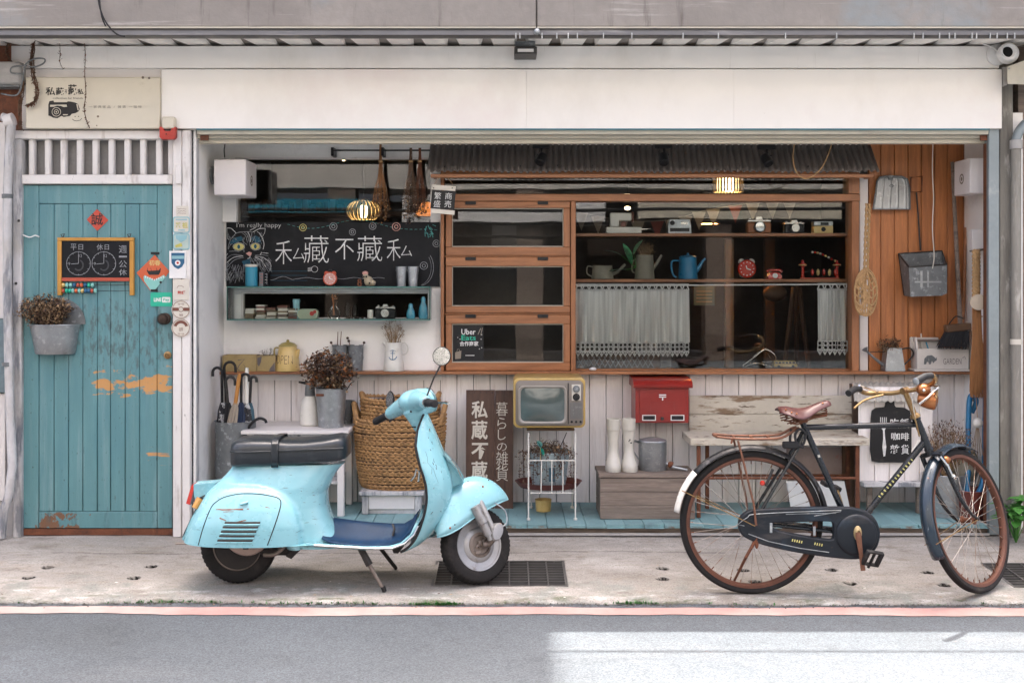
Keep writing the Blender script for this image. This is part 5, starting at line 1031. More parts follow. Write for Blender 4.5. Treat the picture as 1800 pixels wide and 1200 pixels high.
MB().box(cbk.x - .075,cbk.x - .03,.36 - S(27,.36) - .002,.36 - S(24,.36),cbk.z + .195,cbk.z + .208).build('label_strip','rust',t);MB().tube(smooth_pts([cbk + Vector((S(27,.36),0,.22)),cbk + Vector((S(34,.36),0,.26)),cbk + Vector((S(40,.36),.02,.275))],4),.003,6).build('bail','dark_metal',t)
t = thing('dried_flowers','large dark brown dried hydrangea bunch in the table bucket','dried flowers',cbk + Vector((0,0,.2)));bouquet(t,P(579,650,.34),S(46,.36),.12,S(33,.36),2600,(.012,.03),('dry_brown','dry_dark','dry_dark','dry_brown','dry_orange','dry_pale'),P(582,690,.36),46,12,.3,wd=.8)
c = Vector((X(609,.52),.52,zt2 + .001));t = thing('small_bucket','smaller zinc bucket half hidden behind the flower bucket','bucket',c);pail(t,c,S(13.5,.52),S(11,.52),S(40,.52),'dull_zinc',28,'bucket_body',(.8,),.004)
# ---- stool and baskets
ys0 = .256;zs_ = Z(864,ys0);t = thing('white_stool','low white stool carrying the wicker baskets','stool',(X(686,.42),.42,.061));xa,xb = X(631,ys0),X(745,ys0);MB().box(xa,xb,ys0,.6,zs_ - .024,zs_,.004).build('seat','old_frame_paint',t)
for x_ in (xa + .015, xb - .055):
    for y_ in (ys0 + .015, .55): MB().box(x_, x_ + .04, y_, y_ + .035, .061, zs_ - .0245, .003).build('leg', 'old_frame_paint', t)
MB().box(xa + .0555,xb - .0555,ys0 + .022,ys0 + .04,.09,zs_ - .0245,.003).build('apron','white_paint',t);MB().box(xa + .0555,xb - .0555,ys0 + .03,ys0 + .05,.062,.088,.002).build('stretcher','old_frame_paint',t)
def basket(label, c, rb, rt, h, sq, rows, hl, seed):
    rnd = random.Random(seed); t = thing('wicker_basket', label, 'basket', c, 'nested wicker baskets'); k = MB(); c = Vector(c); rr = h / rows / 2.1
    for i in range(rows):
        u = i / (rows - 1); r = rb + (rt - rb) * (u ** .55); pts = []; rad = []; n = 132; off = rnd.random() * 6; wav = rnd.uniform(-.004, .004)
        for j in range(n):
            a = 2 * pi * j / n; q = r + .0025 * sin(a * 44 + (i % 2) * pi + off * .0) + rnd.uniform(-.001, .001); dip = hl * .22 * (abs(cos(a)) ** 6) * max(0, u - .8) * 5
            pts.append(c + Vector((q * cos(a),q * sin(a) * sq,rr + (h - 2 * rr) * u + .003 * sin(a * 2 + off) + dip + .002 * sin(a * 44 + (i % 2) * pi))));rad.append(rr * (1 + .34 * sin(a * 44 + (i % 2) * pi)) )
        k.tube(pts, rad, 6, cyc=True)
    k.build('weave', 'wicker', t)
    MB().lathe([(0, .01), (rb * .98, .01), (rb, .02), (rb + (rt - rb) * .7, h * .4), (rt - .012, h - .02)], c, 40, sq=(1, sq), cap=False).build('lining', 'dry_dark', t)
    for sx in (-1, 1):
        pts = [c + Vector((sx * (rt + .002) * cos(a * .1),(rt) * sq * sin(a * .1) * .9,h - .03 + hl * sin(pi * (a + 5) / 10) )) for a in range(-5,6)];MB().tube(smooth_pts(pts,3),.016,9).build('handle','wicker',t)
    return t
cb2 = Vector((X(703, .43), .43, zs_ + .001)); basket('large front wicker basket with side handles on the white stool', cb2, S(66, .43), S(80, .43), Z(735, .43) - zs_, .62, 25, .12, 3)
basket('inner wicker basket standing higher inside the large one', cb2 + Vector((.0, .03, .12)), S(60, .43), S(68, .43), Z(698, .43) - zs_ - .12, .6, 20, .05, 4)
# ---- wooden shop sign leaning
mk('sign_wood', (.085, .042, .026), .6, var=.3, vs=5, st=(7, 7, .5), layers=[((.035, .018, .012), 5, .5, .75, (8, 8, .4)), ((.17, .1, .06), 6, .62, .8, (7, 7, .5))], bump=.2, bs=20, bst=(6, 6, .5))
yw = .45; t = thing('wooden_shop_sign', 'tall dark wooden sign board with white characters leaning on the boards', 'sign', P(860, 898, yw)); lean = .10
def lx(p, yy): return p
def lean_fn(x, z, off=0): return (x, yw + lean * (z - .06) / .8 - off, z)
def leanbox(a, tt, e, u, th, n, m, par, off=0):
    x0,x1,z0,z1 = X(a,yw),X(e,yw),Z(u,yw),Z(tt,yw + .08);k = MB();k.add([lean_fn(x,z,o_) for x in (x0,x1) for z in (z0,z1) for o_ in (off,off - th)],[(0,1,3,2),(4,6,7,5),(0,4,5,1),(2,3,7,6),(0,2,6,4),(1,5,7,3)]);return k.build(n,m,par,smooth=False)
leanbox(818.5, 686, 869.5, 900, .022, 'plank', 'sign_wood', t); leanbox(870, 686.5, 902, 900, .022, 'plank', 'sign_wood', t, -.0015)
k = MB(); f_ = lambda x, z: lean_fn(x, z, .0015)
for s,c_,u in (('私',707,737),('蔵',741,774),('不',780,808),('蔵',812,842),('私',846,876)): text_fit(k,s,X(828,yw),X(859 if s == '不' else 857,yw),Z(u,yw),Z(c_,yw),0,bold=.022,fn=f_)
for s,c_,u,a,e in (('暮',709,733,872,892.5),('ら',736,756,874,890),('し',757,775,875,889),('の',780,794,873.5,891),('雑',795,819,872,893),('貨',819,846,872,893)): text_fit(k,s,X(a,yw),X(e,yw),Z(u,yw),Z(c_,yw),0,bold=-.005,fn=f_)
k.build('lettering', 'paper_cream', t, smooth=False)
for i in range(8): MB().ball(lean_fn(X(823 + i * 10.5, yw), Z(692, yw), .002), .0035, 8, 5).build('nail', 'ink', t)
# ================================================================== behind and on the big window
zsh1, zsh2 = Z(410, YB + .045), Z(490.5, YB + .045); yo = .74
def on_shelf(px, top): return Vector((X(px, yo), yo, (zsh1 if top else zsh2) + .0005))
q = S(1, yo)
# toy sewing machine
c = on_shelf(1100, 1); t = thing('sewing_machine', 'small cream toy sewing machine at the left of the upper window shelf', 'sewing machine', c)
MB().box(c.x - 35 * q,c.x + 27 * q,yo - .03,yo + .03,c.z,c.z + 11 * q,.003).build('base','enamel_white',t);MB().box(c.x - 28 * q,c.x - 12 * q,yo - .02,yo + .02,c.z + 11.2 * q,c.z + 34 * q,.006).build('column','enamel_white',t);MB().box(c.x - 28 * q,c.x + 10 * q,yo - .019,yo + .019,c.z + 22 * q,c.z + 36 * q,.006).build('arm','enamel_white',t);MB().cyl(c + Vector((10 * q,0,29 * q)),9 * q,.012,18,(1,0,0)).build('hand_wheel','brown_print',t);MB().tube([c + Vector((27.2 * q,0,7 * q)),c + Vector((44 * q,0,8.5 * q))],[.006,.001],6).build('needle','chrome',t);MB().cyl(c + Vector((-5 * q,-.02,16 * q)),5 * q,.01,14,(0,-1,0)).build('spool','brown_print',t)
# instant camera
c = on_shelf(1193, 1); t = thing('instant_camera', 'silver grey instant camera with slot on the upper window shelf', 'camera', c, 'vintage cameras on the window shelf')
MB().loft([[c + Vector((s * 21 * q * f,y_,z_ * q)) for s,z_ in ((-1,0),(1,0),(1,14),(.86,24),(-.86,24),(-1,14))] for y_,f in ((-.04,.95),(-.032,1),(.035,1),(.04,.96))]).build('body','zinc',t);MB().box(c.x - 17 * q,c.x + 17 * q,yo - .046,yo - .0405,c.z + 3 * q,c.z + 9 * q,.002).build('picture_slot','black_paint',t);MB().cyl(c + Vector((-13 * q,-.036,18 * q)),4.2 * q,.012,16,(0,-1,0)).build('lens','black_paint',t);MB().box(c.x + 2 * q,c.x + 14 * q,yo - .042,yo - .037,c.z + 15 * q,c.z + 20 * q,.002).build('flash','chrome',t)
mk('tan_leather', (.3, .11, .04), .6, var=.1)
camera_toy(on_shelf(1333,1),42 * q,27 * q,'brown leather and silver reflex camera on the upper window shelf','tan_leather','chrome');camera_toy(on_shelf(1395,1),35 * q,22 * q,'compact silver and black camera right of the brown one on the shelf','black_paint','chrome')
c = on_shelf(1445,1);t = thing('box_camera','yellow and grey box camera at the right end of the upper shelf','camera',c,'vintage cameras on the window shelf');MB().box(c.x - 17 * q,c.x + 17 * q,yo - .03,yo + .03,c.z,c.z + 13 * q,.003).build('body','enamel_yellow',t);MB().box(c.x - 17 * q,c.x + 17 * q,yo - .029,yo + .029,c.z + 13.2 * q,c.z + 21 * q,.003).build('top_shell','zinc',t);MB().box(c.x - 5 * q,c.x + 9 * q,yo - .034,yo - .0295,c.z + 14.5 * q,c.z + 19 * q,.001).build('viewfinder','black_paint',t);MB().cyl(c + Vector((0,-.03,7 * q)),4 * q,.004,14,(0,-1,0)).build('lens','black_paint',t)
# middle shelf
mk('stone_ware', (.24, .22, .17), .6, var=.15, vs=14)
def watering_can(name, label, c, r0, r1, h, m, spout, handle, seedn=0, rose=None, lid=False, cat='watering can', sq=1):
    c = Vector(c);t = thing(name,label,cat,c);MB().lathe([(0,0),(r0,0),(r0 + .002,.004),(r0 + (r1 - r0) * .5,h * .5),(r0 + (r1 - r0) * .5 + .0015,h * .52),(r1,h * .97),(r1 + .003,h),(r1 - .003,h),(r1 * .95,h * .6),(0,h * .58)],c,28,sq=(1,sq)).build('can_body',m,t)
    MB().tube([c + Vector(p) for p in spout],[.012 + .006 * (1 - i / max(1,len(spout) - 1)) if False else max(.006,.013 - .005 * i / max(1,len(spout) - 1)) for i in range(len(spout))],10).build('spout',m,t);MB().tube(smooth_pts([c + Vector(p) for p in handle],5),.0045,8).build('handle',m,t)
    if rose: MB().lathe([(.008, -.012), (.02, .008), (.018, .012), (0, .014)], c + Vector(spout[-1]), 14, rose).build('rose', m, t)
    return t
c = on_shelf(1059,0);watering_can('small_watering_can','small grey stoneware watering can at the left of the middle shelf',c,19 * q,17 * q,24 * q,'stone_ware',[(15 * q,0,8 * q),(26 * q,0,12 * q),(40 * q,0,26 * q)],[(-17 * q,0,21 * q),(-26 * q,0,22 * q),(-27 * q,0,10 * q),(-18 * q,0,4 * q)])
c = on_shelf(1133,0);watering_can('tall_watering_can','tall grey watering can stuffed with dry roots and a green leafed sprig',c,17 * q,15 * q,42 * q,'stone_ware',[(14 * q,0,18 * q),(22 * q,0,28 * q),(30 * q,0,42 * q)],[(-14 * q,0,10 * q),(-22 * q,-.01,14 * q),(-21 * q,-.01,30 * q),(-14 * q,0,36 * q)])
t = thing('dry_roots','tuft of pale dry roots in the tall grey watering can','dried plant',c + Vector((0,0,42 * q)));bouquet(t,c + Vector((0,0,52 * q)),16 * q,14 * q,12 * q,500,(.012,.03),('dry_pale','dry_brown','dry_pale'),c + Vector((0,0,30 * q)),60,4,0,False,.14)
t = thing('leafy_sprig','green variegated leaf sprig leaning left from the tall watering can','plant',c + Vector((-10 * q,-.03,30 * q)));k = MB();st = MB();mk('waxy_leaf',(.06,.24,.11),.3,var=.5,vs=30,layers=[((.35,.5,.3),40,.58,.68)])
for px, py, dx, dz, l in ((1108, 458, -.25, 1, 42), (1090, 443, -1, .55, 34), (1098, 468, -1, .12, 32), (1112, 440, .35, 1, 30)):
    b_ = P(px + 2, py + 6, .7); st.tube([P(1118, 470, .71), b_], [.0025, .0018], 5); leaf_blade(k, b_, (dx, -.25, dz), S(l, .7), S(15, .7), .15, .5)
st.build('stems', 'leaf_green', t); k.build('leaves', 'waxy_leaf', t, fix=False)
c = on_shelf(1209, 0); t = thing('blue_kettle', 'bright blue enamel coffee kettle on the middle window shelf', 'kettle', c)
MB().lathe([(0,0),(17 * q,0),(17.5 * q,1.5 * q),(16 * q,20 * q),(15 * q,37 * q),(15.5 * q,38.5 * q),(13 * q,38.5 * q)],c,28).build('kettle_body','blue_enamel',t);MB().lathe([(15 * q,38.7 * q),(12 * q,41 * q),(2 * q,42 * q),(1.6 * q,44 * q),(2.2 * q,45.5 * q),(0,46 * q)],c,24).build('lid','blue_enamel',t);MB().tube([c + Vector((14 * q,0,14 * q)),c + Vector((21 * q,0,22 * q)),c + Vector((26 * q,0,32 * q)),c + Vector((31 * q,0,36 * q))],[5 * q,3.6 * q,2.4 * q,2 * q],10).build('spout','blue_enamel',t);MB().tube(smooth_pts([c + Vector((-14 * q,0,32 * q)),c + Vector((-26 * q,0,32 * q)),c + Vector((-29 * q,0,24 * q)),c + Vector((-26 * q,0,8 * q)),c + Vector((-20 * q,0,3 * q))],5),1.6 * q,8).build('handle','blue_enamel',t)
alarm_clock(on_shelf(1312, 0), 16 * q, 'red twin bell alarm clock on the middle window shelf', mk('gloss_red', (.5, .025, .012), .25, var=.05, coat=.5), 'gloss_red', bell='enamel_white')
c = on_shelf(1361,0);t = thing('toy_telephone','small red toy telephone right of the red alarm clock','toy telephone',c);MB().loft([[c + Vector((s * 12 * q,y_,0)) for s,y_ in ((-1,-.022),(1,-.022),(1,.022),(-1,.022))],[c + Vector((s * 12 * q,y_,6 * q)) for s,y_ in ((-1,-.022),(1,-.022),(1,.022),(-1,.022))],[c + Vector((s * 7 * q,y_,12 * q)) for s,y_ in ((-1,-.01),(1,-.01),(1,.015),(-1,.015))]]).build('body','gloss_red',t);MB().tube([c + Vector((-13 * q,0,12 * q)),c + Vector((-9 * q,0,15.5 * q)),c + Vector((9 * q,0,15.5 * q)),c + Vector((13 * q,0,12 * q))],[3.4 * q,2 * q,2 * q,3.4 * q],8).build('handset','gloss_red',t);MB().cyl(c + Vector((0,-.021,5.5 * q)),4.5 * q,.006,16,(0,-1,.3)).build('dial','plain_white',t)
c = on_shelf(1441,0);t = thing('toy_xylophone','red and yellow wooden bead toy on two posts at the right of the shelf','toy',c);MB().box(c.x - 33 * q,c.x + 33 * q,yo - .02,yo + .02,c.z,c.z + 2.5 * q,.001).build('base','tile_red',t)
for s in (-1, 1):
    MB().lathe([(3 * q,0),(3 * q,4 * q),(2 * q,5 * q),(3 * q,10 * q),(2.2 * q,14 * q),(2.8 * q,19 * q),(6 * q,21 * q),(6.5 * q,24 * q),(2 * q,26 * q),(2.5 * q,30 * q),(0,31 * q)],c + Vector((s * 30 * q,0,2.6 * q)),14).build('post','gloss_red',t);MB().lathe([(7 * q,0),(7.4 * q,1.5 * q),(4 * q,3.5 * q)],c + Vector((s * 30 * q,0,23.6 * q)),14).build('collar','enamel_yellow',t)
MB().tube([c + Vector((-29 * q, 0, 13 * q)), c + Vector((29 * q, 0, 13 * q))], .7 * q, 6).build('rod', 'dark_metal', t)
for i in range(5): MB().lathe([(0,-8 * q),(2.4 * q,-5 * q),(3 * q,0),(1.6 * q,4 * q),(0,5 * q)],c + Vector(((-13 + i * 10) * q,0,13 * q)),10).build('skittle','gloss_red' if i % 2 == 0 else 'enamel_yellow',t)
for i in range(9): a = pi * .5 + i * .15;MB().ball(c + Vector(((27 - 40 * (i / 8) ** .9) * q,0,(30 + 15 * sin(pi * .5 * i / 8) + 2) * q)),2.1 * q,8,6).build('bead',('enamel_yellow','gloss_red','paper_cream')[i % 3],t)
# pennants, lamps and the room
mk('bunting_cream', (.27, .23, .18), .8, var=.1); mk('bunting_red', (.2, .055, .045), .8, var=.1)
t = thing('bunting','string of cream and red cloth pennants hanging inside the window','bunting',P(1250,400,1.6));tp = smooth_pts([P(1012,372,1.6),P(1100,388,1.6),P(1180,386,1.6),P(1240,370,1.6),P(1330,356,1.6),P(1400,352,1.6)],12);MB().tube(tp,.002,5).build('cord','bunting_cream',t)
for i in range(13):
    p = tp[2 + int(i * (len(tp) - 6) / 12)];MB().poly([p + Vector((-.05,0,0)),p + Vector((.05,0,0)),p + Vector((.002,0,-.13))],(0,.002,0)).build('pennant','bunting_red' if i in (4,9) else 'bunting_cream',t,smooth=False)
c = P(639, 388, 1.0); q1 = S(1, 1.0); t = thing('slatted_pendant', 'lit golden pendant lamp of curved slats behind the upper left window', 'pendant lamp', c)
k = MB()
for i in range(22):
    a = 2 * pi * i / 22; rg = []
    for j in range(9): th = -.85 + 1.9 * j / 8; r = 30 * q1 * cos(th * .95); z = 17 * q1 + 20 * q1 * sin(th); rg.append([c + Vector((r * cos(a + d), r * sin(a + d), z)) for d in (-.085, .085)])
    k.loft(rg, closed=False)
k.build('slats','gold_shade',t,fix=False);MB().ball(c + Vector((0,0,16 * q1)),9 * q1,16,12,(1,1,1.3)).build('bulb','glow_warm',t);MB().tube([c + Vector((0,0,38 * q1)),Vector((c.x,c.y,2.6))],.004,6).build('cord','black_rubber',t);MB().lathe([(12 * q1,0),(10 * q1,4 * q1),(0,5 * q1)],c + Vector((0,0,35 * q1)),18).build('cap','brass',t)
c = P(1280, 338, 1.5); t = thing('tall_pendant', 'lit gold pleated cylinder lamp behind the clerestory glass', 'pendant lamp', c); q1 = S(1, 1.5); k = MB()
for i in range(28):
    a = 2 * pi * i / 28;k.box(-.006,.006,-.002,.002,0,46 * q1,rot=None) if 0 else k.tube([c + Vector((25 * q1 * cos(a),25 * q1 * sin(a),0)),c + Vector((25 * q1 * cos(a),25 * q1 * sin(a),46 * q1))],.0085,5)
k.build('pleats', 'gold_shade', t); MB().cyl(c + Vector((0, 0, 2 * q1)), 9 * q1, 40 * q1, 12).build('bulb', 'glow_warm', t)
for px, py, y_, lab in ((1103, 366, 1.3, 'bare lit bulb glowing above the toy sewing machine'), (604, 281, 1.3, 'small lit ceiling bulb behind the upper left window')):
    c = P(px,py,y_);t = thing('bare_bulb',lab,'light bulb',c);MB().ball(c,.016 if px > 700 else .01,14,10,(1.3,1,.8)).build('bulb','glow_warm',t);MB().tube([c + Vector((0,0,.02)),Vector((c.x,c.y,2.6))],.004,6).build('cord','black_rubber',t)
c = P(1245,394,1.9);t = thing('disc_pendant','small lit shallow pendant lamp seen between the cameras','pendant lamp',c);MB().lathe([(.09,0),(.085,.012),(.02,.05),(0,.05)],c,22,cap=False).build('shade','dark_metal',t);MB().lathe([(0,.004),(.08,.004)],c,22).build('diffuser','glow_warm',t);MB().tube([c + Vector((0,0,.05)),Vector((c.x,c.y,2.6))],.003,6).build('cord','black_rubber',t)
c = P(750,379,.8);t = thing('orange_pendant','glowing orange cone lamp behind the placard corner','pendant lamp',c);MB().lathe([(.075,0),(.07,.02),(.03,.085),(0,.09)],c,20).build('shade','glow_orange',t);MB().tube([c + Vector((0,0,.09)),Vector((c.x,c.y,2.6))],.004,6).build('cord','black_rubber',t)
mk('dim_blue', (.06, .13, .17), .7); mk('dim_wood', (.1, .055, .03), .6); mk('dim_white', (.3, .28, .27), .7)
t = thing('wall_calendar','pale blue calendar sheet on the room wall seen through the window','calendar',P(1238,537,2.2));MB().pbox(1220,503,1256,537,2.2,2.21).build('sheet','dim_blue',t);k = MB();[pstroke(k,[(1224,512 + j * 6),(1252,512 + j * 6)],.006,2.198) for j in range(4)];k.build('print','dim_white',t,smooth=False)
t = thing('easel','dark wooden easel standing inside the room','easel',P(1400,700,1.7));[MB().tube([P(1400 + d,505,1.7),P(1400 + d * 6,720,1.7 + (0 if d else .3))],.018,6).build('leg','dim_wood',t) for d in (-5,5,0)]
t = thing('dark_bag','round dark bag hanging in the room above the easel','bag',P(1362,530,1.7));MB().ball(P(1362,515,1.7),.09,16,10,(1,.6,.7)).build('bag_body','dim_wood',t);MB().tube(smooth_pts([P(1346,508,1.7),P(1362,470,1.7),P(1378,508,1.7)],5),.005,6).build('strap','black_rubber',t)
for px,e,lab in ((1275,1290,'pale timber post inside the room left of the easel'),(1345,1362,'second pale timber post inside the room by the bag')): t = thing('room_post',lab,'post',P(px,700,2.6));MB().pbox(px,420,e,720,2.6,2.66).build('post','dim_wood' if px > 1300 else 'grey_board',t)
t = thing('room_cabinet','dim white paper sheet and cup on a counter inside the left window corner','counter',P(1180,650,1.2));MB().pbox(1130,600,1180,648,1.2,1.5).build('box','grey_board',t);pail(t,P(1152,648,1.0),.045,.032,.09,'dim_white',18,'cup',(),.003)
t = thing('lattice_tray', 'dark woven lattice panel below the lace curtain', 'lattice', P(1070, 650, .9)); k = MB()
for i in range(14):
    a = 1014 + i * 9.5; pstroke(k, [(a, 626), (a + 13, 648)], .007, .899); pstroke(k, [(a + 13, 626), (a, 648)], .006, .898)
k.build('slats', 'dim_white', t, smooth=False); MB().pbox(1013, 624, 1160, 650, .9, .91).build('panel', 'dim_wood', t)
for px, lab in ((1020, 'row of dark books on the shelf of the room, left end'),): pass
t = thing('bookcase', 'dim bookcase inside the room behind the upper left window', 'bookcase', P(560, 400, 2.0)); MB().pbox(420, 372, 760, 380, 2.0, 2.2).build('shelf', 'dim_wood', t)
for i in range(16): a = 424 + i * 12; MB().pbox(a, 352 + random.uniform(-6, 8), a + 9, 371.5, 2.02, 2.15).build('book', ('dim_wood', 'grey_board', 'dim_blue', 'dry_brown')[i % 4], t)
# lace curtains
def mk_lace():
    m = bpy.data.materials.new('lace'); m.use_nodes = True; nt = m.node_tree; N = nt.nodes; L = nt.links; N.remove(N['Principled BSDF'])
    d = N.new('ShaderNodeBsdfDiffuse');d.inputs[0].default_value = (.9,.89,.86,1);tl = N.new('ShaderNodeBsdfTranslucent');tl.inputs[0].default_value = (.8,.79,.77,1);tr = N.new('ShaderNodeBsdfTransparent');a = N.new('ShaderNodeMixShader');a.inputs[0].default_value = .08;L.new(d.outputs[0],a.inputs[1]);L.new(tl.outputs[0],a.inputs[2])
    no = N.new('ShaderNodeTexNoise');no.inputs['Scale'].default_value = 55;geo = N.new('ShaderNodeNewGeometry');mp = N.new('ShaderNodeMapping');mp.inputs['Scale'].default_value = (1,1,.03);L.new(geo.outputs['Position'],mp.inputs[0]);L.new(mp.outputs[0],no.inputs['Vector']);r = N.new('ShaderNodeMapRange');r.inputs[1].default_value = .35;r.inputs[2].default_value = .75;r.inputs[3].default_value = .0;r.inputs[4].default_value = .4;L.new(no.outputs[0],r.inputs[0])
    x = N.new('ShaderNodeMixShader');L.new(r.outputs[0],x.inputs[0]);L.new(a.outputs[0],x.inputs[1]);L.new(tr.outputs[0],x.inputs[2]);L.new(x.outputs[0],N['Material Output'].inputs[0]);MATS['lace'] = m
mk_lace(); ycur = .70
t = thing('curtain_rod','thin white rod carrying the lace curtains across the window','curtain rod',P(1255,505,ycur));MB().tube([P(1013,502.5,ycur),P(1497,499.5,ycur)],.005,8).build('rod','plain_white',t)
def curtain(label, a, e, top, bot, folds, amp, seed):
    rnd = random.Random(seed); t = thing('lace_curtain', label, 'curtain', P((a + e) / 2, bot, ycur)); ph = rnd.random() * 6
    def dep(u, v): return ycur + amp * (.25 + .75 * v) * sin(u * folds * 2 * pi + ph + .5 * sin(u * 7)) + .2 * amp * sin(u * 41)
    def f(u, v, t0=top + 12, b0=bot - 26): y = dep(u, v); return (X(a + (e - a) * u + 1.5 * sin(u * 9) * v, ycur), y, Z(t0 + (b0 - t0) * v, ycur))
    k = MB(); k.grid(f, 160, 16); k.build('cloth', 'lace', t, fix=False)
    hm = MB(); n = max(6, int((e - a) / 8.2)); r = S(4, ycur)                  # crocheted hem: rings, bars and picots with real gaps
    for i in range(n):
        u = (i + .5) / n; px = a + (e - a) * u; y = dep(u, 1) - .001
        for py, rr in ((bot - 21, 3.3), (bot - 13.5, 3.6)): hm.xf = None; stroke(hm, circ(X(px, ycur), Z(py, ycur), S(rr, ycur), 10), S(1.5, ycur), y, True)
        pstroke(hm, [(px - 4.2, bot - 9), (px, bot - .5), (px + 4.2, bot - 9)], S(2, ycur), y); pstroke(hm, [(px, bot - 8), (px, bot - 2)], S(1.6, ycur), y)
        pstroke(hm,[(px - 4.3,bot - 25),(px + 4.3,bot - 25)],S(2.4,ycur),y);pstroke(hm,[(px - 4.3,bot - 17.3),(px + 4.3,bot - 17.3)],S(1.5,ycur),y);pstroke(hm,[(px - 4.3,bot - 9),(px + 4.3,bot - 9)],S(2,ycur),y);pstroke(hm,[(px - 4.1,bot - 25),(px - 4.1,bot - 8)],S(1.2,ycur),y)
    hm.build('lace_hem', 'plain_white', t, smooth=False, fix=False)
    tb = MB(); n2 = max(5, int((e - a) / 11.5))
    for i in range(n2):
        u = (i + .5) / n2;px = a + (e - a) * u;w_ = (e - a) / n2 / 2;y = ycur - .006;pstroke(tb,[(px - w_,top + .8),(px + w_,top + .8)],S(2,ycur),y);pstroke(tb,[(px - w_,top + 11),(px + w_,top + 11)],S(3,ycur),y);pstroke(tb,[(px - w_,top + 11),(px - w_ * .45,top + 2),(px - w_,top + 2)],S(2.4,ycur),y);pstroke(tb,[(px + w_,top + 11),(px + w_ * .45,top + 2),(px + w_,top + 2)],S(2.4,ycur),y);pstroke(tb,[(px - w_ * .5,top + 9),(px,top + 10.5),(px + w_ * .5,top + 9)],S(2,ycur),y)
    tb.build('lace_heading', 'plain_white', t, smooth=False, fix=False)
curtain('wide white lace cafe curtain at the left half of the window',1012,1211,499,627,6.5,.022,3);curtain('narrow gathered white lace curtain at the right end of the window',1437,1498,498,624,5.5,.02,5)
# toy bus, wire bowl, white knob
yb3 = .72;z3 = Z(648.5,YB - .02) + .002;q = S(1,yb3);c = Vector((X(1379,yb3),yb3,z3));t = thing('toy_bus','small yellow toy bus behind the bottom of the window','toy bus',c);MB().box(c.x - 21 * q,c.x + 21 * q,yb3 - .03,yb3 + .03,z3 + 1.8 * q,z3 + 7 * q,.004).build('body','enamel_yellow',t);MB().box(c.x - 20 * q,c.x + 18 * q,yb3 - .027,yb3 + .027,z3 + 7.1 * q,z3 + 12.5 * q,.005).build('cabin','enamel_yellow',t)
for i in range(6): MB().box(c.x + (-18 + i * 6) * q, c.x + (-13.6 + i * 6) * q, yb3 - .0285, yb3 - .0275, z3 + 7.8 * q, z3 + 11 * q).build('window', 'black_paint', t)
for s in (-12, 13): MB().cyl((c.x + s * q, yb3 - .031, z3 + 2.6 * q), 2.6 * q, .01, 12, (0, 1, 0)).build('wheel', 'black_rubber', t)
t = thing('wire_basket','bent chrome wire rack left of the toy bus','rack',P(1335,648,.72));MB().tube(smooth_pts([P(1306,642,.74),P(1325,628,.72),P(1345,614,.72),P(1362,624,.72),P(1360,634,.72),P(1338,636,.70)],6),.003,6).build('wire','chrome',t);MB().tube(smooth_pts([P(1308,645,.74),P(1330,638,.72),P(1358,645,.72)],6),.003,6).build('wire','chrome',t);MB().tube(smooth_pts([P(1318,640,.76),P(1328,622,.76),P(1345,618,.76),P(1355,630,.76)],6),.003,6).build('wire','chrome',t)
MB().lathe([(.004, 0), (.008, .004), (.022, .012), (.024, .018), (.012, .026), (0, .028)], P(1042, 653, .60), 18).build('white_knob', 'plain_white', SH)
# food delivery sticker on the lower cabinet
ys_ = YB - .0205;t = thing('delivery_sticker','black delivery sticker with white and green lettering on the lowest cabinet glass','sticker',P(823,632,ys_));MB().pbox(795.5,571,850,633,ys_ - .0008,ys_).build('card','black_paint',t,smooth=False);ye = ys_ - .0016
k = MB();ptext(k,'Uber',811,578,836,588,ye,bold=.012);ptext(k,'合作商家',808,599.5,841,608,ye,bold=.02);pstroke(k,[(818,624.5),(834,624.5)],.004,ye);k.build('lettering','plain_white',t,smooth=False);k = MB();[pstroke(k,[(a,c),(a + 1.4,c)],.005,ye) for a,c in ((804,593),(846,588),(808,596),(846,611),(842,613),(845,596))];k.build('sparkles','plain_white',t,smooth=False)
k = MB(); ptext(k, 'Eats', 811, 588.8, 836.5, 598, ye, bold=.018); k.build('green_lettering', 'green_print', t, smooth=False)
k = MB();pstroke(k,[(840,588),(845,577)],.006,ye);pstroke(k,[(845,589),(848,576)],.005,ye);plate(k,[pp([(800,619),(811,616),(810,630),(800,631)],ye)],ye,.001);pstroke(k,[(803,618),(804,613.5),(807,613.5),(808,617)],.003,ye);k.build('pictograms','bunting_cream',t,smooth=False)
# spot lamps
for px,py,tilt,lab in ((950,256,-.35,'black spot lamp over the awning, left of three'),(1165,256,0,'black spot lamp over the awning, middle of three'),(1346,258,.3,'black spot lamp over the awning, right of three')):
    y_ = .36;c = P(px,py,y_);t = thing('spot_lamp',lab,'spot lamp',c,'black spot lamps over the awning');q = S(1,y_);MB().box(c.x - 14 * q,c.x + 16 * q,y_ - .02,y_ + .02,c.z - 5 * q,c.z + 3.5 * q,.002).build('mount','black_paint',t);MB().tube([c + Vector((2 * q,0,-5 * q)),c + Vector((2 * q,-.01,-18 * q))],.006,8).build('arm','black_paint',t)
    ax = Vector((tilt,-.55,-.75)).normalized();MB().lathe([(6 * q,-12 * q),(8.5 * q,-9 * q),(9 * q,8 * q),(8 * q,9 * q),(7 * q,5 * q),(0,4 * q)],c + Vector((1 * q,-.015,-25 * q)),20,ax).build('lamp_head','black_paint',t);MB().tube([c + Vector((-6 * q,-.005,-16 * q)),c + Vector((10 * q,-.005,-16 * q))],.004,6).build('yoke','black_paint',t)
k = MB();k.tube(smooth_pts([P(1397,250,.3),P(1394,280,.3),P(1402,306,.3),P(1420,314,.3),P(1442,298,.3),P(1456,272,.3),P(1462,252,.3)],6),.0035,7);o = k.build('cable','rope_fibre');tag(o,'pale cable looping down in front of the awning at right','cable')
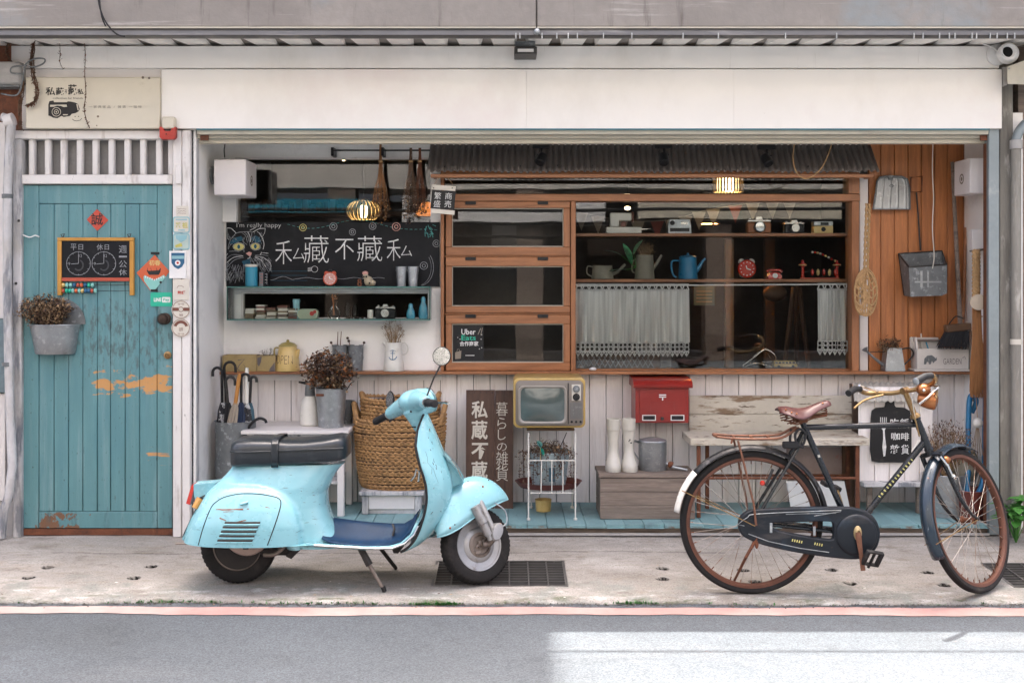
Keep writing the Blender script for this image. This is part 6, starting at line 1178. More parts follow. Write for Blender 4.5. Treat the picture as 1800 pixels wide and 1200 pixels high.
k = MB();k.tube(smooth_pts([P(1640,252,.4),P(1639,300,.4),P(1641,350,.4),P(1639,400,.4),P(1642,450,.4),P(1639,472,.4)],6),.003,6);o = k.build('pull_cord','paper_cream');tag(o,'pale pull cord hanging in front of the wood panelling','cord')
# floodlight under gutter, security camera, trunking
t = thing('flood_lamp','flat grey flood lamp fixed under the gutter at the centre','flood lamp',P(924,95,-.2));MB().pbox(904,82,944,94.5,-.24,-.06,.004).build('case','dark_metal',t);MB().pbox(910,86,938,91.5,-.246,-.2405,.001).build('lens','plain_white',t);MB().pbox(906,73,941,81.5,-.2,-.12).build('bracket','dull_zinc',t)
t = thing('security_camera','round white security camera at the upper right corner','security camera',P(1765,112,-.08));MB().lathe([(.062,0),(.062,.014),(.045,.024)],P(1752,97,-.021),24,(0,-1,0)).build('base','plain_white',t);MB().ball(P(1772,95,-.1),.058,24,16).build('body','plain_white',t);MB().tube([P(1752,97,-.03),P(1770,95,-.09)],.025,12).build('arm','plain_white',t);MB().lathe([(.05,-.02),(.048,.02),(.038,.03),(.032,.026)],P(1771,92,-.145),24,(-.12,-1,.02)).build('hood','plain_white',t);MB().lathe([(0,0),(.03,0)],P(1770.5,92,-.171),20,(-.12,-1,.02)).build('lens','black_paint',t)
k = MB();k.tube(smooth_pts([P(1728,78,-.05),P(1745,84,-.06),P(1756,92,-.06)],4),.004,6);o = k.build('camera_lead','plain_white');tag(o,'white lead running into the security camera from the roof','cable')
t = thing('cable_trunking','weathered beige cable trunking end at the right edge','trunking',P(1785,150,-.1));k = MB();k.add([P(a,c,y_) for y_ in (-.16,-.02) for a,c in ((1770,118),(1860,84),(1860,150),(1771,148))],[(0,1,2,3),(7,6,5,4),(0,4,5,1),(1,5,6,2),(2,6,7,3),(3,7,4,0)]);k.build('cover','rail_paint',t,smooth=False);MB().ball(P(1774,121,-.165),.005,8,6).build('screw','zinc',t);MB().pbox(1763,118,1770,150,-.03,.02).build('wall_plate','grey_concrete',t)
t = thing('drainpipe','mossy grey drainpipe at the right edge beside the timber post','drainpipe',P(1786,940,-.02));MB().tube([P(1786,246,-.01),P(1786,960,-.01)],S(8.5,0),16).build('pipe','weathered_wall',t);MB().cyl(P(1786,262,-.01),S(10.5,0),.05,16).build('collar','grey_concrete',t);MB().tube(smooth_pts([P(1786,248,-.01),P(1789,236,-.01),P(1798,222,-.01),P(1812,210,-.01)],4),S(8,0),14).build('bend','post_metal',t);MB().cyl(P(1786,605,-.01),S(10,0),.03,16).build('clip','paper_cream',t)
# ================================================================== right of the window: tools on the wooden panelling
yt_ = YB - .03
t = thing('dustpan_plate', 'galvanised flat dustpan with pressed ribs hung on the panelling', 'dustpan', P(1565, 371, yt_)); cx_, cz_ = X(1565, yt_), Z(341, yt_); q = S(1, yt_)
ol = [(-33, -28), (-26, 8), (-24, 22), (-19, 29), (-8, 31), (20, 30.5), (29, 26), (32, 10), (31, -28)]
def bend(x, z): return yt_ - .02 * ((z + 30 * q) / (60 * q)) ** 2 * 0 - .012 * (x / (32 * q)) ** 2
k = MB();k.grid(lambda u,v: (lambda zz: (lambda hw: (cx_ + hw[0] * q + (hw[1] - hw[0]) * q * u,yt_ - .03 * (1 - v) - .0025 * max(0,cos(u * 2 * pi * 4.5)) ** 6,cz_ + zz * q))((lerp_tab([(-28,-33),(8,-27),(22,-24),(29,-18),(31,-12)],zz),lerp_tab([(-28,31),(10,32),(22,31),(28,26),(31,20)],zz))))(-28 + 59 * v),60,14);o = k.build('pan','zinc',t,fix=False);md = o.modifiers.new('t','SOLIDIFY');md.thickness = .003
k = MB();k.tube([(cx_ + a * q,yt_ - .03 * (1 - (c + 28) / 59) - .003,cz_ + c * q) for a,c in ol],.006,8);k.build('rolled_rim','dull_zinc',t);MB().box(cx_ - 4 * q,cx_ + 4 * q,yt_ - .008,YB,cz_ + 25 * q,cz_ + 33 * q,.002).build('socket','dull_zinc',t);k = MB();plate(k,[diamond(cx_ + 1 * q,cz_ + 14 * q,5 * q,3.5 * q),diamond(cx_ + 1 * q,cz_ + 14 * q,3 * q,1.8 * q)],yt_ - .012,.002);k.build('stamped_mark','dull_zinc',t,smooth=False)
# large dustpan on a rod
t = thing('scoop_dustpan', 'large old galvanised scoop dustpan with long wire handle on the panelling', 'dustpan', P(1620, 524, yt_)); hm = 'dull_zinc'
k = MB();k.tube([P(1600,338,yt_),P(1620,337,yt_),P(1621,310,yt_),P(1601,312,yt_)],.006,8,cyc=True);k.build('grip','rust',t);MB().tube([P(1611,338,yt_),P(1614,380,yt_),P(1618,440,yt_)],.005,8).build('rod','dark_metal',t)
F1 = [P(a, c, .45) for a, c in ((1598, 470), (1664, 465), (1664, 515), (1655, 519), (1601, 521))]; B1 = [P(a, c, .62) for a, c in ((1580, 446), (1656, 441), (1660, 508), (1652, 516), (1590, 519))]
k = MB();k.add(F1 + B1,[(0,1,2,3,4),(4,3,8,9),(3,2,7,8),(0,4,9,5),(1,6,7,2),(9,8,7,6,5)]);o = k.build('scoop',hm,t,smooth=False,fix=False);md = o.modifiers.new('t','SOLIDIFY');md.thickness = .003
k = MB();k.tube(F1[:2] + [F1[1] * 1,B1[1],B1[0],F1[0]],.005,6);k.tube([F1[0],B1[0],B1[4]],.006,6);k.build('rolled_edge','dark_metal',t);MB().pbox(1618,476,1622,505,.4465,.4495).build('pressed_rib','zinc',t);MB().pbox(1630,476,1633,505,.4465,.4495).build('pressed_rib','zinc',t);MB().pbox(1608,494,1655,497,.4467,.4495).build('pressed_rib','zinc',t)
# wicker carpet beater
yb4 = .47; t = thing('carpet_beater', 'woven cane carpet beater hanging beside the window frame', 'carpet beater', P(1522, 556, yb4))
k = MB()
for dx, ph in ((-2.6, 0), (2.6, pi)):
    for s_ in (0, pi): k.tube([P(1526 - 4 * j / 40 + dx + 1.3 * cos(j * .9 + s_), 358 + 120 * j / 40, yb4 + .006 * sin(j * .9 + s_)) for j in range(41)], .006, 6)
k.build('twisted_stem', 'rope_fibre', t); k = MB()
for a in range(7):
    f = (a - 3) / 3;k.tube(smooth_pts([P(1522 + f * 2,474,yb4),P(1522 + f * 15,492,yb4 - .008 * (-1) ** a),P(1522 + f * 19,515,yb4 + .008 * (-1) ** a),P(1521 + f * 16,540,yb4),P(1521 + f * 8,554,yb4)],5),.0058,6)
    k.tube(smooth_pts([P(1522 - f * 3, 476, yb4), P(1522 + f * 6 - 9, 495, yb4 + .008 * (-1) ** a), P(1522 + f * 8 + 8 * sin(a), 518, yb4 - .008), P(1521 - f * 13, 543, yb4)], 5), .0055, 6)
for i in range(5): z_ = 490 + i * 13;k.tube(smooth_pts([P(1503 + abs(i - 2) * 1.5,z_,yb4),P(1512,z_ + 8,yb4 - .014),P(1522,z_ - 2,yb4 + .004),P(1532,z_ + 8,yb4 - .014),P(1540 - abs(i - 2) * 1.5,z_,yb4)],5),.005,6)
k.tube(smooth_pts([P(1522 + 19.5 * cos(i * .3142), 514 + 41 * sin(i * .3142), yb4) for i in range(20)], 2, True), .0065, 6, cyc=True); k.build('cane_head', 'rope_fibre', t)
# long broom in the corner
t = thing('push_broom','old broom with wooden head and dark bristles leaning in the corner','broom',P(1688,615,.5));MB().tube([P(1688,575,.5),P(1681,430,.55),P(1674,285,.6)],[.014,.013,.011],10).build('broomstick','old_wood',t);k = MB();k.xf = Matrix.Translation(P(1683,575,.5)) @ Matrix.Rotation(R(-6),4,'Y');q = S(1,.5);k.box(-22 * q,22 * q,-.03,.03,-7 * q,6 * q,.006);k.build('head_block',mk('head_wood',(.13,.07,.035),.55,var=.2),t);k = MB();rnd = random.Random(5)
for i in range(420): a = rnd.uniform(-20,19);b = P(1683 + a,581,.5) + Vector((0,rnd.uniform(-.025,.025),0));e = b + Vector((S(a * .35 - 8 + rnd.uniform(-3,3),.5),rnd.uniform(-.02,.02),-S(rnd.uniform(26,33),.5)));k.tube([b,e],[.0016,.0009],3,cap=False)
k.build('bristles', 'cloth_black', t, fix=False); k = MB(); k.tube(smooth_pts([P(1668, 570, .47), P(1680, 556, .47), P(1694, 560, .47)], 4), .004, 6); k.build('brace', 'dark_metal', t)
t = thing('broomstick','second plain orange broomstick standing in the panelling corner','broomstick',P(1693,640,.6));MB().tube([P(1690,640,.58),P(1698,400,.62)],.011,10).build('stick','cabinet_wood',t)
# straw broom with plaited handle
yq = .15; t = thing('straw_broom', 'long straw broom with plaited handle hung on the white right wall', 'broom', P(1720, 692, yq)); k = MB()
for s_ in (0, 2.1, 4.2): k.tube([P(1716 + 4.5 * cos(j * .6 + s_), 440 + 85 * j / 44, yq + .012 * sin(j * .6 + s_)) for j in range(45)], .011, 6)
k.build('plaited_handle', 'rope_fibre', t); k = MB(); rnd = random.Random(8)
for i in range(620):
    a = rnd.uniform(-1,1);d = rnd.uniform(-1,1);k.tube([P(1716 + a * 7,520,yq + d * .02),P(1718 + a * 8,590,yq + d * .02),P(1719 + a * 14,650,yq + d * .035),P(1720 + a * 14 + rnd.uniform(-2,2),rnd.uniform(676,700),yq + d * .035)],[.0026,.0026,.002,.0009],3,cap=False)
k.build('straw','straw',t,fix=False);k = MB();[k.lathe([(S(9,yq),-.004),(S(9.6,yq),0),(S(9,yq),.004)],P(1718,py,yq),16,sq=(1,.5),cap=False) for py in (524,556,590)];k.build('binding','rope_fibre',t)
t = thing('round_fan','small translucent round palm fan tied to the straw broom','fan',P(1719,545,.09));k = MB();k.lathe([(0,0),(S(13.5,.1),.002),(S(14,.1),.006),(0,.008)],P(1720,531,.1),26,(-.3,-1,0));k.build('fan_blade',mk('horn',(.4,.33,.25),.4,var=.1),t);MB().tube([P(1712,520,.1),P(1716,440,.13)],.003,6).build('fan_handle','rope_fibre',t)
MB().tube([P(1706, 441, .4), P(1733, 438, .12)], .007, 8).build('iron_peg', 'dark_metal', SH)
MB().pbox(1709, 403, 1736, 440, .3, .36, .004).build('wall_conduit', 'white_paint', SH)
# watering can and crate on the right part of the ledge
c = Vector((X(1569, .59), .59, zl_ + .001)); q = S(1, .59)
t = thing('square_watering_can', 'square galvanised watering can holding dried flowers on the right of the ledge', 'watering can', c)
MB().loft([[c + Vector((s * w_ * q,d_,z_ * q)) for s,d_ in ((-1,-.05 * f),(1,-.05 * f),(1,.05 * f),(-1,.05 * f))] for w_,z_,f in ((17,0,1),(17.3,2,1),(12.5,40,.8),(12.8,41,.82))]).build('can_body','zinc',t,smooth=False);MB().tube([c + Vector((-15 * q,0,9 * q)),c + Vector((-32 * q,0,22 * q)),c + Vector((-46 * q,0,35 * q))],[.012,.008,.006],10).build('spout','dull_zinc',t);MB().lathe([(.006,-.01),(.02,.012),(0,.016)],c + Vector((-47 * q,0,36 * q)),16,(-.6,-.1,.8)).build('rose','dull_zinc',t);MB().tube(smooth_pts([c + Vector((13 * q,0,37 * q)),c + Vector((30 * q,0,40 * q)),c + Vector((36 * q,0,28 * q)),c + Vector((18 * q,0,8 * q))],6),.005,8).build('handle','dark_metal',t);MB().tube([c + Vector((-12 * q,0,33 * q)),c + Vector((-40 * q,0,33 * q))],.0025,6).build('brace','dark_metal',t)
t = thing('dried_flowers','dark dried flower heads filling the square watering can','dried flowers',c + Vector((0,0,.14)));bouquet(t,P(1562,606,.58),S(24,.58),.06,S(11,.58),700,(.008,.018),('dry_dark','dry_brown','dry_pale'),P(1569,630,.59),30,9)
xa,xb = X(1612,.54),X(1703,.54);t = thing('garden_crate','white wooden garden crate with elephant emblem on the ledge','crate',(X(1657,.58),.58,zl_));zt3 = Z(613,.54);mk('crate_paint',(.62,.58,.53),.6,var=.06,vs=6,layers=[((.4,.36,.3),7,.58,.8)])
MB().box(xa,xb,.54,.552,zl_ + .014,zt3,.002).build('front_board','crate_paint',t);MB().box(xa,xb,.635,.647,zl_ + .014,zt3,.002).build('rear_board','crate_paint',t);MB().box(xa - .02,xb + .012,.53,.648,zl_ + .001,zl_ + .0135,.002).build('base_board','crate_paint',t)
for a in (xa + .0005, xb - .0125):
    k = MB();k.poly([(a,.5525,zl_ + .014),(a,.5525,zt3),(a,.575,zt3 + .07),(a,.612,zt3 + .07),(a,.6345,zt3),(a,.6345,zl_ + .014)],(.012,0,0));k.build('end_board','crate_paint',t,smooth=False)
k = MB(); k.add([P(1598, 648, .60), P(1611, 646, .545), P(1611, 614, .545), P(1599, 596, .6)], [(0, 1, 2, 3)]);
MB().tube([(xa + .006, .594, zt3 + .05), (xb - .006, .594, zt3 + .05)], .008, 10).build('carry_bar', 'old_wood', t)
ye = .5385; k = MB(); ptext(k, 'GARDEN', 1658, 630, 1690, 640, ye, bold=-.01); pstroke(k, [(1692, 629), (1696, 626), (1697, 631)], .003, ye); k.build('lettering', 'faded_ink', t, smooth=False)
k = MB();plate(k,[pp([(1624,640),(1625,630),(1630,625),(1638,624),(1642,627),(1645,630),(1647,627),(1646.5,633),(1643,635),(1641,638),(1638,634),(1636,640),(1633,640),(1632,636),(1629,636),(1628,640)],ye)],ye,.0012);k.build('elephant_emblem','dull_zinc',t,smooth=False)
t = thing('brush_handles','pale brush handles and a blue grip standing in the garden crate','brushes',P(1625,640,.59));[MB().tube([P(a,640,.59),P(b,d,.6)],[.005,.004],8).build('handle',m,t) for a,b,d,m in ((1614,1602,592,'paper_cream'),(1618,1610,590,'honey_wood'),(1622,1619,586,'paper_cream'),(1640,1628,601,'glaze_blue'))]
t = thing('garden_plaque','weathered grey wooden plaque standing behind the crate front','plaque',P(1630,645,.62));MB().pbox(1600,593,1650,615,.615,.63,.004).build('board','crate_paint',t)
# ================================================================== below the ledge: television, post box, boots, crate, bench
# television on its wire stand
yv0,yv1 = .16,.50;mk('tv_yellow',(.5,.34,.1),.35,var=.08,coat=.3,layers=[((.3,.19,.06),7,.62,.8)]);mk('tv_grey',(.19,.165,.14),.4,0,var=.08);mk('screen_glass',(.06,.085,.08),.08,var=.06,coat=1)
t = thing('television', 'vintage yellow portable television with dark grey screen on a wire stand', 'television', P(966, 752, .3)); k = MB()
def rr_(a, c, e, u, y, r): return [(p[0], y, p[1]) for p in rrect(X(a, yv0), X(e, yv0), Z(u, yv0), Z(c, yv0), S(r, yv0), 5)]
k.loft([rr_(907,670,1026,748,yv1,8),rr_(903,664,1029,751,yv1 - .03,9),rr_(902,663.5,1029.5,752,yv0 + .03,9),rr_(903,664.5,1029,751.5,yv0 + .004,9),rr_(905,667,1027,749,yv0,8),rr_(907,669,1025,747,yv0 + .002,8)]);k.build('cabinet','tv_yellow',t)
k = MB(); k.loft([rr_(906.5, 668.5, 1025, 747.5, yv0 + .001, 8), rr_(906.5, 668.5, 1025, 747.5, yv0 - .012, 8), rr_(908, 670, 1023.5, 746, yv0 - .015, 7)]); k.build('bezel', 'tv_grey', t)
k = MB();k.loft([rr_(911,677,996,744,yv0 - .0155,9),rr_(911,677,996,744,yv0 - .024,9),rr_(913,679,994,742,yv0 - .026,8),rr_(915.5,681,991.5,739.5,yv0 - .018,8)],cap=False);k.build('screen_frame',mk('frame_grey',(.3,.275,.24),.4,.1,var=.1),t)
def scr(u, v):
    x = -1 + 2 * u;z = -1 + 2 * v;rx,rz = S(39.5,yv0),S(30.5,yv0);f = 1 - .07 * (abs(z) ** 2.5);g = 1 - .07 * (abs(x) ** 2.5);return (X(953.5,yv0) + rx * x * f,yv0 - .018 - .018 * (1 - x * x) * (1 - z * z) ,Z(710.5,yv0) + rz * z * g)
k = MB(); k.grid(scr, 20, 16); k.build('screen', 'screen_glass', t); k = MB(); k.pbox(913, 679, 994, 742, yv0 - .0172, yv0 - .0165); k.build('screen_mask', 'black_paint', t, smooth=False)
MB().pbox(998, 673, 1000, 745, yv0 - .018, yv0 - .0152).build('divider', 'dark_metal', t); MB().pbox(1005, 675.5, 1021, 704, yv0 - .02, yv0 - .0152, .001).build('dial_panel', 'paper_cream', t)
for py in (683.5,697.5): MB().lathe([(S(6.3,yv0),0),(S(6.3,yv0),.004),(S(4.2,yv0),.005),(S(3.8,yv0),.018),(0,.019)],P(1013,py,yv0 - .0205),20,(0,-1,0)).build('tuning_knob','black_paint' if py > 690 else 'dull_zinc',t)
for i in range(9): MB().pbox(1002.5 + i * 2.3, 707, 1003.6 + i * 2.3, 736, yv0 - .018, yv0 - .0152).build('speaker_slat', 'dull_zinc', t)
for i in range(3): MB().lathe([(S(2.3, yv0), 0), (S(2, yv0), .006), (0, .007)], P(1005 + i * 7.8, 741, yv0 - .0152), 12, (0, -1, 0)).build('small_knob', 'black_paint', t)
MB().pbox(926, 753, 1010, 757, .2, .46, .002).build('base_tray', 'dim_wood', t)
t = thing('wire_stand', 'spindly white wire stand carrying the television and flower bucket', 'stand', P(968, 905, .3)); k = MB(); lg = []
for a,top,bot,y_ in ((929,757,903,.12),(1011.5,757,903,.12),(934,757,888,.46),(1006,757,888,.46)): MB().tube([(X(a,y_),y_,Z(757,.2)),(X(a,y_),y_,.066)],.0046,8).build('leg','enamel_white',t);MB().cyl((X(a,y_),y_,.0605),.011,.012,10).build('foot','enamel_white',t)
yl = .12
for l in ([(929,809),(1011.5,809)],[(932,866),(1008,866)],[(952,809),(951,866)],[(970,809),(970,866)],[(989.5,809),(989.5,866)],[(929,866),(929,871)]): k.tube([P(a,c,yl) for a,c in l],.0034,6)
for c_ in (809, 866):
    for a in (929, 1011.5): k.tube([P(a, c_, yl), (X(a, yl), .46, Z(c_, yl))], .0045, 6)
k.build('wire_frame', 'enamel_white', t)
t = thing('tray','oval rusty red tray on the wire stand shelf','tray',P(962,870,.29));zt4 = Z(866,yl) + .005;c = Vector((X(964,.29),.29,zt4));MB().lathe([(0,0),(.17,0),(.2,.035),(.203,.037),(.19,.034),(.165,.006),(0,.006)],c,40,sq=(1,.75)).build('tray_body',mk('tray_red',(.16,.04,.03),.4,.2,var=.2,layers=[((.06,.02,.015),10,.5,.7)]),t)
cpl = Vector((X(965,.29),.29,zt4 + .007));t = thing('planter_bucket','pale blue grey planter bucket in the wire stand','bucket',cpl);pail(t,cpl,S(36,.29),S(29,.29),S(62,.29),mk('blue_zinc',(.36,.45,.47),.5,.3,var=.15,vs=10,layers=[((.12,.14,.14),9,.58,.75)]),36,'bucket_body',(.85,.2),.006);MB().pbox(965,822,976,846,.29 - S(33.4,.29),.29 - S(31,.29)).build('label_patch','dim_blue',t)
t = thing('dry_creeper_plant','dry brown trailing creeper spilling over the planter bucket','dried plant',cpl + Vector((0,0,.2)));bouquet(t,cpl + Vector((0,0,.225)),.135,.13,.03,800,(.01,.022),('dry_brown','dry_dark','dry_pale'),cpl + Vector((0,0,.1)),30,12,.2)
k = MB(); st = MB(); rnd = random.Random(3)
for px, l in ((922, 50), (930, 30), (915, 44), (945, 40), (952, 62), (960, 50), (974, 58), (983, 40), (992, 66), (1003, 46), (1009, 58), (940, 56), (985, 30)):
    a = (px - 965) / 44;y_ = .29 - .12 * sqrt(max(0,1 - a * a * .8));pth = smooth_pts([P(965 + (px - 965) * .8,798,.27),P(px,792 + 2,y_),P(px + rnd.uniform(-2,2),800 + l * .4,y_ - .01),P(px + rnd.uniform(-4,4),796 + l,y_ - .005)],5);st.tube(pth,.0015,4,cap=False)
    for p in pth:
        for _ in range(3): w_ = rnd.uniform(.01,.02);k.leaf(p + Vector((rnd.gauss(0,.008),rnd.gauss(0,.006),rnd.gauss(0,.006))),(rnd.uniform(-1,1),rnd.uniform(-1,.3),rnd.uniform(-1,.5)),w_,w_ * .8,.6)
st.build('trails', 'dry_dark', t, fix=False); k.build('trailing_leaves', 'dry_brown', t, fix=False)
t = thing('paper_pinwheel','green and teal foil pinwheel stuck in the planter','pinwheel',P(950,798,.16));k = MB().mat(MATS['mint_print']);k.mat(mk('foil_green',(.03,.35,.25),.2,.4,var=.3,vs=30));k.mat(MATS['glaze_blue']);cc = P(950,786,.16)
for i,(d,m) in enumerate(((Vector((-.5,-.1,1)),'foil_green'),(Vector((.5,-.1,.8)),'glaze_blue'),(Vector((-.2,-.4,.9)),'mint_print'),(Vector((.3,-.2,-.6)),'foil_green'),(Vector((-.8,-.2,.5)),'glaze_blue'))): k.mat(MATS[m]);leaf_blade(k,cc,d,.055,.034)
k.build('vanes', None, t, fix=False); MB().tube([P(950, 810, .16), cc], .002, 6).build('stick', 'enamel_yellow', t)
t = thing('yellow_pot','small yellow pot on the deck under the wire stand','pot',(X(955,.38),.38,.061));pail(t,(X(955,.38),.38,.061),.05,.045,.07,'enamel_yellow',20,'pot_body',(),.003)
k = MB();k.tube(smooth_pts([P(996,760,.45),P(988,778,.47),P(975,800,.48)],5),.003,6);o = k.build('power_cord','dark_metal');tag(o,'thin dark cord hanging from the television back','cord')
# red post box
yp0, yp1 = .42, YB; mk('post_red', (.25, .016, .011), .35, var=.12, vs=5, coat=.25, layers=[((.16, .012, .01), 5, .58, .8)])
t = thing('post_box','red metal post box with white postal mark on the boards','post box',P(1164,744,.5));k = MB();k.loft([[(X(a,yp0),y_,Z(c,yp0)) for a,c in ((1117,743),(1210.5,743),(1210.5,681),(1117,681))] for y_ in (yp0,yp1)]);k.build('box_body','post_red',t,smooth=False)
MB().pbox(1124, 683, 1206, 741, yp0 - .006, yp0 - .0005, .002).build('door_flap', 'post_red', t); k = MB()
pr = [(.43, 681), (.395, 681), (.39, 677), (.41, 671), (.45, 667), (.52, 665.5), (.65, 664)]
k.poly([(X(1113, .42), y_, Z(c, .42)) for y_, c in pr] + [(X(1113, .42), .65, Z(681, .42))], (X(1216.5, .42) - X(1113, .42), 0, 0)); k.build('curved_lid', 'post_red', t, ang=50)
for a in (1129, 1179):
    f = MB();f.pbox(a,729,a + 24,730.4,yp0 - .011,yp0 - .0065);f.pbox(a,737.6,a + 24,739,yp0 - .011,yp0 - .0065);f.pbox(a,730.5,a + 1.6,737.5,yp0 - .011,yp0 - .0065);f.pbox(a + 22.4,730.5,a + 24,737.5,yp0 - .011,yp0 - .0065);w0 = f.build('name_window','plain_white',t,smooth=False);MB().pbox(a + 1.7,730.5,a + 22.3,737.5,yp0 - .0085,yp0 - .0065).build('window_card','black_paint',w0,smooth=False)
k = MB();pstroke(k,[(1158.5,694),(1171,694)],.007,yp0 - .0075);pstroke(k,[(1158.5,697.4),(1171,697.4)],.007,yp0 - .0075);pstroke(k,[(1164.8,697),(1164.8,703.5)],.007,yp0 - .0075);k.build('postal_mark','plain_white',t,smooth=False)
f = MB();[f.pbox(*b_,yp0 - .008,yp0 - .0062) for b_ in ((1144,706,1186,707),(1144,723,1186,724),(1144,707,1145,723),(1185,707,1186,723))];f.build('embossed_frame','post_red',t,smooth=False);MB().cyl(P(1164,735,yp0 - .006),.01,.01,12,(0,-1,0)).build('key_lock','dark_metal',t)
# wooden crate, boots, watering can
yk0, yk1 = .14, .44; t = thing('wooden_crate', 'long weathered grey brown wooden crate on the teal deck', 'crate', P(1130, 897, .3)); xa, xb = X(1055, yk0), X(1222, yk0); zt5 = Z(833, yk0)
for i in range(3): z0_,z1_ = .061 + (zt5 - .0235 - .061) * i / 3,.061 + (zt5 - .0235 - .061) * (i + 1) / 3 - .002;MB().box(xa,xb,yk0,yk0 + .018,z0_,z1_,.002).build('front_plank','old_wood',t);MB().box(xa,xb,yk1 - .018,yk1,z0_,z1_,.002).build('rear_plank','old_wood',t)
for a in (xa + .002, xb - .02): MB().box(a, a + .018, yk0 + .0185, yk1 - .0185, .062, zt5 - .024, .002).build('end_board', 'old_wood', t)
for i in range(2): y0_ = yk0 - .004 + i * (yk1 - yk0 + .008) / 2; MB().box(xa - .008, xb + .008, y0_, y0_ + (yk1 - yk0 + .008) / 2 - .003, zt5 - .022, zt5, .003).build('lid_plank', 'old_wood', t)
mk('boot_rubber', (.56, .53, .46), .35, var=.06, vs=8, coat=.15, layers=[((.3, .27, .2), 5, .55, .8, (1, 1, 1), dict(zr=(.0, .38), gain=.15, soft=.06))])
def boot(px, sx, label, mark):
    y_ = .28; c = Vector((X(px, y_), y_, zt5 + .0005)); q = S(1, y_); t = thing('rubber_boot', label, 'boot', c, 'white rubber boots on the crate'); k = MB(); rings = []
    for z,rx,f,b in ((.0,13.2,-.09,.05),(.012,14.4,-.095,.052),(.03,14.2,-.094,.05),(.05,13,-.082,.047),(.075,11,-.052,.044),(.11,9.2,-.033,.043),(.16,9.0,-.031,.044),(.22,11,-.037,.048),(.28,12,-.041,.05),(.305,12.2,-.042,.05),(.308,11.4,-.039,.047),(.26,10.8,-.036,.045)):
        cy = (f + b) / 2; ry = (b - f) / 2; rings.append([c + Vector((rx * q * cos(2 * pi * i / 24) + sx * .004 * (1 - z * 3), cy + ry * sin(2 * pi * i / 24), z)) for i in range(24)])
    k.loft(rings); k.build('boot_body', 'boot_rubber', t); k = MB(); rings = []
    for z,g in ((-.0,1.04),(.014,1.05),(.016,1.0)): rings.append([c + Vector(((13.6 * g) * q * cos(2 * pi * i / 24) + sx * .004,-.019 + .073 * g * sin(2 * pi * i / 24),z + .0005)) for i in range(24)])
    k.loft(rings);k.build('sole','boot_rubber',t);k = MB();k.tube([c + Vector((11.9 * q * cos(a * .2618),.004 + .0475 * sin(a * .2618),.245)) for a in range(24)],.0022,5,cyc=True);k.build('top_band','boot_rubber',t)
    if mark: k = MB();stroke(k,[(c.x - .004,c.z + .175),(c.x + .004,c.z + .19),(c.x + .01,c.z + .185)],.005,y_ - .0375);stroke(k,[(c.x + .008,c.z + .165),(c.x + .014,c.z + .172)],.008,y_ - .0375);k.build('ink_mark','ink',t,smooth=False)
    return t
boot(1078.5, -1, 'white rubber boot standing on the crate, left of the pair', False); boot(1105, 1, 'white rubber boot with black ink mark, right of the pair', True)
c = Vector((X(1147,.3),.3,zt5 + .0005));q = S(1,.3);t = watering_can('round_watering_can','round galvanised watering can with lid on the wooden crate',c,24 * q,24.5 * q,50 * q,'zinc',[(22 * q,-.02,12 * q),(36 * q,-.05,6 * q),(58 * q,-.07,2.5 * q)],[(-22 * q,-.01,46 * q),(-30 * q,-.02,50 * q),(-38 * q,-.02,49 * q),(-36 * q,-.02,36 * q),(-24 * q,-.01,18 * q)])
MB().lathe([(24.6 * q,50.2 * q),(24 * q,52 * q),(10 * q,56 * q),(0,57 * q)],c,28).build('domed_cover','zinc',t);MB().lathe([(.012,0),(.02,.01),(.018,.03)],c + Vector((26 * q,-.03,11 * q)),12,(1,-.3,-.2)).build('spout_collar','rust',t)
k = MB(); leaf_blade(k, c + Vector((-38 * q, -.03, 52 * q)), (1, .1, -.1), 22 * q * 1, 12 * q); k.build('splash_guard', 'dull_zinc', t, fix=False)
# bench
yn0,yn1 = .16,.48;mk('bench_paint',(.52,.47,.38),.65,var=.12,vs=4,layers=[((.2,.13,.075),7,.53,.62,(.5,1,3)),((.1,.065,.04),14,.58,.64,(.6,1,3.5)),((.62,.58,.5),3,.5,.7)],bump=.25,bs=26)
t = thing('white_bench','distressed white bench with plank back on rusty metal legs','bench',P(1370,900,.35));MB().pbox(1214,770.5,1529,783,yn0,yn1,.003).build('seat','bench_paint',t);ybk = .54
MB().pbox(1211.5, 695, 1500, 728, ybk, ybk + .022, .003).build('back_plank', 'bench_paint', t); MB().pbox(1211.5, 728.6, 1500, 764, ybk, ybk + .022, .003).build('back_plank', 'bench_paint', t)
for a,y_ in ((1228,yn0 + .03),(1243,yn1 - .03),(1507,yn0 + .03),(1490,yn1 - .03)): MB().box(X(a,y_) - .011,X(a,y_) + .011,y_ - .011,y_ + .011,.0605,Z(783.3,yn0),.001).build('leg','rust',t)
for a in (1250, 1480): MB().box(X(a, ybk) - .02, X(a, ybk) + .02, ybk + .0225, ybk + .045, Z(783, yn0), Z(700, ybk)).build('back_post', 'rust', t)
MB().tube([P(1230,840,yn0 + .03),P(1507,840,yn0 + .03)],.008,8).build('stretcher','rust',t);MB().tube([P(1243,835,yn1 - .03),P(1490,835,yn1 - .03)],.008,8).build('stretcher','rust',t)
MB().box(X(1497, ybk), X(1509, ybk), ybk - .02, ybk + .05, .061, Z(675, ybk), .002).build('upright_post', mk('post_brown', (.07, .045, .03), .6, var=.2), t)
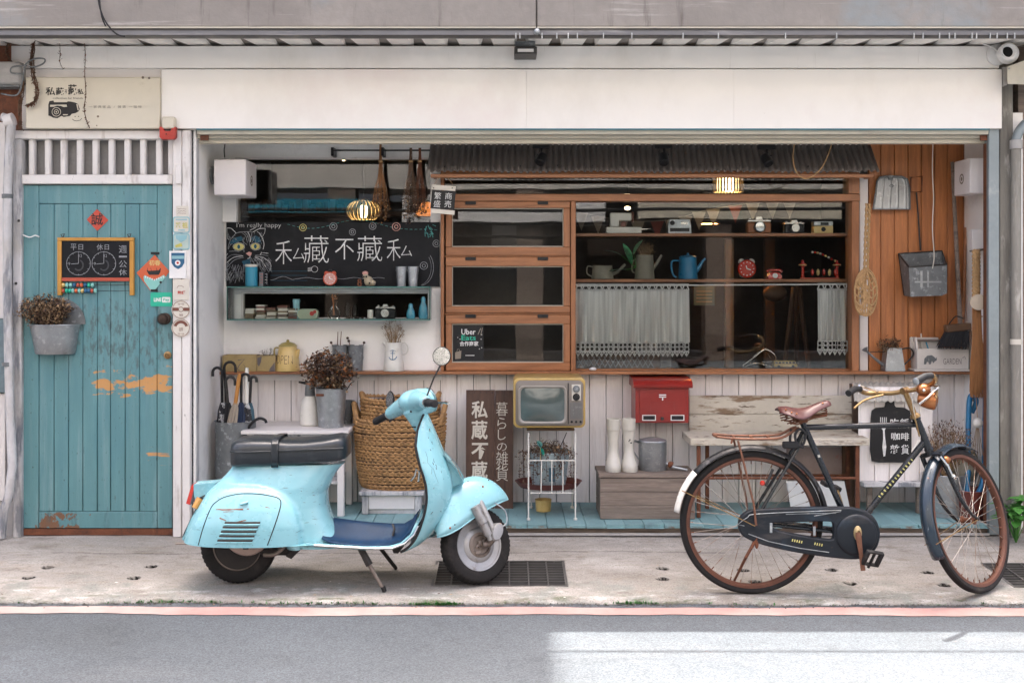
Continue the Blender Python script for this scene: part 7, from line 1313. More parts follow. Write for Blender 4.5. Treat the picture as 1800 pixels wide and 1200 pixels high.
t = thing('leaning_board','faded pinkish board leaning on the wall under the bench','board',P(1430,830,.55));k = MB();k.add([P(a,c,y_) for y_,o_ in ((.5,0),(.515,0)) for a,c in ((1382,785),(1478,785),(1492,880),(1385,880))],[(0,1,2,3),(7,6,5,4),(0,4,5,1),(1,5,6,2),(2,6,7,3),(3,7,4,0)]);k.build('panel',mk('faded_pink',(.33,.26,.24),.7,var=.15,vs=10,layers=[((.36,.14,.12),9,.56,.66)]),t,smooth=False)
t = thing('white_sheet','white styrofoam sheet leaning below the faded board','sheet',P(1440,895,.42));k = MB();k.add([P(a,c,y_) for y_ in (.36,.38) for a,c in ((1382,845),(1484,845),(1494,893),(1390,893))],[(0,1,2,3),(7,6,5,4),(0,4,5,1),(1,5,6,2),(2,6,7,3),(3,7,4,0)]);k.build('panel','plain_white',t,smooth=False)
t = thing('brown_tube', 'dark brown cardboard tube standing behind the bench leg', 'tube', P(1492, 880, .45)); MB().cyl((X(1491, .5), .5, .061), .04, .44, 18).build('tube_body', 'dim_wood', t)
# little house board with chopping board sign
yh = .3; t = thing('house_board', 'small white plank house shaped board with corrugated roof on the deck', 'display board', P(1568, 860, yh)); jx = [1510, 1537, 1563, 1590, 1616, 1640]
for a, e in zip(jx, jx[1:]): MB().pbox(a + .4, 680, e - .4, 845, yh, yh + .014, .002).build('plank', 'board_paint', t)
MB().pbox(1509, 678, 1514, 846, yh - .006, yh - .0005, .001).build('edge_strip', 'frame_paint', t); MB().pbox(1518, 848, 1624, 856, yh - .06, yh + .1, .003).build('ledge', 'old_frame_paint', t)
for a in (1525, 1612): MB().box(X(a, yh), X(a + 9, yh), yh, yh + .03, .061, Z(856.5, yh - .06), .002).build('leg', 'old_wood', t)
k = MB();k.grid(lambda u,v: (X(1499 + (1640 - 1499) * u + (v * -4 + (1 - v) * 8) * (.5 - u),yh),yh + .06 - .11 * v - .002 * sin(u * 2 * pi * 13),Z(673 + 31 * v,yh) + .006 * sin(u * 2 * pi * 13)),104,4);o = k.build('corrugated_roof',mk('roof_white',(.45,.42,.37),.5,.2,var=.15,vs=5,layers=[((.25,.2,.15),7,.58,.75)]),t,ang=80);md = o.modifiers.new('t','SOLIDIFY');md.thickness = .002
t = thing('chopping_board_sign','black chopping board sign with fork and white characters','sign',P(1568,812,yh - .02));yc = yh - .022;k = MB();ol = [(1534,810),(1531,790),(1532,735),(1534,722),(1541,717),(1556,716),(1558,712),(1558,703),(1572,703),(1572,712),(1575,716),(1590,717),(1599,722),(1602,735),(1602,790),(1600,808),(1590,812),(1545,812)]
plate(k, [pp(ol, yc)], yc + .008, .016, .002); k.build('board', 'black_paint', t, ang=30); ye = yc - .002; k = MB()
for s,a,c,e,u in (('吃',1565,735,1580,753),('飯',1582,735,1598,752),('咖',1566.5,760,1582,773),('啡',1584,760,1598,774),('雜',1565,781,1581,797),('貨',1584,781,1598,798)): ptext(k,s,a,c,e,u,ye,bold=.014)
k.build('lettering', 'chalk', t, smooth=False); k = MB()
for a in (1548, 1551.5, 1555, 1558): pstroke(k, [(a, 733), (a + .2, 746)], .005, ye)
plate(k,[pp([(1547,745),(1559,745),(1557,752),(1555,756),(1556,770),(1558,785),(1556,801),(1553,802),(1551,785),(1552.5,770),(1552,756),(1549,752)],ye)],ye,.001);k.build('fork','chalk',t,smooth=False)
# dry bush in a zinc bucket, red pot, blue hose
c = Vector((X(1660,.26),.26,.061));t = thing('zinc_bucket','zinc bucket of dry twigs standing at the right end of the deck','bucket',c);pail(t,c,S(36,.26),S(29,.26),S(74,.26),'zinc',36,'bucket_body',(.8,),.006)
t = thing('dry_bush','wiry brown dry bush in the zinc bucket beside the bicycle','dried plant',c + Vector((0,0,.25)));bouquet(t,P(1664,778,.26),S(44,.26),.14,S(36,.26),1500,(.012,.035),('dry_brown','rust','dry_brown','dry_pale'),P(1662,840,.26),110,21,0,False,.22)
c = Vector((X(1706,.2),.2,.061));t = thing('red_pot','dull red plant pot at the foot of the metal post','plant pot',c);pail(t,c,S(30,.2),S(22,.2),S(50,.2),'tray_red',30,'pot_body',(.9,),.008)
t = thing('old_pot','beige stoneware pot in the red pot under the hose','pot',c + Vector((0,.05,.12)));MB().lathe([(0,0),(.07,0),(.1,.08),(.085,.15),(.07,.17),(.078,.18)],c + Vector((.0,.12,.2)),24).build('pot_body','stone_ware',t)
t = thing('garden_hose','bright blue garden hose looped over the tap on the right wall','hose',P(1716,860,.3));hp = [P(a,c,y_) for a,c,y_ in ((1713,690,.34),(1726,688,.3),(1732,700,.28),(1731,760,.26),(1730,830,.24),(1722,862,.2),(1708,872,.18),(1700,862,.2),(1702,820,.24),(1702,760,.28),(1704,705,.3),(1710,694,.32),(1716,706,.32),(1708,725,.33))];MB().tube(smooth_pts(hp,6),.0155,10).build('hose_pipe',mk('hose_blue',(.01,.17,.36),.35,var=.06,coat=.3),t)
t = thing('brass_tap','small old tap above the blue hose on the right wall','tap',P(1716,700,.36));MB().tube([P(1712,705,.34),P(1713,690,.36),P(1722,684,.4)],.009,8).build('tap_body','brass',t);MB().tube([P(1706,681,.35),P(1720,679,.35)],.005,6).build('tap_handle','dull_zinc',t);MB().tube([P(1713,680,.35),P(1713,692,.355)],.005,6).build('tap_stem','brass',t)
t = thing('hanging_globe','white hanging globe float between the loops of the blue hose','float',P(1718,752,.2));MB().ball(P(1718.5,743,.2),S(8.8,.2),18,12,(1,1,1.05)).build('globe','enamel_white',t);MB().tube([P(1718,734,.2),P(1716,700,.25)],.0022,5).build('string','rope_fibre',t)
for i in range(5): MB().tube([P(1716 + i, 752, .2), P(1708 + i * 5, 800, .2)], .0018, 5).build('tail_string', 'dry_pale', t)
# leafy plant right edge
c = P(1786,935,-.12);t = thing('green_plant','bright green leafy plant growing at the right edge of the pavement','plant',Vector((c.x,c.y,gz(-.12))));leafy(t,P(1786,893,-.15),S(28,-.15),.1,S(22,-.15),26,.075,mk('bright_leaf',(.055,.21,.03),.6,var=.3,vs=25,trans=.1),4,Vector((c.x,c.y,gz(-.12))))
# overhead cable out of frame: its shadow crosses the sunlit road
k = MB();k.tube([(-30,-.47,4.02),(0,-.47,3.95),(30,-.47,4.0)],.012,6);o = k.build('overhead_cable','black_rubber');tag(o,'overhead power cable strung along the lane above the shop beam','cable')
# ================================================================== scooter
mk('scooter_blue',(.235,.505,.565),.27,var=.04,vs=2,coat=.5,layers=[((.29,.53,.585),1.8,.5,.85),((.13,.17,.17),52,.655,.70,(.45,1,2.2)),((.4,.5,.5),40,.70,.76,(.5,1,2)),((.17,.36,.41),11,.6,.75,(1,1,1.6)),((.2,.09,.05),34,.715,.735,(1,1,.6)),((.12,.17,.18),15,.66,.72,(.5,1,2.5)),((.16,.12,.09),22,.7,.74,(1.5,1,1)),((.16,.24,.25),7,.58,.8,(1,1,1.5),dict(zr=(-.1,.26),gain=.2,soft=.08))],bump=.02,bs=14)
mk('seat_vinyl', (.016, .021, .026), .33, var=.12, vs=6, bump=.06, bs=90, coat=.15, layers=[((.05, .055, .06), 7, .58, .8)])
mk('mat_blue', (.006, .034, .085), .5, spec=.3, var=.2, vs=9, layers=[((.05, .09, .14), 9, .56, .75), ((.02, .025, .03), 14, .64, .74)], bump=.1)
mk('tyre_rubber', (.017, .016, .016), .75, spec=.2, var=.25, vs=8, layers=[((.06, .052, .046), 5, .52, .8)], bump=.1, bs=120)
mk('alloy',(.33,.33,.33),.45,.6,var=.12,vs=18,layers=[((.16,.13,.11),15,.56,.72)]);mk('dirty_metal',(.2,.165,.14),.55,.4,var=.2,vs=14,layers=[((.07,.05,.04),10,.52,.7)]);mk('dark_engine',(.03,.027,.025),.6,.3,var=.3)
y0 = -.80; gz0 = gz(y0); SCO = thing('scooter', 'light blue vintage motor scooter with dark seat parked on its stand', 'scooter', (X(600, y0), y0, gz0))
def sg(v): return (v > 0) - (v < 0)
XR = [(812,412),(819,410),(834,397),(851,378),(872,362),(903,344),(925,333),(942,324),(942.6,507),(951,512)];XF = [(812,607),(820,598),(834,588),(861,576),(884,577),(903,583),(925,594),(942,606),(951,610)]
WD = [(812, .10), (830, .12), (850, .138), (880, .155), (910, .165), (942, .168)]
def bump(px, py): v = 1 - abs((px - 437) / 104) ** 2.4 - abs((py - 930) / 87) ** 2.4; return .078 * max(0, v) ** .42
def body_y(px, py):
    a, b, wd = lerp_tab(XR, py), lerp_tab(XF, py), lerp_tab(WD, py); t = max(-1, min(1, (px - (a + b) / 2) / ((b - a) / 2))); n = 3.0
    return wd * max(0, 1 - abs(t) ** n) ** (1 / n) + bump(px, py) * (1 if abs(t) < .999 else 0)
rings = []; NP = 90
for py in [812, 813.5, 816] + [818 + 2.5 * i for i in range(50)] + [942, 942.6, 945, 951]:
    a, b = lerp_tab(XR, py), lerp_tab(XF, py); r = []
    for j in range(2 * NP):
        th = pi * (j + .5) / NP;t = cos(th);t = sg(t) * (1 - (1 - abs(t)) ** 1.0);px = (a + b) / 2 + (b - a) / 2 * t;yy = body_y(px,py);r.append((X(px,y0),y0 + (-yy if th < pi else yy),Z(py,y0)))
    rings.append(r)
k = MB(); k.loft(rings); body = k.build('body', 'scooter_blue', SCO, ang=70)
# engine cover seam, latch and louvres on the near flank
def on(px, py, out=.001): return Vector((X(px, y0), y0 - body_y(px, py) - out, Z(py, y0)))
k = MB();k.tube([on(p.x,p.y,-.0005) for p in smooth_pts([Vector((a,c,0)) for a,c in ((369,940),(378,908),(389,878),(398,868),(410,861),(430,856),(447,854.5),(470,855.5),(490,859),(502,863),(507,870),(505,886),(498,910),(488,938))],6)],.0028,6);k.build('cover_seam','black_rubber',body)
for i in range(5):
    py = 899 + 7.4 * i; a, e = 416 - 3 * i, 476 - 3 * i; k = MB(); n = 14
    for s_, h0, h1, m in ((0, 0, 3.2, 0),):
        top = [on(a + (e - a) * j / n, py - .5, .0012) for j in range(n + 1)]; bot = [on(a + (e - a) * j / n - 1, py + 3, .0012) for j in range(n + 1)]; k.loft([top, bot], closed=False)
    k.build('louvre_slot','dark_room',body,fix=False);k = MB();k.tube([on(a + (e - a) * j / n - 1,py + 4.4,.002) for j in range(n + 1)],.0042,6,flat=.8);k.build('louvre','scooter_blue',body)
k = MB();k.xf = None;c = on(447,869.5,.004);k.tube([c + Vector((-.02,0,-.004)),c + Vector((.0,-.004,.001)),c + Vector((.018,0,.007))],[.006,.008,.005],8);k.build('cover_latch','scooter_blue',body)
mk('scrape_rust', (.28, .1, .05), .7, var=.3, vs=40)
k = MB()
for (a,c),(e,u),h in (((398,880),(446,878.5),1.3),((412,883),(430,882),.8),((406,893),(418,897),1.2),((436,899),(452,896),1),((452,878),(456,878),.9),((482,875),(490,877),.7)):
    n = 8;top = [on(a + (e - a) * j / n,c + (u - c) * j / n - h * random.uniform(.3,1),.0008) for j in range(n + 1)];bot = [on(a + (e - a) * j / n,c + (u - c) * j / n + h * random.uniform(.3,1),.0008) for j in range(n + 1)];k.loft([top,bot],closed=False)
k.build('rust_scrapes', 'scrape_rust', body, fix=False)
k = MB(); rs = random.Random(31)
for i in range(70):                                    # chips and scuffs in the paint
    px, py = rs.uniform(340, 590), rs.uniform(822, 938)
    if not lerp_tab(XR, py) + 8 < px < lerp_tab(XF, py) - 8: continue
    l = rs.choice((1, 1.4, 2, 5, 8)) ; h = rs.uniform(.25, .8) if l > 2 else rs.uniform(.5, 1.1); d = rs.uniform(-.35, .35); n = 4
    k.loft([[on(px + l * j / n,py + d * l * j / n - h * .5 * sin(pi * (j + .3) / (n + .6)),.0008) for j in range(n + 1)],[on(px + l * j / n,py + d * l * j / n + h * .5 * sin(pi * (j + .3) / (n + .6)),.0008) for j in range(n + 1)]],closed=False)
k.build('paint_chips', mk('chip_dark', (.07, .06, .055), .7, var=.4, vs=60), body, fix=False)
k = MB(); k.tube([(X(a, y0), y0, Z(c, y0)) for a, c in ((376, 851), (358, 873), (342, 901), (331, 924), (322, 943))], .006, 8); k.build('tail_trim', 'black_rubber', SCO)
k = MB(); [k.tube([(X(a, y0), y0 - .15, Z(c, y0)) for a, c in ((324, 943), (420, 943.5), (494, 943))], .004, 6)]; k.build('lower_trim', 'dirty_metal', SCO)
# seat
k = MB(); rings = []
ST = [(411,776,814,.07),(414,772,815,.1),(425,767.5,815,.122),(450,766,814,.128),(480,766.5,813,.128),(497,768.5,812,.122),(515,769.5,811,.125),(545,769,809,.128),(575,765.5,807,.126),(598,762,805,.12),(609,763,803,.1),(613.5,770,799,.07)]
for px, a, e, wd in ST:
    r = []
    for j in range(28): th = 2 * pi * j / 28;n = 3.4 if th < pi else 7;r.append((X(px,y0),y0 + wd * sg(cos(th)) * abs(cos(th)) ** (2 / n),Z((a + e) / 2,y0) + S((e - a) / 2,y0) * sg(sin(th)) * abs(sin(th)) ** (2 / n)))
    rings.append(r)
k.loft(rings); seat = k.build('seat', 'seat_vinyl', SCO, ang=80)
k = MB(); k.tube([(X(px, y0), y0 - wd - .001, Z(785 + 3 * cos((px - 411) / 64), y0)) for px, a, e, wd in ST[1:-1]], .0045, 6); k.build('piping', 'seat_vinyl', seat)
k = MB(); prof = [(-.125, 814), (-.132, 800), (-.1315, 785), (-.126, 774), (-.105, 767.5), (-.05, 765.8), (0, 765.5), (.05, 765.8), (.105, 767.5), (.128, 780), (.128, 812)]
k.loft([[(X(a + (7 if n > 700 and (q < 0 and zz > 790) else 0),y0),y0 + q * 1.004,Z(zz - .6,y0)) for q,zz in prof for n in (0,)] for a in (486,488,496,498)],closed=False);o = k.build('strap','seat_vinyl',seat,fix=False);md = o.modifiers.new('t','SOLIDIFY');md.thickness = .005;md.offset = 0
# tail lamp, hood, indicator
k = MB(); k.poly([(X(a, y0), y0 - .05, Z(c, y0)) for a, c in ((345, 848), (384, 845), (370, 864), (352, 884), (346, 868))], (0, .1, 0)); k.build('tail_hood', 'scooter_blue', SCO, ang=30)
k = MB();k.loft([[(X(a,y0),y0 + s * .042,Z(c,y0)) for s,a,c in ((-1,346,852),(1,346,852),(1,338,884),(-1,338,884))],[(X(a,y0),y0 + s * .036,Z(c,y0)) for s,a,c in ((-1,340,850),(1,340,850),(1,330.5,882),(-1,330.5,882))]]);k.build('tail_lamp','gloss_red',SCO,smooth=False)
k = MB();k.tube([P(352,876,y0 - .1),P(342,893,y0 - .12)],[.02,.016],12);k.build('indicator','honey_wood' if 0 else mk('amber',(.5,.24,.05),.25,var=.05,coat=.4),SCO);MB().tube([P(352,876,y0 - .1),P(360,872,y0 - .06)],.008,8).build('indicator_stem','black_rubber',SCO)
k = MB(); k.tube([(X(p, y0), y0 + s_ * .036, Z(c, y0)) for s_, p, c in ((-1, 744, 747), (-1, 726, 749), (1, 726, 749), (1, 744, 747))], .0035, 6, cyc=True); k.build('neck_seam', 'black_rubber', SCO)
# leg shield
LS = [(727,745,750,.04),(740,738.5,756,.085),(752,734,761,.12),(776,731,771,.16),(807,738,784,.182),(830,746,792,.19),(852,750,796,.192),(876,749,794,.192),(905,741.5,782,.188),(930,731,763,.182),(946,718,744,.178),(955,704,722,.172)]
rings = []; edges = ([], [])
for py, xe, xf, wd in LS:
    r = []; e = X(xe, y0 - wd); f = X(xf, y0)
    for j in range(33): q = -1 + 2 * j / 32; q = sg(q) * (1 - (1 - abs(q)) ** 1.6); r.append((e + (f - e) * max(0, 1 - abs(q) ** 2.6) ** (1 / 1.7), y0 + wd * q, Z(py, y0)))
    rings.append(r); edges[0].append(Vector(r[0])); edges[1].append(Vector(r[-1]))
k = MB(); k.loft(rings, closed=False); o = k.build('leg_shield', 'scooter_blue', SCO, fix=False, ang=80); md = o.modifiers.new('t', 'SOLIDIFY'); md.thickness = .01; md.offset = 0
for e in edges: MB().tube(smooth_pts(e, 4), .0068, 8).build('edge_trim', 'black_rubber', o)
k = MB(); rs = random.Random(12)
def shield(py, q):                                      # a point on the outer skin of the leg shield
    xe, xf, wd = (lerp_tab([(l[0], l[i]) for l in LS], py) for i in (1, 2, 3)); e_, f__ = X(xe, y0 - wd), X(xf, y0)
    return Vector((e_ + (f__ - e_) * max(0, 1 - abs(q) ** 2.6) ** (1 / 1.7) + .006, y0 + wd * q - .003, Z(py, y0)))
k.tube([shield(p, -.93 + .02 * sin(p)) for p in (785, 795, 803, 812, 822)], .0007, 4); k.tube([shield(p, -.9 + .03 * sin(p * .7)) for p in (812, 826, 838)], .0006, 4)
for i in range(16): p, q = rs.uniform(745, 900), rs.uniform(-.97, -.6); k.tube([shield(p, q), shield(p + rs.uniform(1, 5), q + rs.uniform(-.02, .02))], rs.uniform(.0008, .002), 4)
k.build('paint_chips', 'chip_dark', o, fix=False)
k = MB();k.loft([[(X(a,y0) ,y0 + s * wd,Z(c,y0)) for a,c in ((766,784),(782,798),(797,814),(806,826),(815,842),(809,848),(790,856),(770,872))] for s,wd in ((-1,.035),(-1,.07),(1,.07),(1,.035))] );k.build('horn_cover','scooter_blue',SCO,ang=50)
k = MB(); k.tube([P(793, 807, y0 - .055), P(804, 822, y0 - .055), P(810, 838, y0 - .05)], .004, 6); k.build('horn_trim', 'chrome', SCO)
MB().tube([P(735, 846, y0 + .02), P(737, 830, y0 + .02), P(732, 824, y0 + .02), P(729, 836, y0 + .02), P(722, 845, y0 + .02)], .006, 8).build('bag_hook', 'chrome', SCO)
k = MB(); k.tube([P(786, 850, y0), P(722, 712, y0)], .03, 12); k.build('steering_column', 'scooter_blue', SCO)
# floor with rubber mat and tunnel
FP = [(548, 945), (600, 948), (650, 951), (690, 950), (712, 944), (730, 928), (740, 908)]
def floor_ring(px, py, up, w_, hump, n=24): return [(X(px, y0), y0 - w_ + 2 * w_ * j / n, Z(py, y0) + up + hump * math.exp(-((-w_ + 2 * w_ * j / n) / .075) ** 2)) for j in range(n + 1)]
k = MB(); k.loft([floor_ring(a, c, 0, .178, 0) for a, c in FP], closed=False); o = k.build('floorboard', 'scooter_blue', SCO, fix=False); md = o.modifiers.new('t', 'SOLIDIFY'); md.thickness = .014
MP = [(574, 936, .06), (588, 943, .085), (612, 946.5, .085), (650, 949, .08), (688, 948, .07), (711, 941, .05), (727, 925, .03), (735, 908, .015)]
k = MB(); k.loft([floor_ring(a, c, .006, .16, h) for a, c, h in MP], closed=False); o = k.build('rubber_mat', 'mat_blue', SCO, fix=False); md = o.modifiers.new('t', 'SOLIDIFY'); md.thickness = .006
for off in (-.135,-.1,-.06): k = MB();k.tube(smooth_pts([Vector((X(a,y0),y0 + off,Z(c,y0) + .009 + h * math.exp(-(off / .075) ** 2))) for a,c,h in MP[1:-1]],3),.004,6);k.build('mat_rib','black_rubber',SCO)
k = MB(); k.tube([P(a, c, y0 - .18) for a, c in ((552, 958), (600, 961), (660, 964), (690, 963), (712, 955), (728, 940), (736, 924))], .006, 8); k.build('floor_trim', 'chrome', SCO)
k = MB(); k.tube(smooth_pts([P(690, 921, y0 - .06), P(693, 930, y0 - .08), P(690, 941, y0 - .09)], 4), .006, 6); k.build('brake_pedal', 'dark_metal', SCO)
MB().poly([P(a,c,y0 - .08) for a,c in ((500,955),(548,955),(528,966),(512,982),(503,978))],(0,.16,0)).build('under_bracket','dark_engine',SCO,smooth=False);MB().pbox(540,954,700,963,y0 - .13,y0 + .13,.01).build('under_frame','dark_engine',SCO);MB().poly([P(a,c,y0 - .04) for a,c in ((688,962),(710,960),(700,972),(692,972))],(0,.08,0)).build('under_lug','dark_engine',SCO,smooth=False)
# wheels
def tyre_mesh(k, R_, hw, rr, n=150):
    prof = [(rr,-hw * .72),(rr + .012,-hw * .95),(R_ - .028,-hw),(R_ - .012,-hw * .93),(R_ - .004,-hw * .72),(R_,-hw * .3),(R_,hw * .3),(R_ - .004,hw * .72),(R_ - .012,hw * .93),(R_ - .028,hw),(rr + .012,hw * .95),(rr,hw * .72)]
    vs = []; m = len(prof)
    for i in range(n):
        a = 2 * pi * i / n
        for j, (r, h) in enumerate(prof):
            if 3 <= j <= 8 and i % 3 == (0 if j < 6 else 1): r -= .0035 if j in (4, 7) else .0025
            vs.append((r * cos(a), h, r * sin(a)))
    k.add(vs, [(i * m + j, i * m + (j + 1) % m, ((i + 1) % n) * m + (j + 1) % m, ((i + 1) % n) * m + j) for i in range(n) for j in range(m)])
rw = Vector((X(420, y0), y0, gz0 + .19)); T = Matrix.Translation(rw)
k = MB(); k.xf = T; tyre_mesh(k, .19, .041, .118); wh = k.build('rear_tyre', 'tyre_rubber', SCO)
k = MB();k.xf = T;k.lathe([(.122,-.034),(.112,-.03),(.1,-.02),(.06,-.018),(.055,-.05),(0,-.052)],(0,0,0),40,(0,1,0));k.build('rim','dark_engine',wh);k = MB();k.tube([rw + Vector((.119 * cos(a * .1047),-.036,.119 * sin(a * .1047))) for a in range(60)],.0035,6,cyc=True);k.build('rim_edge','dirty_metal',wh)
fc = P(432,938,y0 - .2);k = MB();k.lathe([(0,.0),(.085,0),(.104,-.006),(.112,-.02),(.112,-.05)],fc,40,(0,-1,0));k.build('fan_cover',mk('fan_alloy',(.33,.26,.22),.6,.2,var=.15,vs=16,layers=[((.16,.1,.07),12,.55,.75)]),SCO)
for i, (w_, zz) in enumerate(((17, 949), (16, 956), (7, 962))):
    for a in ((415,428.5),(432.5,448)) if i < 2 else ((425,439),): MB().box(X(a[0] + i,fc.y),X(a[1] - i,fc.y),fc.y - .0015,fc.y + .004,Z(zz + 3,fc.y),Z(zz,fc.y),.001).build('fan_slot','ink',SCO)
k = MB();k.tube(smooth_pts([P(463,975,y0 - .15),P(482,974,y0 - .15),P(496,964,y0 - .15),P(505,950,y0 - .15),P(510,938,y0 - .15)],5),[.0095] * 20 + [.0125],10);k.build('kick_starter','dirty_metal',SCO);MB().tube([P(507,945,y0 - .15),P(511,935,y0 - .15)],[.0115,.009],10).build('kick_pedal','chrome',SCO)
MB().box(X(462,y0),X(515,y0),y0 - .1,y0 + .08,Z(968,y0),Z(942,y0),.015).build('engine_case','dark_engine',SCO);k = MB();k.tube(smooth_pts([P(470,968,y0 + .05),P(430,985,y0 + .1),P(400,975,y0 + .12)],4),.03,12);k.build('silencer','dark_engine',SCO)
for i in range(4): MB().lathe([(.02 - i * .001, 0), (.02, .004)], P(479 + i * 3, 958, y0 - .105), 14, (0, -1, 0)).build('cooling_fin', 'dirty_metal', SCO)
# stand
a,b = P(634,963,y0 - .13),G(675,1041);m = a.lerp(b,.38);MB().tube([a,m],[.016,.018],8).build('stand_bracket','dark_engine',SCO);MB().tube([m,b + Vector((0,0,.012))],[.0105,.009],10).build('stand_leg','dirty_metal',SCO);MB().tube([b + Vector((-.006,0,.03)),b + Vector((.003,0,.006))],[.012,.011],10).build('stand_foot','black_rubber',SCO)
a, b = P(668, 962, y0 + .1), G(696, 1001); MB().tube([a, b + Vector((0, 0, .008))], .010, 8).build('stand_leg', 'dark_engine', SCO)
# steered front end
rk = math.atan2(113, 248); U = Vector((-sin(rk), 0, cos(rk))); E = Vector((cos(rk), 0, sin(rk))); W0 = Vector((X(836, y0), y0, gz0 + .187)); TH = R(34)
RM = Matrix.Rotation(TH, 4, U); FT = Matrix.Translation(W0) @ RM
def fm(): k = MB(); k.xf = FT; return k
def AX(a, b, c): return E * a + Vector((0, b, 0)) + U * c
k = fm(); tyre_mesh(k, .19, .041, .118); fw = k.build('front_tyre', 'tyre_rubber', SCO)
k = fm();k.lathe([(.122,.034),(.127,.036),(.126,.040),(.118,.038),(.108,.018),(.1,.012),(.088,.012),(.086,.035),(.07,.046),(.06,.046),(.055,.036),(.03,.036),(0,.04)],(0,0,0),48,(0,-1,0));k.build('rim','alloy',fw)
k = fm(); [k.lathe([(.008, .038), (.006, .045), (0, .046)], (.104 * cos(a), 0, .104 * sin(a)), 8, (0, -1, 0)) for a in ()];
for i in range(5): a = .3 + i * 2 * pi / 5; k = fm(); k.cyl((.103 * cos(a), -.012, .103 * sin(a)), .007, .012, 8, (0, -1, 0)); k.build('wheel_nut', 'dirty_metal', fw)
k = fm();k.lathe([(.062,.036),(.062,.05),(.05,.054),(.046,.048),(.02,.05),(.018,.062),(0,.064)],(0,0,0),28,(0,-1,0));k.build('brake_hub','dirty_metal',fw);k = fm();k.box(-.035,-.005,-.062,-.05,-.045,-.028,.003);k.box(-.02,.02,-.07,-.055,.0,.02,.003);k.tube([(-.03,-.058,-.01),(.01,-.066,.02),(.035,-.06,.03)],.006,8);k.build('brake_arm','dirty_metal',fw)
FN = [(-.238,.085,.05,.045),(-.225,.155,.052,.068),(-.19,.225,.062,.084),(-.13,.289,.088,.09),(-.07,.325,.122,.09),(0,.342,.156,.088),(.06,.335,.182,.082),(.12,.308,.203,.069),(.165,.268,.214,.05),(.19,.235,.219,.028),(.199,.222,.2195,.01)]
def dense(tab, kk=3): return [tuple(v) for v in [Vector(q) for q in ()]] if 0 else [[p[i] for i in range(4)] for p in [sm for sm in SM(tab, kk)]]
def SM(tab, kk):
    out = []; n = len(tab)
    for i in range(n - 1):
        g = lambda j: tab[max(0, min(n - 1, j))]; a, b, c, d = g(i - 1), g(i), g(i + 1), g(i + 2)
        for q in range(kk): t = q / kk;out.append([.5 * ((2 * b[m]) + (c[m] - a[m]) * t + (2 * a[m] - 5 * b[m] + 4 * c[m] - d[m]) * t * t + (3 * b[m] - a[m] - 3 * c[m] + d[m]) * t ** 3) for m in range(4)])
    return out + [list(tab[-1])]
rings = []
for x_, tp, lo, wd in SM(FN, 3):
    r = []
    for j in range(25): ph = pi * j / 24; n = 2.5; r.append((x_, -wd * sg(cos(ph)) * abs(cos(ph)) ** (2 / n), lo + (tp - lo) * abs(sin(ph)) ** (2 / n)))
    rings.append(r)
k = fm(); k.loft(rings, closed=False); fe = k.build('front_fender', 'scooter_blue', SCO, fix=False, ang=80); md = fe.modifiers.new('t', 'SOLIDIFY'); md.thickness = .004; md.offset = 0
k = fm(); k.tube([r[0] for r in rings], .0035, 6); k.tube([r[-1] for r in rings], .0035, 6); k.build('fender_edge', 'scooter_blue', fe)
for x_, z_, m in ((.02, .285, 'scrape_rust'), (-.05, .315, 'dark_engine'), (-.16, .105, 'dark_engine'), (.07, .318, 'dark_engine'), (-.185, .09, 'scrape_rust')):
    q = lerp_tab([(f[0],f) for f in FN],9) if 0 else min(SM(FN,3),key=lambda f: abs(f[0] - x_));sp = max(0,min(1,(z_ - q[2]) / (q[1] - q[2])));yy = -q[3] * max(0,1 - sp ** 2.5) ** (1 / 2.5);k = fm();k.ball((x_,yy - .001,z_),.0065 if m == 'scrape_rust' else .0035,8,6);k.build('fender_bolt',m,fe)
k = fm();k.tube([(-.02,-.02,.32),(0,-.078,.2),(.055,-.085,.07)],.0175,12);k.build('fork_tube','alloy',SCO);k = fm();k.tube([(-.045,-.095,.19),(-.005,-.098,.105)],.026,14);k.tube([(-.003,-.098,.103),(.022,-.098,.045)],.02,14);k.tube([(.022,-.098,.045),(.032,-.098,.02)],.013,12);k.build('shock_absorber','alloy',SCO)
k = fm();k.xf = FT @ Matrix.Translation((.068,-.1,.058)) @ Matrix.Rotation(R(28),4,'Y');k.lathe([(0,.02),(.026,.018),(.03,.01),(.03,-.03),(0,-.03)],(0,0,0),24,(0,-1,0),sq=(1,1.6));k.build('link_cover','alloy',SCO);k = fm();k.tube([(.068,-.085,.04),(.03,-.075,.0),(0,-.07,0)],.018,10);k.build('link_arm','dirty_metal',SCO);k = fm();k.tube(smooth_pts([(.07,-.1,.2),(.125,-.1,.16),(.13,-.1,.1),(.085,-.1,.075)],5),.0035,6);k.build('brake_cable','zinc',SCO)
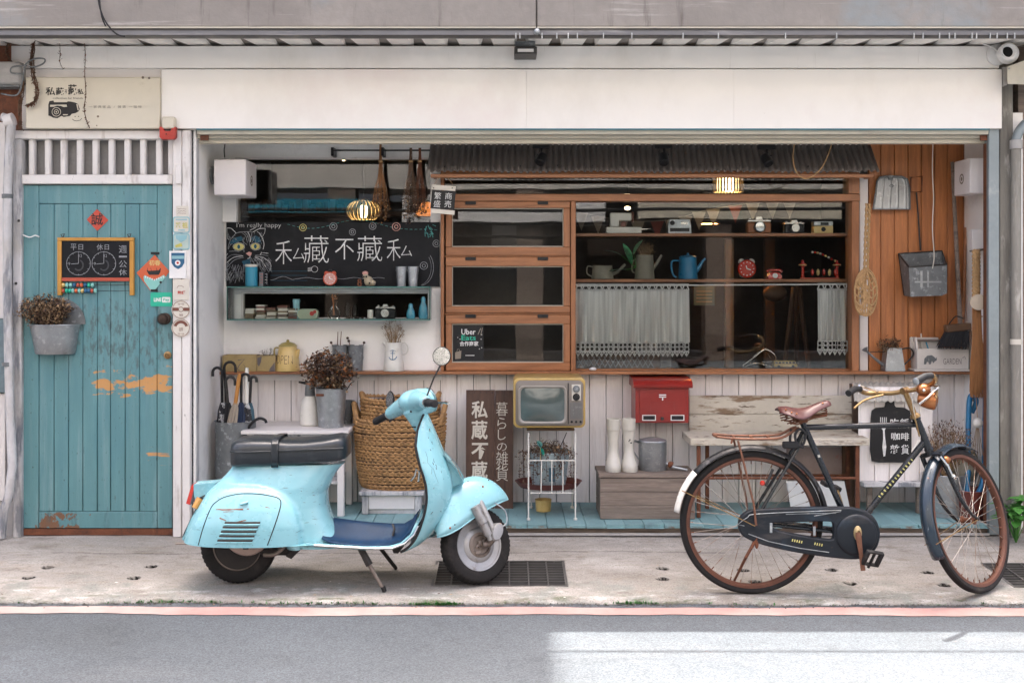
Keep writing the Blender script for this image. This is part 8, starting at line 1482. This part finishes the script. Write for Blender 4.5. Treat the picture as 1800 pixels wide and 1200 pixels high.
# headset, handlebar, grips, levers
k = MB(); k.xf = FT
k.tube([AX(0, 0, .645), AX(0, 0, .70), AX(.005, 0, .75)], [.04, .048, .064], 18); k.ball(AX(.02, 0, .785), .072, 20, 14, (1.15, 1.1, .85)); k.ball(AX(.055, 0, .79), .055, 18, 12, (1.2, 1.1, .9))
k.lathe([(.05, -.04), (.064, .0), (.066, .045), (.06, .055)], AX(.05, 0, .765), 24, E + U * -.12)
for s in (-1,1): k.tube([AX(.01,0,.785),AX(.005,s * .07,.785),AX(-.005,s * .13,.782),AX(-.018,s * .18,.776),AX(-.03,s * .218,.77)],[.056,.050,.042,.036,.030],16);k.tube([AX(-.01,s * .15,.775),AX(-.008,s * .185,.755)],[.026,.016],10)
hs = remeshed(k, 'headset', MATS['scooter_blue'], SCO, .0055, 5)
for s in (-1, 1):
    k = fm();pts = [AX(-.031 - .03 * t,s * (.222 + .125 * t),.77 - .012 * t) for t in (0,.08,.2,.4,.6,.8,.92,1)];k.tube(pts,[.019,.0215,.0185,.0185,.0185,.0185,.02,.017],14);k.build('grip','black_rubber',SCO)
    k = fm(); k.lathe([(.024, -.006), (.026, 0), (.024, .006)], AX(-.03, s * .217, .77), 16, (0, 1, 0)); k.build('switch_collar', 'chrome', SCO)
    k = fm();k.tube([AX(.0,s * .195,.762),AX(.02,s * .23,.745),AX(.02,s * .29,.735),AX(.012,s * .335,.728)],[.007,.006,.005,.007],8);k.build('lever','dark_metal' if s > 0 else 'chrome',SCO)
k = MB();k.xf = FT;k.lathe([(.062,.055),(.066,.058),(.06,.066)],AX(.05,0,.765),24,E + U * -.12);k.build('lamp_rim','chrome',SCO);k = fm();k.lathe([(.06,.06),(.04,.07),(0,.074)],AX(.05,0,.765),24,E + U * -.12);k.build('lamp_lens','case_glass',SCO);MB().ball(P(723,722.5,y0 - .052),.008,10,8).build('key_switch','ink',SCO)
ng = FT @ AX(-.02,-.2,.785);mc = P(777,626,ng.y - .02);k = MB();k.tube([ng,ng.lerp(mc,.5) + Vector((0,0,.0)),mc + Vector((-.008,0,-.045))],.0045,8);k.build('mirror_stalk','dark_metal',SCO)
ax = Vector((-.25,-1,.1));k = MB();k.lathe([(0,-.02),(.03,-.015),(.045,-.002),(.047,.004),(.044,.006)],mc,28,ax);mo = k.build('mirror_shell','black_paint',SCO);k = MB();k.lathe([(0,.0066),(.043,.0066)],mc,28,ax);k.build('mirror_glass','mirror',mo)
fg = FT @ AX(-.02,.2,.785);mc = P(686,703,fg.y + .02);k = MB();k.tube([fg,mc + Vector((-.01,0,-.048))],.0045,8);k.build('mirror_stalk','chrome',SCO);ax = Vector((-.86,-.5,.1));k = MB();k.lathe([(0,-.015),(.03,-.012),(.046,-.002),(.048,.003),(.045,.005)],mc,28,ax);mo = k.build('mirror_shell','black_paint',SCO);k = MB();k.lathe([(0,.0056),(.0435,.0056)],mc,28,ax);k.build('mirror_glass','mirror',mo)
# ================================================================== bicycle
mk('bike_black', (.010, .013, .017), .22, var=.3, vs=8, coat=0, layers=[((.035, .032, .03), 10, .56, .75), ((.13, .06, .035), 26, .68, .74)], bump=.03)
mk('fender_blue',(.02,.035,.052),.24,.2,var=.25,vs=6,coat=.2,layers=[((.1,.14,.17),4,.54,.7,(1,1,.5)),((.17,.075,.045),9,.44,.54,(1,1,1),dict(zr=(-.2,.17),gain=.3,soft=.1)),((.3,.36,.4),16,.63,.70,(3,3,.6)),((.13,.06,.04),20,.64,.7)],bump=.1)
mk('guard_black',(.022,.022,.023),.34,.2,spec=.35,var=.2,vs=6,layers=[((.17,.16,.155),7,.55,.72)]);mk('case_black',(.012,.016,.022),.4,.0,spec=.3,var=.2,vs=7,layers=[((.06,.056,.056),6,.54,.75,(.6,1,2)),((.025,.05,.075),4,.55,.75),((.14,.07,.04),20,.68,.75)],bump=.06)
mk('rim_rust',(.125,.05,.03),.6,.25,var=.25,vs=14,layers=[((.09,.04,.025),16,.54,.7)],bump=.12,bs=120);mk('spoke_steel',(.42,.38,.33),.4,.8,var=.2,vs=30,layers=[((.2,.1,.05),18,.5,.65)]);mk('brown_leather',(.085,.026,.023),.45,var=.2,vs=14,coat=.2,layers=[((.24,.1,.085),10,.58,.8)],bump=.08);mk('copper',(.42,.17,.07),.3,.9,var=.15,vs=14,layers=[((.25,.09,.04),14,.55,.75)],bump=.04)
yb = -.97; gb = gz(yb); BK = thing('bicycle', 'old black roadster bicycle with rusty rims and brown saddle on the pavement', 'bicycle', (X(1480, yb), yb, gb))
def B(px, py, dy=0): return Vector((X(px, yb), yb + dy, Z(py, yb)))
def BD(px, py, dy=0): return P(px, py, yb + dy)
def tb(name, pts, r, m='bike_black', par=None, n=10, **kw): k = MB(); k.tube(pts, r, n, **kw); return k.build(name, m, par or BK)
BR = .35; hub = Vector((X(1320.5, yb), yb, gb + BR)); bb = B(1498, 934); ht, hb = B(1611.5, 738), B(1632, 788); U2 = (ht - hb).normalized(); E2 = Vector((U2.z, 0, -U2.x)); TH2 = R(41)
A0 = hb.copy(); RM2 = Matrix.Translation(A0) @ Matrix.Rotation(TH2, 4, U2) @ Matrix.Translation(-A0)
f_ = .085; L_ = .395; h0 = A0 - U2 * L_ + E2 * f_; hf = RM2 @ h0
# put the steered wheel on the ground: slide along the steering axis
drop = (hf.z - BR * .985) - (gz(hf.y)); h0 = h0 - U2 * (drop / U2.z)
def wheel(T, name, n=36):
    k = MB();k.xf = T;k.lathe([(BR - .034,-.012),(BR - .026,-.0175),(BR - .012,-.0185),(BR - .003,-.012),(BR,0),(BR - .003,.012),(BR - .012,.0185),(BR - .026,.0175),(BR - .034,.012)],(0,0,0),96,(0,-1,0),cap=False);ty = k.build(name,'tyre_rubber',BK,fix=True)
    k = MB();k.xf = T;k.lathe([(BR - .032,-.015),(BR - .03,-.017),(BR - .044,-.016),(BR - .05,-.006),(BR - .05,.006),(BR - .044,.016),(BR - .03,.017),(BR - .032,.015)],(0,0,0),96,(0,-1,0),cap=False);k.build('rim','rim_rust',ty)
    k = MB();k.xf = T;k.lathe([(.0,-.055),(.008,-.055),(.008,-.034),(.024,-.032),(.024,-.028),(.013,-.025),(.013,.025),(.024,.028),(.024,.032),(.008,.034),(.008,.055),(0,.055)],(0,0,0),18,(0,-1,0));k.build('hub','rust',ty)
    k = MB(); k.xf = T
    for i in range(n):
        a = 2 * pi * i / n;s = 1 if i % 2 else -1;d = (1 if (i // 2) % 2 else -1) * 1.05;r = BR - .048;k.tube([(.023 * cos(a + d),s * .03,.023 * sin(a + d)),(r * cos(a),s * .004,r * sin(a))],.0013,5,cap=False)
    k.build('spokes', 'spoke_steel', ty, fix=False)
    k = MB(); k.xf = T
    for i in range(n): a = 2 * pi * i / n; r = BR - .05; k.tube([(r * cos(a), 0, r * sin(a)), ((r - .016) * cos(a), 0, (r - .016) * sin(a))], .0026, 5)
    o = k.build('spoke_nipples', 'rust', ty, fix=False); return ty
rwb = wheel(Matrix.Translation(hub), 'rear_wheel'); FT2 = RM2 @ Matrix.Translation(h0); fwb = wheel(FT2, 'front_wheel')
rwb['label'] = 'rear bicycle wheel with black tyre and rusty rim'; fwb['label'] = 'front bicycle wheel turned away from the street'
def guard(T, a0, a1, name, m, r=.378, hw=.03, n=40, par=None):
    k = MB(); k.xf = T; rings = []
    for i in range(n + 1): a = R(a0 + (a1 - a0) * i / n); rings.append([((r - .02 * (q ** 2) ) * cos(a), hw * q, (r - .02 * q ** 2) * sin(a)) for q in (-1, -.85, -.6, -.3, 0, .3, .6, .85, 1)])
    k.loft(rings, closed=False); o = k.build(name, m, par or BK, fix=False, ang=70); md = o.modifiers.new('t', 'SOLIDIFY'); md.thickness = .0025; md.offset = 0; return o
TR = Matrix.Translation(hub); guard(TR, 6, 138.5, 'rear_mudguard', 'guard_black'); guard(TR, 138.6, 172, 'mudguard_tail', 'enamel_white', .381, .032, 14)
guard(FT2, 66, 207, 'front_mudguard', 'fender_blue', .378, .034)
# frame
tb('frame', [B(1414, 751), B(1615, 745.5)], .0145); fr = BK.children[-1] if 0 else bpy.data.objects['frame']
k = MB();k.tube([B(1409,738),B(1414,750),B(1478,890),bb],.015,12);k.tube([B(1625,776),bb + Vector((0,0,.0))],.0155,12);k.tube([hb - U2 * .012,ht + U2 * .012],.0185,14);k.lathe([(.021,0),(.0225,.006),(.021,.014)],hb - U2 * .012,16,U2);k.lathe([(.021,0),(.0225,.006),(.021,.014)],ht,16,U2)
for s in (-1,1): k.tube([B(1413,757,s * .014),B(1402,782,s * .03),B(1328,903,s * .05),hub + Vector((0,s * .052,0))],.0085,8);k.tube([bb + Vector((-.03,s * .03,0)),hub + Vector((.04,s * .05,.004)),hub + Vector((0,s * .052,0))],.0095,8)
k.lathe([(.025, -.038), (.025, .038)], bb, 18, (0, 1, 0)); k.build('frame_tubes', 'bike_black', BK)
for dx, a in ((0, 0),):
    k = MB()
    for i in range(13):
        p = B(1617,789).lerp(B(1531,886),.18 + i * .055);d = (B(1531,886) - B(1617,789)).normalized();n_ = Vector((d.z,0,-d.x));w_ = .0105;h_ = .008 + .002 * (i % 3);k.add([p + n_ * -w_ * .6 + Vector((0,-.0162,0)),p + n_ * w_ * .6 + Vector((0,-.0162,0)),p + n_ * w_ * .6 + d * h_ * .7 + Vector((0,-.0162,0)),p + n_ * -w_ * .6 + d * h_ * (.5 + .2 * (i % 2)) + Vector((0,-.0162,0))],[(0,1,2,3)])
    k.build('transfer_lettering', 'chalk_yellow', BK, smooth=False, fix=False)
# fork in the steered frame
def F2(a, b, c): return A0 + E2 * a + Vector((0, b, 0)) + U2 * c
def fk(): k = MB(); k.xf = RM2; return k
Lc = (A0 - h0).dot(U2)
k = fk(); k.tube([F2(0, 0, 0), F2(0, 0, -.035)], .017, 12); k.tube([F2(0, -.05, -.035), F2(0, 0, -.026), F2(0, .05, -.035)], .013, 10)
for s in (-1,1): k.tube(smooth_pts([F2(0,s * .05,-.03),F2(.002,s * .052,-.18),F2(.012,s * .053,-.28),F2(.045,s * .053,-Lc + .05),F2(f_,s * .053,-Lc)],4),[.0115] * 6 + [.0105] * 5 + [.008] * 6,10)
k.build('fork','bike_black',BK);k = fk();k.tube([F2(-.02,-.055,-.04),F2(.0,-.062,-.1),F2(.005,-.062,-.16)],.006,8);k.box(*[v for v in (0,0,0,0,0,0)]) if 0 else None;k.build('brake_rod','chrome',BK);k = fk();c_ = F2(.012,-.06,-.16);k.tube([c_,c_ + Vector((.03,.01,-.005))],.011,10);k.tube([F2(.006,-.058,-.1),F2(.03,-.04,-.105),F2(.045,-.03,-.12)],.009,8);k.build('brake_stirrup','chrome',BK);k = fk();k.ball(F2(.05,-.035,-.085),.022,14,10,(1.2,1,.9));k.tube([F2(.03,-.03,-.06),F2(.03,-.03,-.045)],.011,10);k.build('dynamo','copper',BK)
for s in (-1, 1): k = MB(); k.xf = FT2; k.tube([(.0, s * .056, 0), (.378 * cos(R(195)), s * .03, .378 * sin(R(195)))], .0026, 6); k.build('mudguard_stay', 'brass', BK)
# stem, bar, grips
sc = ht + U2 * .155;tb('stem',[ht,ht + U2 * .02,ht + U2 * .07,sc],[.019,.0145,.0135,.014],'brass',n=14);k = MB();k.lathe([(.02,0),(.026,.004),(.025,.012),(.016,.022)],ht + U2 * .012,18,U2);k.build('head_nut','brass',BK)
lf = smooth_pts([Vector(p) for p in (sc,B(1575,692,.04),B(1555,694,.09),B(1537,695,.11),B(1523,690,.09),B(1516,685,.04))],5);rt = smooth_pts([Vector(p) for p in (sc,BD(1606,685,-.03),BD(1622,680,-.07),BD(1637,675,-.11),BD(1644,667,-.16),BD(1639,660,-.19))],5)
k = MB(); k.tube(lf, .0115, 12); k.tube(rt, .0115, 12); k.lathe([(.017, -.018), (.017, .018)], sc, 14, (.8, .5, .1)); k.build('handlebar', 'brass', BK)
k = MB();k.tube([B(1517,685,.045),B(1505,684,.02),B(1488,690,-.03)],[.0155,.0165,.0165],14);g_ = k.build('grip','black_rubber',BK);k = MB();k.tube([BD(1637,660,-.195),BD(1626,661.5,-.24),BD(1610,670,-.29)],[.0155,.0165,.0165],14);k.build('grip','black_rubber',BK)
k = MB(); k.lathe([(.0172, 0), (.012, .003), (0, .003)], BD(1610, 670, -.29), 14, BD(1610, 670, -.29) - BD(1626, 661.5, -.24)); k.build('grip_end', 'zinc', BK)
tb('brake_lever',smooth_pts([B(1560,696,.06),B(1540,700,.05),B(1520,706,.03),B(1500,717,-.01)],4),.0055,'brass',n=8);tb('brake_lever',smooth_pts([B(1630,682,-.1),B(1625,684,-.16),B(1612,690,-.24)],4),.005,'brass',n=8);tb('cable_lever',smooth_pts([B(1514,678,.03),B(1530,684,.06),B(1552,690,.07)],4),.006,'chrome',n=8)
tb('brake_linkage',[B(1592,700,-.04),B(1606,742,-.035),B(1612,765,-.03)],.004,'brass',n=8);tb('gear_cable',smooth_pts([B(1598,700,-.04),B(1604,730,-.03),B(1610,755,-.025),B(1614,770,-.022),B(1600,790,-.02)],4),.0025,'enamel_white',n=6)
# bicycle lamp, bell
k = MB();k.lathe([(0,-.055),(.022,-.05),(.036,-.03),(.043,0),(.044,.025),(.038,.034)],BD(1633,703,-.1),26,(.75,-.35,-.1));k.build('head_lamp','copper',BK);k = MB();k.lathe([(.036,.0335),(.02,.04),(0,.042)],BD(1633,703,-.1),24,(.75,-.35,-.1));k.build('lamp_glass','case_glass',BK);k = MB();k.ball(BD(1623,684,-.11),.034,20,14,(1,1,.85));k.build('bell','copper',BK);k = MB();k.ball(BD(1624,686,-.145),.008,10,8);k.build('bell_cap','chrome',BK);tb('lamp_bracket',smooth_pts([BD(1616,710,-.15),BD(1630,699,-.16),BD(1645,684,-.15),BD(1651,679,-.12),BD(1640,677,-.09)],4),.0055,'chrome',n=8)
# saddle with springs
rings = []
for px,py,wd,dp in ((1367,719,.045,.012),(1372,716.5,.075,.024),(1382,716,.098,.034),(1394,718.5,.1,.04),(1405,719.5,.082,.042),(1416,718,.06,.04),(1428,713.5,.042,.034),(1440,708.5,.033,.03),(1450,705.5,.03,.026),(1456,706,.022,.02),(1458.5,708.5,.01,.01)):
    rings.append([(X(px, yb), yb + wd * q, Z(py, yb) - dp * abs(q) ** 2.2) for q in [-1 + j / 9 for j in range(19)]])
k = MB(); k.loft(rings, closed=False); sad = k.build('saddle', 'brown_leather', BK, fix=False, ang=80); md = sad.modifiers.new('t', 'SOLIDIFY'); md.thickness = .006
for a, c, s in ((1376, 717.5, -.06), (1384, 721, -.085), (1392, 723, -.09), (1444, 707.5, -.02)): MB().ball(B(a, c, s), .0055, 10, 6, (1, 1, .6)).build('rivet', 'copper', sad)
def coil(a, b, r, turns, th):
    a,b = Vector(a),Vector(b);d = b - a;q = d.to_track_quat('Z','Y');k = MB();k.tube([a + d * (i / (turns * 12)) + q @ Vector((r * cos(i * pi / 6),r * sin(i * pi / 6),0)) for i in range(turns * 12 + 1)],th,6);return k
for s in (-1,1): coil(B(1381,724,s * .06),B(1385,741,s * .06),.018,4,.003).build('coil_spring','rust',sad);tb('saddle_rail',smooth_pts([B(1384,742,s * .06),B(1398,740,s * .035),B(1412,735,s * .025),B(1432,731,s * .02),B(1452,729,s * .015)],4),.0038,'rust',sad,6);tb('saddle_rail',smooth_pts([B(1384,740,s * .06),B(1398,744,s * .03),B(1410,741,s * .02),B(1428,734,s * .018),B(1452,730,s * .015)],4),.0034,'rust',sad,6)
coil(B(1448,714,0),B(1450,730,0),.013,4,.003).build('coil_spring','rust',sad);k = MB();k.box(X(1398,yb),X(1418,yb),yb - .03,yb + .03,Z(742,yb),Z(731,yb),.006);k.build('saddle_clamp','rust',sad);tb('seat_post',[B(1408,736),B(1415,752)],.0125,'dirty_metal',n=12)
# rear carrier
k = MB()
for s in (-1, 1): k.tube(smooth_pts([B(1257, 765, s * .05), B(1290, 768, s * .055), B(1340, 768.5, s * .055), B(1372, 766, s * .045), B(1392, 755, s * .03), B(1402, 751, s * .02)], 4), .0065, 8)
k.tube(smooth_pts([B(1257, 765, -.05), B(1254, 764, 0), B(1257, 765, .05)], 4), .0065, 8)
for a in (1290, 1320, 1350): k.tube([B(a, 768, -.055), B(a, 768, .055)], .005, 8)
k.build('carrier', mk('carrier_rust', (.19, .085, .05), .55, .35, var=.2, vs=14, layers=[((.12, .05, .03), 14, .55, .72)]), BK)
for s in (-1,1): tb('carrier_stay',[B(1293,771,s * .056),B(1300,800,s * .066),B(1318,880,s * .088),hub + Vector((.004,s * .09,.004))],.0055,'carrier_rust',n=8);tb('mudguard_stay',[hub + Vector((0,s * .088,0)),hub + Vector((.38 * cos(R(155)),s * .031,.38 * sin(R(155))))],.0025,'brass',n=6)
tb('carrier_spring', [B(1283, 768, -.06), B(1281, 776, -.06)], .005, 'rust', n=8)
# chain case, crank, pedals
yc = -.052;OUT = [(1296,918),(1299,906),(1307,898),(1320,893.5),(1360,891),(1420,889.2),(1476,889),(1496,891),(1515,896),(1528,907),(1535,922),(1536,938),(1531,955),(1520,966),(1505,973),(1480,973.5),(1440,969),(1400,963),(1360,955),(1330,947),(1308,937.5),(1299,929)];HO = [(1346,914),(1352,911),(1400,909),(1448,908),(1458,911),(1461,917),(1461,938),(1457,944),(1446,944.5),(1400,937.5),(1362,929),(1349,921)]
def bl(l): return [(p.x, p.y) for p in smooth_pts([Vector((X(a, yb), Z(c, yb), 0)) for a, c in l], 3, True)]
k = MB(); plate(k, [bl(OUT), bl(HO)], yb + yc, .036, .008, 2); cc = k.build('chain_case', 'case_black', BK, ang=35)
k = MB();k.tube([Vector((x,yb + yc - .019,z)) for x,z in bl([(1303,918),(1309,903),(1325,897.5),(1420,893),(1470,893)])[:14]],.002,6);k.tube([Vector((X(a,yb),yb + yc - .0185,Z(c,yb))) for a,c in ((1310,932),(1345,945),(1400,957),(1450,964))],.0022,6);k.tube([Vector((X(a,yb),yb + yc - .0185,Z(c,yb))) for a,c in ((1375,898),(1420,896.5),(1462,896))],.0016,6);k.build('pressed_line','zinc',cc)
k = MB(); k.lathe([(0, .03), (.085, .03), (.094, .027), (.1, .022), (.102, .014), (.102, 0)], Vector((bb.x, yb + yc, bb.z)), 48, (0, -1, 0)); k.build('case_disc', 'case_black', cc)
for i, a in enumerate((1347, 1422)): MB().box(X(a, yb), X(a + 4.5, yb), yb + yc - .022, yb + yc - .018, Z(930 if not i else 935, yb), Z(913 if not i else 919, yb), .001).build('clip', 'zinc', cc)
k = MB()
for a, c, n in ((1385, 945, 5), (1424, 951, 4)):
    for i in range(n): p = B(a + i * 4, c + i * .8); k.add([p + Vector((d, yc - .0188, z)) for d, z in ((0, 0), (.006, 0), (.008, .012), (.003, .012))], [(0, 1, 2, 3)])
k.build('transfer_lettering', 'chalk_yellow', cc, smooth=False, fix=False)
cy = yb + yc - .045;c0 = Vector((bb.x,cy,bb.z));c1 = Vector((X(1505,yb),cy - .008,Z(992,yb)));k = MB();k.tube([c0 + (c0 - c1) * .12,c0,c0.lerp(c1,.5),c1],[.013,.0145,.010,.012],10,flat=.7);k.build('crank','carrier_rust',BK);k = MB();k.lathe([(.024,-.004),(.024,.006),(.017,.014),(.012,.018),(.011,.012),(0,.012)],Vector((bb.x,yb + yc - .03,bb.z + .012)),20,(0,-1,0),sq=(.8,1.5));k.build('crank_boss',mk('gold_boss',(.42,.32,.16),.45,.3,var=.1),BK)
def pedal(c, s, name='pedal'):
    k = MB(); c = Vector(c); k.tube([c, c + Vector((0, s * .1, 0))], .007, 8)
    for d in (-.034, .034): k.box(c.x + d - .01, c.x + d + .01, *sorted((c.y + s * .015, c.y + s * .1)), c.z - .012, c.z + .012, .005)
    for q in (.015, .09): k.box(c.x - .034, c.x + .034, *sorted((c.y + s * q, c.y + s * (q + .01))), c.z - .01, c.z + .01, .003)
    return k
pk = pedal((0,0,0),-1);pk.xf = None;q = MB();q.xf = Matrix.Translation(c1 + Vector((.028,.01,.012))) @ Matrix.Rotation(R(-62),4,'X') @ Matrix.Rotation(R(12),4,'Z');q.add(pk.v,pk.f);q.build('pedal','black_rubber',BK)
c2 = 2 * Vector((bb.x,yb + .06,bb.z)) - Vector((c1.x,yb + .06,c1.z));tb('crank',[Vector((bb.x,yb + .055,bb.z)),Vector((X(1478,yb),yb + .065,Z(866,yb)))],[.012,.010],'brass',n=10);q = MB();q.xf = Matrix.Translation((X(1474,yb),yb + .07,Z(862,yb))) @ Matrix.Rotation(R(20),4,'Y');pk = pedal((0,0,0),1);q.add(pk.v,pk.f);q.build('pedal','black_rubber',BK)
# lock, kickstand, reflector, pump pegs
k = MB();k.tube(smooth_pts([B(1388,752,-.03),B(1386,775,-.035),B(1396,783,-.035),B(1408,778,-.04),B(1412,760,-.04),B(1402,752,-.04),B(1394,762,-.04),B(1397,778,-.045),B(1408,784,-.045)],5),.0065,8);k.build('cable_lock','black_rubber',BK);MB().box(X(1373,yb),X(1400,yb),yb - .05,yb - .015,Z(786,yb),Z(774,yb),.005).build('lock_body','black_rubber',BK)
g = G(1291,1021);tb('kickstand',[hub + Vector((.02,-.062,-.05)),B(1306,972,-.07),g + Vector((0,0,.004))],[.008,.0075,.006],'dim_wood' if 0 else 'rust',n=8);MB().ball(hub + Vector((.012,-.066,-.09)),.012,10,8,(.8,.5,2)).build('stand_hinge','rust',BK);k = MB();k.lathe([(.011,-.004),(.013,0),(.010,.006),(0,.008)],B(1337,846,-.04),14,(0,-1,0));k.build('reflector','gloss_red',BK);tb('stay_clip',[B(1356,822,-.03),B(1343,852,-.035)],.007,'dark_metal',n=8)
tb('seat_tube_badge', [B(1437, 798, -.0165), B(1438, 802, -.0165)], .006, 'enamel_white', n=6)
# pieces too fine to pick apart one by one
for o in list(bpy.data.objects):
    n = o.name.split('.')[0]
    if o.parent and n in ('spokes','spoke_nipples','stems','flower_heads','dry_leaves','straw','bristles','trails','trailing_leaves','withered_leaves','bars','cross_bars','weave','chalk_shading','chalk_drawing','chalk_dark','chalk_eyes','chalk_pink_mark','chalk_twig','pleats','slats','lace_hem','lace_heading','leaves','rust_scrapes','stalks','seed_heads','teeth','scribble','sparkles','paint_chips'): o['kind'] = 'stuff'
